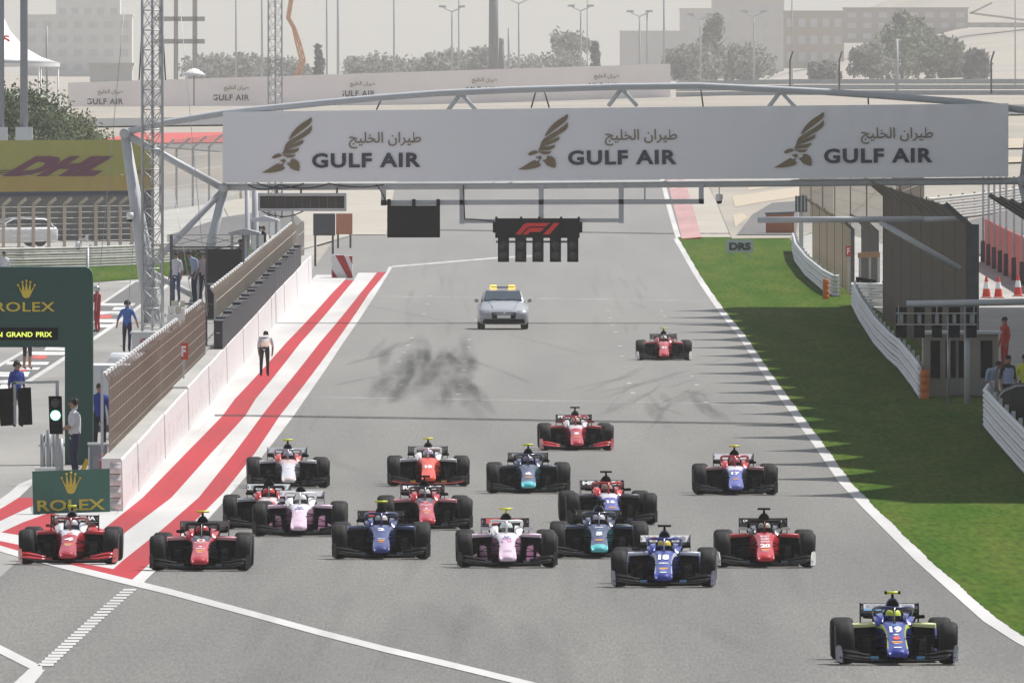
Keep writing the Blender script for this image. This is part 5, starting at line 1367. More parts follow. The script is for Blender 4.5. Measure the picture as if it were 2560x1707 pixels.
# ================================================================ safety estate car and other road cars
def road_car(label, loc, rz, body, name='estate_car', lights=None, glass=None, hgt=1.0, cat='car', group=None):
    t = thing(name, label, cat, loc, rz, group)
    p = paint(body)
    # body sections: y (front -), half width, bottom, shoulder, top (roof or bonnet)
    secs = [(-2.35, .62, .28, .50, .56), (-2.28, .82, .20, .58, .68), (-2.05, .905, .18, .66, .78), (-1.5, .92, .18, .74, .92), (-.95, .92, .18, .80, 1.00), (-.75, .92, .18, .84, 1.04), (1.9, .92, .18, .86, 1.04), (2.25, .88, .22, .84, 1.02), (2.38, .80, .30, .76, .95)]
    rg = [[Vector((x * hw, y, z)) for x, z in ((-.9, b), (.9, b), (1, b + .10), (1, sh), (.96, sh + .05), (.80, tp - .02), (.35, tp + .015), (-.35, tp + .015), (-.80, tp - .02), (-.96, sh + .05), (-1, sh), (-1, b + .10))] for y, hw, b, sh, tp in secs]
    MB().loft(rg).obj('body', p, t)
    H = 1.44 * hgt
    cab = [(-.72, .74, 1.01, 1.03), (-.35, .73, 1.0, 1.22), (.05, .68, 1.0, H - .03), (.5, .66, 1.0, H), (1.7, .65, 1.0, H - .02), (2.05, .64, 1.0, H - .14), (2.22, .62, 1.0, 1.05)]
    rg = [[Vector((x, y, z)) for x, z in ((-.82, lo), (.82, lo), (hw + .03, tp - .06), (hw - .08, tp), (-hw + .08, tp), (-hw - .03, tp - .06))] for y, hw, lo, tp in cab]
    cb = MB().loft(rg, segm=lambda i, k: 1 if (k in (1, 5) and 1 <= i <= 4) else 0).obj('cabin', [p, M_GLASS], t)
    gl = glass or M_GLASS
    MB().prism([(-.70, -.72, 1.055), (.70, -.72, 1.055), (.62, .0, H - .05), (-.62, .0, H - .05)], (0, -.03, .025)).obj('windscreen', gl, t)
    MB().prism([(-.42, -2.36, .40), (.42, -2.36, .40), (.46, -2.30, .62), (-.46, -2.30, .62)], (0, -.03, 0)).obj('grille', M_MATTBLK, t)
    MB().prism([(-.80, -2.30, .22), (.80, -2.30, .22), (.74, -2.33, .38), (-.74, -2.33, .38)], (0, -.05, 0)).obj('lower_intake', M_MATTBLK, t)
    for sx in (-1, 1):
        MB().prism([(sx * .50, -2.30, .56), (sx * .86, -2.12, .60), (sx * .86, -2.06, .72), (sx * .54, -2.26, .68)], (0, -.05, 0)).obj('headlight', mat('headlight_glass', (.6, .62, .64), rough=.1, spec=.8), t)
        m = MB().loft([[Vector((sx * x, y, z)) for x, z in ((.90, .98), (1.04, .99), (1.06, 1.06), (1.02, 1.12), (.92, 1.10))] for y in (-.62, -.48)]).obj('mirror', p, t)
        for y in (-1.42, 1.42):
            w = bpy.data.objects.new('wheel', None); COL.objects.link(w); w.parent = t; w.location = (sx * .80, y, .33)
            MB().lathe([(-.11, .22), (-.115, .28), (-.10, .32), (-.06, .33), (.06, .33), (.10, .32), (.115, .28), (.11, .22)], (0, 0, 0), 'X', 20).obj('tyre', M_TYRE, w)
            MB().lathe([(-.10, .23), (-.08, .18), (-.09, .01), (.09, .01), (.08, .18), (.10, .23)], (0, 0, 0), 'X', 16).obj('rim', M_RIM, w)
    MB().box((0, -2.41, .47), (.50, .02, .11)).obj('number_plate', TWH, t)
    MB().lathe([(-.02, .001), (-.02, .075), (.0, .08)], (0, -2.40, .575), 'Y', 14).obj('badge', M_STEEL, t)
    for sx in (-1, 1):
        MB().bar((sx * .05, -.79, 1.07), (sx * .52, -.62, 1.13), .02, .015).obj('wiper', M_MATTBLK, t)
        MB().tube([(sx * .60, .2, 1.45 * hgt), (sx * .61, .9, 1.47 * hgt), (sx * .58, 1.8, 1.44 * hgt)], .016, 6).obj('roof_rail', M_STEEL, t)
        MB().bar((sx * .40, -2.10, .80), (sx * .55, -.95, 1.022), .012, .010).obj('bonnet_crease', M_DKSTEEL, t)
    if lights:
        lb = MB().box((0, .62, H + .09), (.9, .28, .08)).obj('light_bar', mat('lightbar_grey', (.35, .37, .42), rough=.4), t)
        for sx in (-1, 1):
            MB().loft([[Vector((sx * (.34 + x), .62 + y, H + .10 + z)) for x, y, z in ((-.13, -.15, -.06), (.13, -.15, -.06), (.13, .15, -.06), (-.13, .15, -.06))], [Vector((sx * (.34 + x), .62 + y, H + .10 + z)) for x, y, z in ((-.11, -.12, .07), (.11, -.12, .07), (.11, .12, .07), (-.11, .12, .07))]]).obj('beacon', mat('amber_beacon', (.8, .4, .02), emit=(1.0, .48, .03), estr=2.2), t)
    return t
g = G(1257, 822)
road_car('silver estate car with glowing amber roof beacons on the track', g, R(1.0), (.36, .38, .41), lights=True, glass=mat('blue_glass', (.05, .07, .09), rough=.15, spec=.5))
road_car('blurred white car behind the wire fence at the far left', gp(20, 1125, .02), R(-70), (.72, .72, .72), name='parked_car')
road_car('small red-roofed car behind the pit wall fence', gp(612, 905), R(-15), (.50, .03, .04), name='parked_car')

# white vehicles parked behind the pit wall
def van(label, loc, rz=0.0):
    t = thing('van', label, 'van', loc, rz)
    m = mat('van_white', (.70, .71, .72), rough=.4, noise=.05, nscale=2)
    rg = [[Vector((x, y, z)) for x, z in ((-.92, .35), (.92, .35), (.97, .8), (.93, 1.85), (.82, 2.02), (-.82, 2.02), (-.93, 1.85), (-.97, .8))] for y in (-2.4, 2.4)]
    MB().loft(rg, smooth=False).obj('body', m, t)
    for sx in (-1, 1): MB().box((sx * .45, -2.42, 1.20), (.82, .03, 1.35)).obj('rear_door', m, t)
    MB().box((0, -2.44, 1.1), (.02, .02, 1.3)).obj('door_seam', M_MATTBLK, t)
    MB().box((0, -2.45, .42), (1.8, .12, .16)).obj('bumper', M_DKSTEEL, t)
    for sx in (-1, 1):
        for y in (-1.6, 1.6): MB().lathe([(-.1, .01), (-.1, .33), (.1, .33), (.1, .01)], (sx * .84, y, .34), 'X', 16).obj('wheel', M_TYRE, t)
    return t
van('white van rear showing between the green arch and the fence', gp(284, 566), 0)
t = thing('pickup', 'white pickup with dark open windows parked behind the pit wall fence', 'pickup', gp(340, 612))
m = MATS['van_white']
MB().loft([[Vector((x, y, z)) for x, z in ((-.90, .4), (.90, .4), (.93, .9), (.90, 1.12), (-.90, 1.12), (-.93, .9))] for y in (-2.5, 2.3)], smooth=False).obj('body', m, t)
rg = [[Vector((x * w, y, z)) for x, z in ((-1, 1.1), (1, 1.1), (.94, 1.5), (.80, top_), (-.80, top_), (-.94, 1.5))] for y, w, top_ in ((-1.2, .86, 1.62), (-1.0, .84, 1.78), (.6, .84, 1.80), (1.3, .86, 1.2))]
MB().loft(rg).obj('cabin', m, t)
for x0, x1 in ((-.70, -.36), (-.22, .66)): MB().prism([(x0, -1.22, 1.16), (x1, -1.22, 1.16), (x1 - .03, -1.20, 1.54), (x0 + (.16 if x0 < -.5 else .02), -1.20, 1.54)], (0, -.03, 0)).obj('window', M_GLASS, t)
MB().box((0, -2.52, .75), (1.7, .05, .5)).obj('tailgate', m, t)
for sx in (-1, 1):
    for y in (-1.6, 1.6): MB().lathe([(-.1, .01), (-.1, .36), (.1, .36), (.1, .01)], (sx * .84, y, .36), 'X', 16).obj('wheel', M_TYRE, t)
t = thing('mast_trailer', 'white box trailer at the foot of the lattice mast', 'trailer', gp(385, 700)); tl = t.location.copy()
MB().box((0, 0, .85), (1.35, 2.6, 1.05)).obj('box', m, t); MB().box((0, 0, 1.40), (1.45, 2.7, .06)).obj('roof', m, t)
MB().prism([(-.35, -1.32, .62), (.05, -1.32, .62), (.05, -1.32, .86), (-.25, -1.32, .86)], (0, -.03, 0)).obj('vent', M_MATTBLK, t)
MB().lathe([(-.02, .07), (-.02, .11)], (-.30, -1.33, 1.12), 'Y', 14).obj('round_logo', TR, t)
letters('lettering', 'RENTAL', .38, .08, TR, t, (.05, -1.34, 1.12), bold=.03)
for sx in (-1, 1): MB().lathe([(-.08, .01), (-.08, .30), (.08, .30), (.08, .01)], (sx * .70, .2, .30), 'X', 14).obj('wheel', M_TYRE, t)

# ================================================================ lattice masts
def mast(label, px, Y, w_px, ztop, y_bays, z0=0.0, guys=True):
    s = F / Y; w = w_px / s
    t = thing('lattice_mast', label, 'mast', gp(px, Y, z0))
    zt_ = ztop - t.location.z
    c3 = [Vector((-w / 2, -w * .3, 0)), Vector((w / 2, -w * .3, 0)), Vector((0, w * .55, 0))]
    for c in c3: MB().tube([c, c + Vector((0, 0, zt_))], .045, 6).obj('upright', M_STEEL, t)
    z = .1; k = 0
    while z < zt_ - y_bays:
        m_ = MB()
        for i in range(3):
            a, b = c3[i], c3[(i + 1) % 3]
            m_.tube([a + Vector((0, 0, z)), b + Vector((0, 0, z))], .018, 4)
            m_.tube([a + Vector((0, 0, z)), b + Vector((0, 0, z + y_bays))], .014, 4); m_.tube([b + Vector((0, 0, z)), a + Vector((0, 0, z + y_bays))], .014, 4)
        m_.obj('bay_bracing', M_STEEL, t); z += y_bays
    if guys:
        for dx, zz in ((-1.6, .72), (1.6, .72), (-.5, .3), (1.1, .3)):
            MB().tube([(dx * .35 + (w / 2 if dx > 0 else -w / 2), 0, zt_ * zz), (dx * .9 + (w / 2 if dx > 0 else -w / 2), -.4, .6)], .009, 4).obj('guy_wire', M_STEEL, t)
        for sx in (-1, 1):
            MB().bar((sx * (w / 2 + .02), -.1, zt_ * .66), (sx * (w / 2 + .10), -.1, zt_ * .56), .045, .03).obj('strap', mat('strap_khaki', (.20, .16, .06), rough=.8), t)
    return t
mast('tall triangular lattice mast in front of the gantry leg', 381, 700, 50, 15.6, .62, 1.44)
mast('farther slim lattice mast behind the gantry', 688, 1250, 34, 20.0, .62, 0, False)

# antenna cluster on the fence
t = thing('antenna_cluster', 'cluster of white panel antennas on a pole above the fence', 'antenna', wp(606, 1.1, -.5)); ao2 = t.location; s = F / 606
c_ = lambda px, py: P(px, py, 606) - ao2
for x0, y0, x1, y1, dy, m_ in ((418, 785, 452, 818, -.05, M_WHITEP), (440, 772, 462, 800, .1, M_WHITEP), (420, 765, 437, 784, .0, M_WHITEP), (438, 766, 453, 783, .02, mat('antenna_cream', (.55, .54, .44), rough=.5)), (428, 752, 444, 765, .12, MATS['antenna_cream']), (447, 752, 462, 768, .12, MATS['antenna_cream'])):
    a, b = c_(x0, y1), c_(x1, y0)
    MB().box(((a.x + b.x) / 2, dy, (a.z + b.z) / 2), (b.x - a.x, .08, b.z - a.z)).obj('panel', m_, t)
MB().tube([(c_(448, 700).x, .05, 0), (c_(448, 700).x, .05, c_(448, 755).z)], .03, 6).obj('pole', M_GREYP, t)
MB().ball(c_(411, 788), .06, 8, 6).obj('dome', M_WHITEP, t)

# dome camera on a slender pole
t = thing('camera_pole', 'slender pole with a white dome camera behind the green arch', 'camera', gp(219, 740))
o_ = t.location; c_ = lambda px, py: P(px, py, 740) - o_
MB().tube([(0, 0, 0), (0, 0, c_(219, 620).z)], .05, 8).obj('pole', M_STEEL, t)
MB().box(c_(217, 596), (.10, .12, .24)).obj('junction_box', M_WHITEP, t); MB().bar(c_(214, 596), c_(196, 600), .05, .05).obj('arm', M_WHITEP, t)
MB().lathe([(.12, .02), (.11, .09), (-.08, .10), (-.12, .09)], c_(195, 612), 'Z', 12).obj('housing', M_WHITEP, t); MB().ball(c_(195, 619), .085, 10, 7).obj('lens_dome', M_LBOX, t)

# ================================================================ black screened platform by the pit wall
YP = 780.0; SP = F / YP
t = thing('camera_platform', 'black mesh screened platform on steel posts beside the pit wall', 'platform', gp(515, YP)); po = t.location
c_ = lambda px, py, dy=0: P(px, py, YP + dy) - po
M_MESH = blot_mat('black_netting', (.030, .032, .036), 14, (1, 1, 1), .05, .35, .93)
zfl = c_(0, 800).z
for px_, dy in ((427, 0), (607, 0), (427, 2.4), (607, 2.4), (516, 0)):
    x = c_(px_, 0).x; top_ = c_(0, 587 if px_ != 516 else 618, 0).z
    MB().bar((x, dy, 0), (x, dy, top_), .07, .07).obj('post', M_DKSTEEL, t)
for dy in (0, 2.4):
    MB().bar(c_(418, 588, dy), c_(618, 587, dy), .035, .035).obj('top_rail', M_STEEL, t); MB().bar(c_(427, 618, dy), c_(607, 618, dy), .06, .06).obj('rail', M_DKSTEEL, t)
    for a, b in (((440, 612), (520, 592)), ((530, 610), (606, 590)), ((440, 592), (530, 612)), ((530, 592), (606, 612))): MB().bar(c_(*a, dy), c_(*b, dy), .018, .018).obj('brace', M_DKSTEEL, t)
for x in (427, 607): MB().bar(c_(x, 618, 0), c_(x, 618, 2.4), .05, .05).obj('rail', M_DKSTEEL, t)
MB().prism([c_(517, 622, -.03), c_(606, 622, -.03), c_(606, 708, -.03), c_(517, 708, -.03)], (0, .02, 0)).obj('mesh_screen', M_MESH, t)
MB().prism([c_(517, 712, -.03), c_(606, 712, -.03), c_(606, 798, -.03), c_(517, 798, -.03)], (0, .02, 0)).obj('mesh_screen', M_MESH, t)
MB().prism([c_(429, 622, 2.4), c_(606, 622, 2.4), c_(606, 690, 2.4), c_(429, 690, 2.4)], (0, .02, 0)).obj('rear_screen', blot_mat('grey_netting', (.06, .06, .065), 14, (1, 1, 1), .1, .6, .75), t)
for y in (710, 799): MB().bar(c_(514, y), c_(609, y), .05, .05).obj('rail', M_STEEL, t)
MB().box((c_(517, 0).x, 1.2, c_(0, 760).z), (180 / SP, 2.5, .06)).obj('deck', M_DKSTEEL, t)
for a, b in (((506, 735), (504, 790)), ((512, 730), (518, 790))): MB().bar(c_(*a, -.3), c_(*b, -.3), .03, .03).obj('ladder_rail', M_STEEL, t)
MB().lathe([(-.01, .001), (-.01, .05)], c_(566, 698, -.05), 'Y', 8).obj('green_lamp', mat('green_led', (.05, .5, .4), emit=(.05, .8, .6), estr=.6), t)
zd = c_(0, 757).z + po.z
cl_w = cloth('white', (.62, .62, .66)); cl_n = cloth('navy', (.018, .022, .06)); cl_b = cloth('blue', (.05, .13, .42)); cl_k = cloth('black', (.018, .018, .02)); cl_r = cloth('red', (.42, .02, .03)); cl_rb = cloth('royal_blue', (.025, .05, .28)); cl_lb = cloth('light_blue', (.30, .36, .50)); cl_d = cloth('denim', (.07, .10, .19)); cl_o = cloth('orange_red', (.50, .06, .03)); cl_t = cloth('tabard_white', (.66, .62, .62)); cl_hv = cloth('hi_vis', (.60, .62, .05))
person('person in white patterned shirt and jeans at the left of the black platform', (P(440, 0, 781).x, 781.2, zd), R(-30), cl_w, cl_d)
person('person in pale blue shirt and dark trousers leaning in the black platform', (P(486, 0, 781).x, 781.0, zd), R(-70), cl_lb, cl_n, h=1.82, pose=dict(chest=(0, -.08, 1.36), neck=(0, -.14, 1.49), hbase=(0, -.18, 1.55), head=(0, -.20, 1.62), top=(0, -.19, 1.72)))
person('person in pink and white shirt half hidden by the gantry leg', (P(509, 0, 782).x, 782.0, zd), R(20), cloth('pale_pink', (.55, .40, .42)), cl_n)

# ================================================================ traffic light at the pit exit
YT = 503.0; ST_ = F / YT
t = thing('traffic_light', 'pit exit traffic light showing green on a grey post', 'traffic light', gp(143, YT)); to = t.location
c_ = lambda px, py, dy=0: P(px, py, YT + dy) - to
MB().bar((0, 0, 0), c_(143, 952), .075, .075).obj('post', M_STEEL, t)
MB().bar(c_(147, 954), c_(32, 957), .06, .06).obj('arm', M_STEEL, t); MB().bar(c_(36, 955), c_(38, 1060), .06, .06).obj('drop_post', M_STEEL, t); MB().bar(c_(2, 1009, -.06), c_(74, 1009, -.06), .03, .03).obj('cross_bar', M_STEEL, t)
hb = MB().prism([c_(*p, -.2) for p in ((121, 990), (154, 990), (157, 1085), (124, 1085))], (0, .16, 0)).obj('housing', M_LBOX, t)
MB().lathe([(-.02, .001), (-.02, .095), (.0, .105)], c_(138.5, 1038, -.21), 'Y', 20).obj('green_lens', mat('green_light', (.3, .9, .7), emit=(.45, 1.0, .85), estr=3.2), hb)
MB().lathe([(-.004, .105), (-.012, .122), (.0, .124)], c_(138.5, 1038, -.21), 'Y', 20).obj('lens_ring', mat('green_ring', (.02, .3, .22), emit=(.02, .4, .28), estr=.5), hb)
MB().lathe([(-.02, .001), (-.02, .09), (.0, .1)], c_(137.5, 1007, -.21), 'Y', 18).obj('unlit_lens', M_LENS, hb)
for pl in (((-6, 972), (32, 970), (32, 1063), (1, 1065)), ((44, 970), (77, 968), (81, 1061), (47, 1063))): MB().prism([c_(x, y, -.1) for x, y in pl], (0, .08, 0)).obj('blank_panel', M_LBOX, t)
# corrugated steel, white box, cabinet, extinguisher, yellow board
t = thing('guardrail', 'short upright grey corrugated rail section behind the traffic light', 'guardrail', gp(133, 512)); o_ = t.location
for k in range(4): 
    x = (-26 + 15 * k) / (F / 512)
    MB().loft([[Vector((x + u, v, z)) for u, v in ((-.06, .03), (-.05, -.03), (0, -.05), (.05, -.03), (.06, .03))] for z in (0, 1.12 - .1 * abs(k - 1))]).obj('rail', M_STEEL, t)
t = thing('utility_box', 'low white box on the ground behind the green board', 'box', gp(117, 505)); MB().box((0, 0, .17), (.52, .5, .34)).obj('case', M_WHITEP, t); MB().box((0, 0, .355), (.55, .53, .03)).obj('lid', M_WHITEP, t)
t = thing('cabinet', 'grey electrical cabinet beside the end of the debris fence', 'cabinet', gp(245, 497)); 
MB().box((0, 0, .50), (.42, .4, 1.0)).obj('case', mat('cabinet_grey', (.30, .30, .33), rough=.6), t); MB().box((0, -.01, 1.02), (.46, .46, .05)).obj('roof', M_WHITEP, t); MB().box((.02, -.21, .62), (.26, .02, .28)).obj('door_panel', mat('cabinet_panel', (.36, .36, .38), rough=.5), t); MB().box((-.20, -.215, .5), (.03, .02, .9)).obj('trim', M_WHITEP, t)
t = thing('fire_extinguisher', 'small red fire extinguisher in front of the grey cabinet', 'extinguisher', P(255, 1172, 484)); MB().lathe([(0, .001), (0, .06), (.30, .06), (.36, .03), (.38, .001)], (0, 0, 0), 'Z', 12).obj('cylinder', mat('extinguisher_red', (.45, .03, .03), rough=.3), t); MB().box((0, 0, .40), (.08, .03, .04)).obj('valve', M_MATTBLK, t)
t = thing('yellow_board', 'yellow board leaning behind the green sign beside the marshal', 'board', gp(203, 506)); MB().prism([(-.16, 0, .0), (-.02, 0, 0), (.18, 0, .52), (.10, 0, .56)], (0, .06, 0)).obj('board', mat('board_yellow', (.70, .42, .02), rough=.5), t)

# ================================================================ people on the left
person('marshal in white and navy with a headset behind the traffic light', gp(186, 514), R(-75), cl_w, cl_n, h=1.80, slim=1.12, pose=dict(elr=(.20, -.08, 1.16), wrr=(.05, -.28, 1.08), har=(0, -.33, 1.05), ell=(-.22, -.04, 1.16), wrl=(-.06, -.26, 1.08), hal=(0, -.31, 1.06)), extras=[headset, vest(cl_t)])
person('person in royal blue shirt with headset standing in the pit lane', gp(42, 596), R(35), cl_rb, cl_n, extras=[headset])
person('person in royal blue half hidden between green arch and fence', gp(249, 548), R(10), cl_rb, cl_k)
person('bare-legged person in a dark skirt standing in the pit lane under the arch', G(68, 924), R(150), cl_k, cl_k, bare=True, h=1.70)
person('fire marshal in red overalls and silver helmet beside the arch', G(243, 831), R(-60), cl_r, cl_r, short=False, h=1.68, hair=False, extras=[helmet_on(mat('silver_helmet', (.55, .56, .58), rough=.2, metal=.6))], pose=dict(ell=(-.22, -.05, 1.18), wrl=(-.05, -.26, 1.22), hal=(.02, -.31, 1.24), elr=(.22, -.05, 1.18), wrr=(.06, -.26, 1.18), har=(0, -.31, 1.18)))
person('person in bright blue shirt with headset walking by the lattice mast', gp(318, 762), R(170), cl_b, cl_n, extras=[headset], pose=dict(elr=(.30, .05, 1.16), wrr=(.36, .0, .93), har=(.37, -.03, .86), ell=(-.30, .05, 1.16), wrl=(-.36, .0, .93), hal=(-.37, -.03, .86), knl=(-.10, .08, .5), anl=(-.1, .16, .10), tol=(-.1, .02, .04)))
person('marshal in white and orange stooping on the red stripe by the wall', G(661, 941), R(175), cl_w, cl_k, h=1.68, extras=[vest(cloth('vest_white_orange', (.62, .45, .36)))], pose=dict(spine=(0, -.10, 1.10), chest=(0, -.28, 1.24), neck=(0, -.40, 1.30), hbase=(0, -.45, 1.33), head=(0, -.49, 1.37), top=(0, -.50, 1.46), shl=(-.17, -.33, 1.25), ell=(-.24, -.36, .99), wrl=(-.22, -.40, .76), hal=(-.21, -.42, .69), shr=(.17, -.33, 1.25), elr=(.24, -.36, .99), wrr=(.22, -.40, .76), har=(.21, -.42, .69)))
person('white-shirted person at the far left above the arch', gp(10, 945), R(20), cl_w, cl_k)

# ================================================================ clutter of timing stands beyond the black boxes
random.seed(5)
t = thing('dark_screen', 'dark grey square screen at the far end of the pit wall', 'screen', gp(810, 1045)); o_ = t.location; c_ = lambda px, py, dy=0: P(px, py, 1045 + dy) - o_
MB().prism([c_(783, 534), c_(838, 534), c_(838, 589), c_(783, 589)], (0, .15, 0)).obj('panel', mat('screen_grey', (.06, .065, .075), rough=.5), t)
for x in (788, 832): MB().bar((c_(x, 0).x, .1, 0), (c_(x, 0).x, .1, c_(0, 589).z), .1, .1).obj('post', M_DKSTEEL, t)
t = thing('orange_board', 'orange square board beyond the end of the pit wall', 'board', gp(860, 1120)); o_ = t.location; c_ = lambda px, py, dy=0: P(px, py, 1120 + dy) - o_
MB().prism([c_(840, 534), c_(881, 534), c_(881, 586), c_(840, 586)], (0, .3, 0)).obj('panel', mat('board_orange', (.50, .20, .11), rough=.6), t)
MB().bar(c_(845, 586), (c_(845, 0).x, 0, 0), .1, .1).obj('post', M_DKSTEEL, t); MB().bar(c_(876, 586), (c_(876, 0).x, 0, 0), .1, .1).obj('post', M_DKSTEEL, t)
for i, (px_, Y, lab, roof) in enumerate(((-10.5, 880, 'pit wall timing stand nearest the black platform', (.40, .41, .44)), (-10.4, 940, 'pit wall timing stand with white canopy in the middle of the row', (.62, .62, .66)), (-10.3, 1000, 'pit wall timing stand at the far end of the row', (.55, .55, .58)))):
    t = thing('timing_stand', lab, 'stand', Vector((px_, Y, zb(Y)))); s = F / Y
    rm_ = mat('canopy_%d' % i, roof, rough=.6)
    for sx in (-1, 1):
        for dy in (-1.6, 1.6): MB().bar((sx * .5, dy, 0), (sx * .5, dy, 3.05), .07, .07).obj('post', M_STEEL, t)
    MB().loft([[Vector((x, y, z)) for x, z in ((-.65, 3.05), (.65, 3.05), (.60, 3.14), (0, 3.3), (-.60, 3.14))] for y in (-1.9, 1.9)]).obj('canopy', rm_, t)
    MB().box((0, 0, 1.45), (.7, 3.2, .08)).obj('desk', M_DKSTEEL, t)
    for k in range(4): MB().box((.15, -1.2 + .8 * k, 1.85), (.06, .6, .42)).obj('monitor', M_MATTBLK, t)
    MB().box((-.25, -1.7, 2.2), (.5, .06, .6)).obj('white_panel', M_WHITEP, t)
    MB().box((0, 0, .6), (.9, 3.4, 1.1)).obj('base', mat('stand_base_%d' % i, (.20 + .08 * i, .21 + .06 * i, .24 + .05 * i), rough=.6), t)
    for k in range(2):
        person(['nearer crew member at the ', 'farther crew member at the '][k] + lab.replace('pit wall ', '').replace('in the middle of the row', 'in mid row'), t.location + Vector((-.8 - .2 * k, -1.0 + 1.6 * k, .55)), R(60 + 200 * k), cl_lb if (i + k) % 2 else cl_n, cl_n)
for px_, Y, y0, r_, lab in ((618, 880, 455, .11, 'thin grey lamp column behind the black platform'), (638, 960, 440, .16, 'grey column behind the timing stands')):
    t = thing('column', lab, 'pole', gp(px_, Y)); MB().tube([(0, 0, 0), (0, 0, 1.2), (0, 0, P(0, y0, Y).z - t.location.z)], [r_ * 1.6, r_, r_ * .8], 8).obj('shaft', M_GREYP, t); MB().box((0, 0, .15), (r_ * 4, r_ * 4, .3)).obj('base', M_CONC2, t)

# ================================================================ right-hand marshal post
t = thing('camera_boom', 'grey horizontal boom with a diagonal strut in front of the tall fence', 'boom', vf(705, 14.1)); o_ = t.location; c_ = lambda px, py, dy=0: P(px, py, 704 + dy) - o_
MB().tube([c_(1894, 550), c_(2306, 548)], .10, 10).obj('boom', M_GREYP, t); MB().tube([c_(2200, 555), c_(2400, 672)], .09, 8).obj('strut', M_GREYP, t); MB().tube([c_(2306, 548), c_(2420, 547)], .08, 8).obj('root', M_GREYP, t)
YS = 640.0; t = thing('signal_rack', 'rack of five unlit signal lamps hanging from a grey pole', 'signal lights', gp(2418, YS)); o_ = t.location; c_ = lambda px, py, dy=0: P(px, py, YS + dy) - o_
MB().tube([c_(2266, 760), c_(2440, 757), c_(2700, 752)], .10, 10).obj('boom', M_GREYP, t)
MB().tube([c_(2418, 760, .1), (c_(2418, 0).x, .1, 0)], .09, 8).obj('post', M_GREYP, t); MB().tube([c_(2372, 790, .25), (c_(2372, 0).x, .25, 0)], .05, 8).obj('post', M_STEEL, t)
for y in (783, 811): MB().bar(c_(2240, y, -.25), c_(2442, y, -.25), .035, .035).obj('rail', M_STEEL, t)
for x in (2246, 2342, 2435): MB().bar(c_(x, 764, -.25), c_(x, 811, -.25), .03, .03).obj('upright', M_STEEL, t)
for x0, w in ((2240, 27), (2285, 27), (2330, 25), (2372, 28), (2416, 26)):
    bx = MB().prism([c_(x, y, -.2) for x, y in ((x0, 768), (x0 + w, 768), (x0 + w, 844), (x0, 844))], (0, .25, 0)).obj('lamp_housing', M_LBOX, t)
    MB().box(c_(x0 + w / 2, 797, -.26), (9 / (F / YS), .06, 22 / (F / YS))).obj('lamp_tube', mat('lamp_grey', (.30, .32, .33), rough=.4), bx)
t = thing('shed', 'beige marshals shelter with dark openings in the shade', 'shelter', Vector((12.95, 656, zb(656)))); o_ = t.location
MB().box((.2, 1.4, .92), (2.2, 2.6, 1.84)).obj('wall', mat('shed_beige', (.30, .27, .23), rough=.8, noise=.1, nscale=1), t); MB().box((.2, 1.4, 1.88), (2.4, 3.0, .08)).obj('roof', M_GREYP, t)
for x, w in ((-.55, .28), (-.1, .30), (.28, .30), (.95, .34)): MB().box((x, .08, 1.1), (w, .04, 1.1)).obj('opening', M_MATTBLK, t)
MB().box((.5, .06, .3), (1.3, .05, .5)).obj('panel', mat('shed_panel', (.26, .25, .24), rough=.8), t)
person('marshal in orange-red overalls at the right edge behind the post', gp(2512, 712), R(-60), cl_o, cl_o, short=False)
person('marshal in pale blue shirt stooping behind the near guardrail', gp(2478, 612), R(60), cl_lb, cl_k, h=1.65, pose=dict(chest=(0, -.10, 1.34), neck=(0, -.18, 1.45), hbase=(0, -.23, 1.50), head=(0, -.26, 1.56), top=(0, -.26, 1.66)))
person('marshal in white and blue tabard behind the near guardrail', gp(2520, 610), R(30), cl_k, cl_k, h=1.75, extras=[vest(cloth('vest_blue', (.34, .40, .58)))])
person('marshal in fluorescent yellow at the very right edge', gp(2562, 612), R(10), cl_hv, cl_k)
# dark covered tyre wall behind the near rail
t = thing('tyre_wall', 'dark covered tyre wall behind the near guardrail', 'tyre wall', G(2486, 1052)); o_ = t.location
rg = []
for x, dy, h in ((0, 0, .55), (.25, .5, .85), (.6, .9, 1.0), (1.2, 1.0, 1.05), (2.4, .6, 1.05), (4.0, 0, 1.05)):
    rg.append([Vector((x, dy - .3, 0)), Vector((x, dy - .3, h * .85)), Vector((x, dy, h)), Vector((x, dy + .8, h)), Vector((x, dy + .8, 0))])
MB().loft(rg).obj('cover', mat('dark_cover', (.045, .045, .046), rough=.8, noise=.3, nscale=3), t)
MB().tube([Vector((x, dy - .28, h * .9 + .03)) for x, dy, h in ((.0, 0, .55), (.25, .5, .85), (.6, .9, 1.0), (1.2, 1.0, 1.05))], .03, 6).obj('rope', M_STEEL, t)
# box of marshals' kit by the gap in the far fence
t = thing('kit_rack', 'tan topped marshals rack in the gap between the right-hand fences', 'rack', Vector((14.55, 905, zb(905)))); o_ = t.location; c_ = lambda px, py, dy=0: P(px, py, 905 + dy) - o_
MB().prism([c_(2145, 632), c_(2200, 630), c_(2200, 643), c_(2145, 645)], (0, .6, 0)).obj('top_board', mat('tan_board', (.42, .24, .14), rough=.7), t)
for x in (2150, 2175, 2197): MB().bar((c_(x, 0).x, .3, 0), (c_(x, 0).x, .3, c_(0, 640).z), .10, .10).obj('post', M_GREYP, t)
MB().prism([c_(2140, 692), c_(2190, 700), c_(2190, 712), c_(2140, 706)], (0, .5, 0)).obj('folded_flag', M_MATTBLK, t)
guardrail('three stacked bright rail ends in the gap between the right-hand fences', [vf(900, 13.9) , vf(899, 14.35), vf(899, 14.9)], 4, .95, M_ARMCO, M_DKSTEEL, 4, face=1)
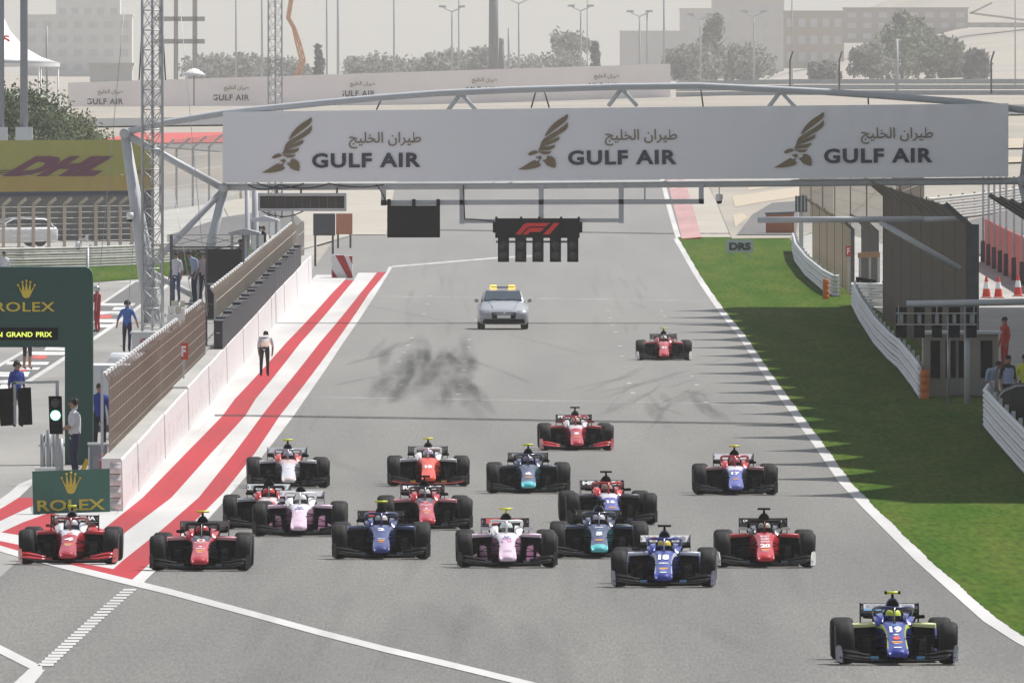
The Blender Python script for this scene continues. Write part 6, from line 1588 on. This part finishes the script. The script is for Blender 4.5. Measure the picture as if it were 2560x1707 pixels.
# cones
for i, (px_, py_, lab) in enumerate(((2466, 745, 'red and white traffic cone nearest the tall dark fence'), (2496, 745, 'red and white traffic cone in the middle of the three'), (2545, 741, 'red and white traffic cone nearest the right edge'))):
    g = G(px_, py_); t = thing('traffic_cone', lab, 'cone', g)
    k = 1.28
    MB().box((0, 0, .02), (.36 * k, .36 * k, .04)).obj('base', mat('cone_red', (.62, .05, .03), rough=.5), t)
    for z0, z1, r0, r1, m_ in ((.04, .30, .14, .105, MATS['cone_red']), (.30, .52, .105, .068, TWH), (.52, .70, .068, .030, MATS['cone_red'])):
        MB().lathe([(z0 * k, r0 * k), (z1 * k, r1 * k)], (0, 0, 0), 'Z', 16).obj('band', m_, t)
# red hoarding with posts
t = thing('red_hoarding', 'red panel hoarding with grey posts at the right edge', 'hoarding', G(2462, 655)); o_ = t.location
pth = [G(2462, 655), G(2490, 672), G(2520, 690), G(2560, 712), G(2600, 735)]
m_ = mat('hoarding_red', (.55, .035, .03), rough=.6, noise=.15, nscale=2)
for a, b in zip(pth, pth[1:]):
    MB().prism([a - o_, b - o_, b - o_ + Vector((0, 0, 2.05)), a - o_ + Vector((0, 0, 2.05))], (.06, 0, 0)).obj('panel', m_, t)
for i in range(9):
    f = i / 8 * 3.999; a, b = pth[int(f)], pth[int(f) + 1]; p = a.lerp(b, f - int(f)) - o_
    MB().bar(p + Vector((-.08, -.05, 0)), p + Vector((-.08, -.05, 4.6)), .10, .10).obj('post', M_STEEL, t); MB().bar(p + Vector((-.10, -.08, 0)), p + Vector((-.10, -.08, 1.0)), .20, .14).obj('post_sleeve', M_DKSTEEL, t)
guardrail('far stack of glinting rails beyond the red hoarding', [gp(2320, 1240), gp(2440, 1265), gp(2560, 1300), gp(2700, 1340)], 4, 1.3, M_ARMCOT, M_DKSTEEL, 6, face=1)
# distance board and orange crash blocks
t = thing('zone_board', 'grey board with black letters on the far grass', 'sign', gp(1850, 1075)); o_ = t.location; c_ = lambda px, py, dy=0: P(px, py, 1075 + dy) - o_
MB().prism([c_(*p) for p in ((1815, 600), (1884, 600), (1884, 631), (1815, 631))], (0, .05, 0)).obj('panel', mat('sign_grey', (.50, .54, .57), rough=.5), t)
letters('lettering', 'DRS', 54 / (F / 1075), 19 / (F / 1075), TK, t, c_(1850, 616, -.02), bold=.05)
for x in (1825, 1875): MB().bar((c_(x, 0).x, .04, 0), (c_(x, 0).x, .04, c_(0, 631).z), .06, .06).obj('leg', M_GREYP, t)
t = thing('crash_block', 'terracotta foam barrier block beyond the grass', 'barrier', gp(1950, 1180)); o_ = t.location; c_ = lambda px, py, dy=0: P(px, py, 1180 + dy) - o_
MB().prism([c_(*p) for p in ((1915, 538), (1985, 535), (1986, 588), (1915, 590))], (0, 1.0, 0)).obj('block', mat('terracotta_foam', (.36, .13, .065), rough=.8, noise=.1, nscale=2), t); MB().prism([c_(*p) for p in ((1912, 532), (1988, 529), (1985, 535), (1915, 538))], (0, 1.0, 0)).obj('cover', M_DKSTEEL, t)
t = thing('loudspeaker_box', 'dark grey ribbed box on a post at the corner of the beige fence', 'box', vf(1050, 13.6)); o_ = t.location; c_ = lambda px, py, dy=0: P(px, py, 1050 + dy) - o_
MB().prism([c_(*p) for p in ((1988, 490), (2018, 490), (2018, 530), (1988, 530))], (0, .4, 0)).obj('case', M_DKSTEEL, t); MB().bar((c_(2003, 0).x, .2, 0), (c_(2003, 0).x, .2, c_(0, 530).z), .2, .2).obj('post', M_GREYP, t)
for x in (1994, 2003, 2012): MB().bar(c_(x, 492, -.03), c_(x, 528, -.03), .05, .03).obj('rib', M_GREYP, t)
# ================================================================ main grandstand on the right (outside the frame; its roof shades the verge)
gs = thing('grandstand', 'grandstand with a scalloped tent roof to the right of the track', 'grandstand', (30, 480, 0))
HR = 24.0; SH = HR / math.tan(SUN_EL)
gy0, gy1 = 479 + SH * SUN_DIR.y, 896 + SH * SUN_DIR.y
edge_x = 8.55 + SH * SUN_DIR.x; nb = 19; bay = (gy1 - gy0) / nb
M_ROOF = mat('tent_roof', (.75, .74, .70), rough=.6)
go2 = Vector((30, 480, 0))
random.seed(9)
for i in range(nb):
    a = gy0 + i * bay; mid = a + bay * .5; tipx = -2.9 + .6 * random.random()
    ext = [(edge_x, a), (edge_x - .5, a + bay * .18), (edge_x + tipx * .55, mid - .11 * bay), (edge_x + tipx, mid - .03 * bay), (edge_x + tipx * (.75 if i % 3 == 0 else .95), mid + .02 * bay), (edge_x + tipx * .5, mid + .10 * bay), (edge_x - .5, a + bay * .82), (edge_x, a + bay)]
    pts = [Vector((x, y, HR)) - go2 for x, y in ext] + [Vector((edge_x + 30, a + bay, HR + 3)) - go2, Vector((edge_x + 30, a, HR + 3)) - go2]
    m = MB(); cen = Vector((edge_x + 8, mid, HR + 2.5)) - go2
    for p, q_ in zip(pts, pts[1:] + pts[:1]): m.add([p, q_, cen], [(0, 1, 2)])
    m.obj('roof_tent', M_ROOF, gs)
    if i % 2 == 0:
        MB().tube([Vector((edge_x + 22, a, 0)) - go2, Vector((edge_x + 22, a, HR + 2.2)) - go2], .45, 8).obj('column', M_GREYP, gs)
for j in range(14):
    MB().box(Vector((edge_x + 9 + j * 1.2, (gy0 + gy1) / 2, (2.0 + j * .75) / 2)) - go2, (1.2, gy1 - gy0, 2.0 + j * .75)).obj('tier', M_CONC, gs)

# ================================================================ left: wire fence, billboard, poles, tent, tree
fence('wire_fence', 'beige posted wire fence with curved tops beyond the pit lane', [gp(-40, 1085), gp(20, 1086), gp(90, 1088), gp(170, 1090), gp(250, 1092), gp(330, 1095)], 2.5, (.35, .28), 11, mat('thin_wire', (.26, .24, .22), rough=.6), mat('beige_post', (.48, .41, .33), rough=.7), .055, .003, rails=9, rail_m=mat('wire_pale', (.50, .48, .45), rough=.5), post_w=.16, rail_t=.014)
fence('debris_fence', 'hazy far fence with cranked posts below the left of the banner', [gp(400, 1290), gp(470, 1310), gp(540, 1330), gp(640, 1360)], 3.4, (.8, .7), 7, MATS['wire_pale'], M_STEEL, .45, .006, rails=4, rail_m=MATS['wire_pale'], post_w=.12)
t = thing('fence_backing', 'grey tarpaulin wall behind the beige posted fence', 'screen', gp(150, 1150)); o_ = t.location; c_ = lambda px, py, dy=0: P(px, py, 1150 + dy) - o_
MB().prism([c_(-80, 488), c_(385, 480), c_(385, 625), c_(-80, 632)], (0, .1, 0)).obj('sheet', mat('tarp_grey', (.13, .125, .125), rough=.9, noise=.25, nscale=1.2), t)
MB().prism([c_(-80, 481, -.1), c_(385, 476, -.1), c_(385, 486, -.1), c_(-80, 492, -.1)], (0, .1, 0)).obj('top_band', mat('navy_band', (.035, .045, .075), rough=.7), t)
for x in range(-60, 390, 75): MB().bar((c_(x, 0).x, .2, 0), (c_(x, 0).x, .2, c_(0, 484).z), .12, .12).obj('post', M_DKSTEEL, t)
YD = 1190.0; t = thing('billboard', 'olive yellow billboard with big dark red letters on the left', 'billboard', gp(150, YD)); o_ = t.location; c_ = lambda px, py, dy=0: P(px, py, YD + dy) - o_; SD = F / YD
MB().prism([c_(-120, 352), c_(376, 349), c_(378, 436), c_(-120, 440)], (0, .3, 0)).obj('upper_panel', mat('billboard_olive', (.30, .29, .065), rough=.7, noise=.1, nscale=1.2), t)
MB().prism([c_(-120, 441), c_(378, 437), c_(378, 478), c_(-120, 481)], (0, .3, 0)).obj('lower_panel', mat('billboard_ochre', (.36, .26, .06), rough=.7, noise=.1, nscale=1.2), t)
me_, w_t = text_mesh('DHL', .075, 1.02)
lt = link('lettering', me_, mat('billboard_maroon', (.11, .022, .05), rough=.6), t, c_(162, 416, -.05), (R(90), 0, 0), (230 / SD / w_t, 50 / SD, 1))
sk = link('lettering', me_.copy(), MATS['billboard_maroon'], t, c_(162, 416, -.05), (R(90), 0, 0), (230 / SD / w_t, 50 / SD, 1)); bpy.data.objects.remove(lt)
for v in sk.data.vertices: v.co.x += v.co.y * .9
for x0, x1 in ((-120, 30), (322, 378)):
    for k in range(3): MB().bar(c_(x0, 428 + 5 * k, -.05), c_(x1, 427 + 5 * k, -.05), .05, .03).obj('speed_line', MATS['billboard_maroon'], t)
for x in (-60, 80, 220, 360): MB().bar((c_(x, 0).x, .4, 0), (c_(x, 0).x, .4, c_(0, 350).z), .15, .15).obj('post', M_DKSTEEL, t)
for px_, w, lab in ((60, 20, 'thick grey lighting column left of the lattice mast, in front of the tree'), (4, 14, 'grey lighting column at the left edge of the picture')):
    Y = 1225.0; s = F / Y; t = thing('lighting_column', lab, 'pole', gp(px_, Y)); MB().tube([(0, 0, 0), (0, 0, 26)], [w / 2 / s, w / 2 / s * .9], 14).obj('shaft', mat('column_grey', (.20, .22, .25), rough=.5, metal=.2), t); MB().box((0, 0, (P(0, 318, Y).z - t.location.z) / 2), (w * 2.1 / s, w * 2 / s, P(0, 318, Y).z - t.location.z)).obj('base', M_GREYP, t)
    MB().box((0, 0, 26.2), (2.2, .6, .8)).obj('floodlight', M_DKSTEEL, t)

# ================================================================ trees
def tree(label, px, Y, base_dz, h, rx, n, col, dens=1.0, clumps=14, leaf=.34, trunk=True, shape='round', cat='tree', name='tree'):
    t = thing(name, label, cat, gp(px, Y, base_dz)); rnd = random.Random(int(px * 7 + Y))
    if trunk:
        m = MB().tube([(0, 0, 0), (.1, 0, h * .3), (-.05, .1, h * .6)], [h * .025 + .05, h * .018 + .03, .03], 7)
        for k in range(5):
            a = rnd.random() * 6.28; z = h * (.2 + .1 * k); m.tube([(0, 0, z), (math.cos(a) * rx * .5, math.sin(a) * rx * .5, z + h * .2)], [.05 + h * .006, .015], 5)
        m.obj('trunk', mat('bark', (.10, .08, .06), rough=.9), t)
    mb = MB(); cs = []
    for k in range(clumps):
        f = rnd.random()
        if shape == 'cone': z = h * (.12 + .86 * f); r = rx * (1.02 - f) * (.55 + .45 * rnd.random()); rr = rx * (.50 - .30 * f)
        elif shape == 'column': z = h * (.1 + .85 * f); r = rx * .5 * rnd.random(); rr = rx * (.75 - .4 * f)
        else: z = h * (.15 + .75 * f); r = rx * math.sqrt(max(.05, 1 - ((f - .35) / .75) ** 2)) * rnd.random() ** .5 * .85; rr = rx * .34 * (.6 + .6 * rnd.random())
        a = rnd.random() * 6.283; cs.append((Vector((math.cos(a) * r, math.sin(a) * r, z)), rr))
    for k in range(n):
        c_, rr = rnd.choice(cs); d = Vector((rnd.gauss(0, 1), rnd.gauss(0, 1), rnd.gauss(0, .8))).normalized() * rr * rnd.random() ** .4
        p = c_ + d; u = Vector((rnd.gauss(0, 1), rnd.gauss(0, 1), rnd.gauss(0, 1))).normalized(); v = u.orthogonal().normalized(); sz = leaf * (.6 + .8 * rnd.random())
        mb.add([p - u * sz, p + v * sz * .5, p + u * sz, p - v * sz * .5], [(0, 1, 2, 3)], rnd.randrange(2))
    k1 = 'leaf_%d_%d' % (int(col[0] * 1000), int(col[1] * 1000)); k2 = k1 + 'b'
    o = mb.obj('crown', [mat(k1, col, rough=.8), mat(k2, tuple(c * 1.5 for c in col), rough=.8)], t); o['kind'] = 'stuff'
    return t
OLV = (.100, .112, .068); DUST_HAZE = (.125, .125, .100)  # far foliage: dusty tone paled further, with haze put into the colour
tree('dense green tree behind the billboard, left of the white tent', 55, 1290, 0, 7.0, 3.9, 12000, (.050, .072, .026), leaf=.13, clumps=60)
tree('lighter green bushy tree at the right end of the billboard', 175, 1300, 0, 5.6, 2.9, 9000, (.080, .098, .036), leaf=.12, clumps=50)
tree('low bush behind the billboard right end', 238, 1310, 0, 2.6, 1.8, 1200, (.07, .085, .04), leaf=.2)
# far trees
for px_, top_, base_, wpx, Y, shp, col, lab in (
    (1790, 42, 205, 62, 5300, 'cone', OLV, 'tall hazy dusty conical tree right of centre on the skyline'), (1720, 118, 208, 80, 5250, 'round', DUST_HAZE, 'broad hazy dusty bush left of the conical tree'), (1855, 120, 208, 80, 5280, 'round', DUST_HAZE, 'broad hazy dusty bush right of the conical tree'),
    (2255, 36, 222, 86, 5000, 'cone', OLV, 'tall tree with twin tops on the right skyline'), (2290, 52, 222, 80, 5040, 'cone', (.07, .085, .04), 'second top of the right-hand tree group'), (2355, 98, 222, 62, 5000, 'round', OLV, 'rounded tree right of the twin-topped tree'), (2175, 112, 215, 48, 4960, 'round', DUST_HAZE, 'small loose tree left of the twin-topped tree'), (2440, 130, 220, 40, 4950, 'column', (.05, .055, .045), 'small dark dense tree near the right edge'), (2395, 135, 222, 40, 5000, 'round', DUST_HAZE, 'pale bush between the right-hand trees'),
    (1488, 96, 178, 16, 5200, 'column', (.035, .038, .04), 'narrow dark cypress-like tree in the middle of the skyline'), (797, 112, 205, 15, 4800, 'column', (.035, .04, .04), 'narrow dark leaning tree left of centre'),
    (925, 150, 200, 85, 5700, 'round', DUST_HAZE, 'hazy round tree left of the middle poles'), (1020, 158, 198, 75, 5750, 'round', DUST_HAZE, 'low hazy bush beside the middle pole'), (1110, 138, 195, 80, 5700, 'round', DUST_HAZE, 'hazy tree behind the double-armed lamps'), (1185, 128, 192, 70, 5700, 'round', DUST_HAZE, 'hazy tree left of the thick dark column'), (700, 160, 210, 80, 5700, 'round', DUST_HAZE, 'hazy bush behind the orange boom'), (1420, 72, 180, 62, 6000, 'round', (.09, .09, .07), 'very faint tree behind the middle lamp'), (1400, 148, 178, 80, 5800, 'round', DUST_HAZE, 'low hazy bush in front of the faint tree'), (1320, 158, 185, 90, 6000, 'round', DUST_HAZE, 'low hazy bush right of the thick column'), (610, 150, 215, 90, 5700, 'round', DUST_HAZE, 'hazy trees left of the orange boom'), (530, 150, 215, 70, 5750, 'round', DUST_HAZE, 'hazy bush right of the white parasol'), (2060, 160, 222, 40, 4900, 'round', (.08, .075, .06), 'bare pale bush left of the right-hand trees')):
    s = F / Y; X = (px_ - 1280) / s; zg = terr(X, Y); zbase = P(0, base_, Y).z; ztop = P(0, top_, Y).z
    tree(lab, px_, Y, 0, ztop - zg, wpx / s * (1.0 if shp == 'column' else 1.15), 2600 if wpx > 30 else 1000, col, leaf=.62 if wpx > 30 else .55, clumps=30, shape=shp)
# shimmering far things: wall with faint lettering
wl = thing('far_wall', 'long pale hoarding wall with faint lettering across the background', 'wall', gp(210, 2200)); wo = wl.location
pth = [gp(x, Y) for x, Y in ((170, 2200), (640, 2203), (1000, 2206), (1280, 2209), (1676, 2213))]
hh = 3.3
M_FW = mat('hoarding_pale', (.90, .84, .82), rough=.8, noise=.05, nscale=.3)  # wall colour lifted to carry the paleness of the haze
for a, b in zip(pth, pth[1:]):
    MB().prism([a - wo, b - wo, b - wo + Vector((0, 0, hh)), a - wo + Vector((0, 0, hh))], (0, .3, 0)).obj('panel', M_FW, wl)
def wall_at(px):
    for a, b, x0, x1 in zip(pth, pth[1:], (170, 640, 1000, 1280), (640, 1000, 1280, 1676)):
        if px <= x1: return a.lerp(b, (px - x0) / (x1 - x0)) - wo
    return pth[-1] - wo
for px_ in (250, 565, 880, 1185, 1490):
    p = wall_at(px_); s = F / (p.y + wo.y)
    letters('lettering', 'GULF AIR', 92 / s, 15 / s, M_NAVYT, wl, p + Vector((12 / s, -.2, 1.35)), rot=(R(90), 0, 0), bold=.02, space=1.1)
    letters('lettering', '\uFE9E\uFEF4\uFEE0\uFEA8\uFEDF\uFE8D \uFEE5\uFE8D\uFEAE\uFEF4\uFEC3', 62 / s, 15 / s, M_GOLD, wl, p + Vector((26 / s, -.2, 2.25)), rot=(R(90), 0, 0))
    for pl in FALCON[:6]:
        MB().prism([p + Vector(((x - 300) / 3.647 * .38 / s - 62 / s, -.25, 1.75 - (y - 1300) / 3.647 * .38 / s)) for x, y in pl], (0, .03, 0)).obj('bird_emblem', M_GOLD, wl)
t = thing('far_barrier', 'grey guard wall continuing to the right of the pale hoarding', 'wall', gp(1690, 2215)); o_ = t.location
pth2 = [gp(1690, 2215), gp(2000, 2210), gp(2300, 2205), gp(2700, 2200)]
for k in range(3):
    for a, b in zip(pth2, pth2[1:]): MB().prism([a - o_ + Vector((0, 0, .55 * k)), b - o_ + Vector((0, 0, .55 * k)), b - o_ + Vector((0, 0, .55 * k + .46)), a - o_ + Vector((0, 0, .55 * k + .46))], (0, .1, 0)).obj('rail', M_STEEL, t)
# lamps and poles on the skyline
def far_pole(px, ytop, Y, wpx, lab, arms=0, col=(.40, .41, .43), name='far_pole', lean=0):
    s = F / Y; t = thing(name, lab, 'lamp post' if arms else 'pole', gp(px, Y)); z = P(0, ytop, Y).z - t.location.z
    m_ = mat('pole_%d' % int(col[0] * 100), col, rough=.6)  # far poles painted paler so the colour adds to the haze
    MB().tube([(0, 0, 0), (lean, 0, z)], [wpx / 2 / s, wpx / 2 / s * .8], 8).obj('shaft', m_, t)
    if arms:
        for sx in (-1, 1):
            MB().tube([(0, 0, z), (sx * arms * .5 / s, 0, z + 6 / s), (sx * arms / s, 0, z + 14 / s)], 1.6 / s, 6).obj('arm', m_, t); MB().box((sx * arms * .85 / s, 0, z + 13 / s), (18 / s, .4, 5 / s)).obj('lamp_head', m_, t)
    return t
for px_, yt, lab in ((1297, 10, 'double-armed lamp post just right of the thick dark column'), (1452, 28, 'double-armed lamp post beside the narrow cypress'), (1599, 42, 'double-armed lamp post left of the tall thin pole'), (1751, 50, 'double-armed lamp post in front of the conical tree'), (1885, 42, 'double-armed lamp post right of the conical tree'), (1130, 30, 'double-armed lamp post left of the thick dark column')):
    far_pole(px_, yt, 4300, 5, lab, 28)
for px_, w, lab in ((590, 5, 'thin pole between the two lattice masts'), (655, 6, 'thin pole just left of the far lattice mast'), (817, 5, 'thinner of two poles right of the orange boom'), (845, 7, 'thicker of two poles right of the orange boom'), (985, 5, 'lone thin pole left of the middle'), (1660, 6, 'tall thin pole right of the middle lamps'), (1980, 4, 'very faint thin pole on the right skyline'), (2538, 4, 'faint thin pole at the right edge of the skyline'), (440, 12, 'hazy pole right of the near lattice mast'), (485, 9, 'hazy pole carrying cross beams on the left skyline'), (1147, 4, 'thin pole beside the left double-armed lamp'), (1618, 5, 'thin pole beside the double-armed lamp right of middle'), (1468, 3, 'faint pole behind the double-armed lamp by the cypress')):
    far_pole(px_, -60 if px_ not in (1618,) else 35, 4300, w, lab)
far_pole(1234, -80, 4200, 27, 'thick dark column in the middle of the skyline', col=(.17, .175, .19)); far_pole(1254, 96, 4190, 16, 'short dark box column beside the thick one', col=(.17, .175, .19)); far_pole(1272, 70, 4190, 7, 'short thin pole right of the thick dark column'); far_pole(2242, 98, 2300, 9, 'pale stub pole in front of the right-hand trees', col=(.45, .46, .48)); far_pole(117, 66, 1900, 6, 'short dark pole right of the lighting column')
for i, px_ in enumerate((1975, 2098, 2478)):
    t = thing('curved_post', ['cranked fence post left of the pale bush on the right skyline', 'cranked fence post right of the pale bush on the right skyline', 'cranked fence post right of the dark dense tree'][i], 'post', gp(px_, 2200)); MB().tube([(0, 0, 0), (0, 0, 3.4), (.3, 0, 4.3)], .09, 6).obj('shaft', M_DKSTEEL, t); MB().box((0, 0, .1), (.4, .4, .2)).obj('foot', M_CONC, t)
# orange boom
Y = 4300; s = F / Y; t = thing('crane_boom', 'orange jointed lattice boom rising left of the middle', 'crane', gp(738, Y)); o_ = t.location; c_ = lambda px, py, dy=0: P(px, py, Y + dy) - o_
pts = [(738, 225), (740, 200), (757, 152), (747, 112), (735, 70), (721, 46), (728, 0), (735, -60)]
m_ = mat('boom_orange', (.55, .24, .06), rough=.6)
for dx, dy in ((-6, 0), (6, 0), (0, .6)):
    MB().tube([c_(x + dx * (.6 + .4 * (i < 4)), y, dy) for i, (x, y) in enumerate(pts)], .20, 5).obj('chord', m_, t)
mb = MB()
for (x0, y0), (x1, y1) in zip(pts, pts[1:]):
    for k in range(4):
        f, g_2 = k / 4, (k + 1) / 4; sx = -5 if k % 2 else 5
        mb.tube([c_(x0 + (x1 - x0) * f + sx, y0 + (y1 - y0) * f), c_(x0 + (x1 - x0) * g_2 - sx, y0 + (y1 - y0) * g_2)], .12, 4)
mb.obj('lacing', m_, t)
# white tent and parasol
Y = 1500; s = F / Y; t = thing('white_tent', 'white peaked tent roof with red lettering behind the lighting columns', 'tent', gp(-10, Y)); o_ = t.location; c_ = lambda px, py, dy=0: P(px, py, Y + dy) - o_
R_ = 160 / s; ze = c_(0, 158).z; zp = c_(0, 20).z; rg = []
for f, zz in ((1.0, 0), (.72, .10), (.45, .28), (.22, .58), (.05, 1.0)):
    rg.append([Vector((R_ * f * math.cos(a), R_ * f * math.sin(a), ze + (zp - ze) * zz)) for a in [2 * math.pi * k / 16 for k in range(16)]])
MB().loft(rg).obj('roof', M_WHITEP, t)
MB().loft([[Vector((R_ * math.cos(a), R_ * math.sin(a), z)) for a in [2 * math.pi * k / 16 for k in range(16)]] for z in (ze - .25, ze)], cap=False).obj('valance', M_WHITEP, t)
for k in range(8): a = 2 * math.pi * k / 8; MB().tube([(R_ * .97 * math.cos(a), R_ * .97 * math.sin(a), 0), (R_ * .97 * math.cos(a), R_ * .97 * math.sin(a), ze)], .06, 6).obj('pole', M_WHITEP, t)
letters('lettering', 'S', .5, .55, TR, t, Vector((R_ * .17, -R_ * .30, ze + (zp - ze) * .43)), rot=(R(70), 0, R(20)), bold=.04)
Y = 1950; s = F / Y; t = thing('parasol', 'white parasol right of the near lattice mast', 'parasol', gp(485, Y)); o_ = t.location; c_ = lambda px, py, dy=0: P(px, py, Y + dy) - o_
rr = 31 / s; rg = [[Vector((rr * f * math.cos(a), rr * f * math.sin(a), c_(0, z).z)) for a in [2 * math.pi * k / 10 for k in range(10)]] for f, z in ((1, 190), (.7, 181), (.35, 174), (.03, 171))]
MB().loft(rg).obj('canopy', M_WHITEP, t); MB().tube([(0, 0, 0), (0, 0, c_(0, 171).z)], .05, 6).obj('pole', M_DKSTEEL, t)
# ================================================================ hazy buildings
def building(label, x0, x1, ytop, Y, col, floors, bays, depth=18, steps=None, ybot=None):
    s = F / Y; cx = (x0 + x1) / 2; t = thing('building', label, 'building', gp(cx, Y)); w = (x1 - x0) / s; h = P(0, ytop, Y).z - t.location.z
    m_ = mat('facade_%d_%d' % (int(col[0] * 100), int(Y)), col, rough=.85, noise=.06, nscale=.4)
    MB().box((0, depth / 2, h / 2), (w, depth, h)).obj('wall', m_, t); MB().box((0, depth / 2, h + .15), (w + .5, depth + .5, .3)).obj('parapet', m_, t)
    fh = h / (floors + .3); wm = mat('far_window', (.55, .55, .54), rough=.7)  # facades and windows paled alike: haze fade painted into their colours
    for f in range(floors):
        for b in range(bays):
            ww = w / bays; MB().box((-w / 2 + ww * (b + .5), -.03, fh * (f + .65)), (ww * .55, .1, fh * .5)).obj('window', wm, t)
    return t
building('hazy grey building behind the left lighting columns', 60, 330, 40, 5200, (.66, .65, .63), 4, 7)
building('hazy taller grey block behind the left buildings', 140, 300, -40, 5600, (.70, .69, .67), 5, 5)
building('low hazy hut right of the left tree', 225, 330, 165, 2350, (.60, .59, .57), 1, 4, 6)
building('long faint grey block in the right half of the skyline', 1550, 1720, 80, 6300, (.55, .53, .50), 3, 8)
building('faint stepped block left of the conical tree', 1700, 1790, 24, 6350, (.58, .55, .52), 4, 4)
building('very faint tall block above the conical tree', 1780, 1960, 0, 6200, (.60, .57, .53), 5, 6)
building('pale terraced block on the right hillside', 1960, 2110, 30, 6000, (.45, .38, .31), 3, 5)
building('pale wide block on the right hillside behind the trees', 2110, 2420, 22, 6050, (.42, .38, .34), 3, 8)
building('pale low block at the right end of the hillside', 2420, 2640, 60, 5900, (.44, .41, .37), 2, 6)
t = thing('steel_frame', 'hazy unfinished frame with cross beams right of the near lattice mast', 'frame', gp(470, 4300)); o_ = t.location; c_ = lambda px, py, dy=0: P(px, py, 4300 + dy) - o_
for x in (402, 440, 488): MB().bar((c_(x, 0).x, 0, 0), c_(x, -40), .8, .8).obj('column', M_CONC, t)
for y in (48, 104): MB().bar(c_(385, y), c_(512, y), .8, .9).obj('beam', M_CONC, t)
t = thing('hill_road', 'pale zigzag path on the hillside at the upper right', 'path', gp(2480, 5880)); o_ = t.location; c_ = lambda px, py, dy=0: P(px, py, 5880 + dy) - o_
for a, b in (((2428, 33), (2480, 8)), ((2424, 33), (2570, 52))): MB().bar(c_(*a), c_(*b), 3.0, .5).obj('path_section', M_SAND2, t)
# ================================================================ dusty air
hz = MB().box((0, 5970, 75), (5200, 12200, 160)).mesh('haze')
hm = bpy.data.materials.new('dusty_air'); hm.use_nodes = True
nt = hm.node_tree
for n_ in list(nt.nodes):
    if n_.type != 'OUTPUT_MATERIAL': nt.nodes.remove(n_)
pv = nt.nodes.new('ShaderNodeVolumePrincipled')
pv.inputs['Color'].default_value = (.98, .97, .96, 1)
pv.inputs['Density'].default_value = 0.00006
pv.inputs['Anisotropy'].default_value = 0.0
nt.links.new(pv.outputs[0], nt.nodes['Material Output'].inputs['Volume'])
tag(link('haze', hz, hm), kind='stuff')
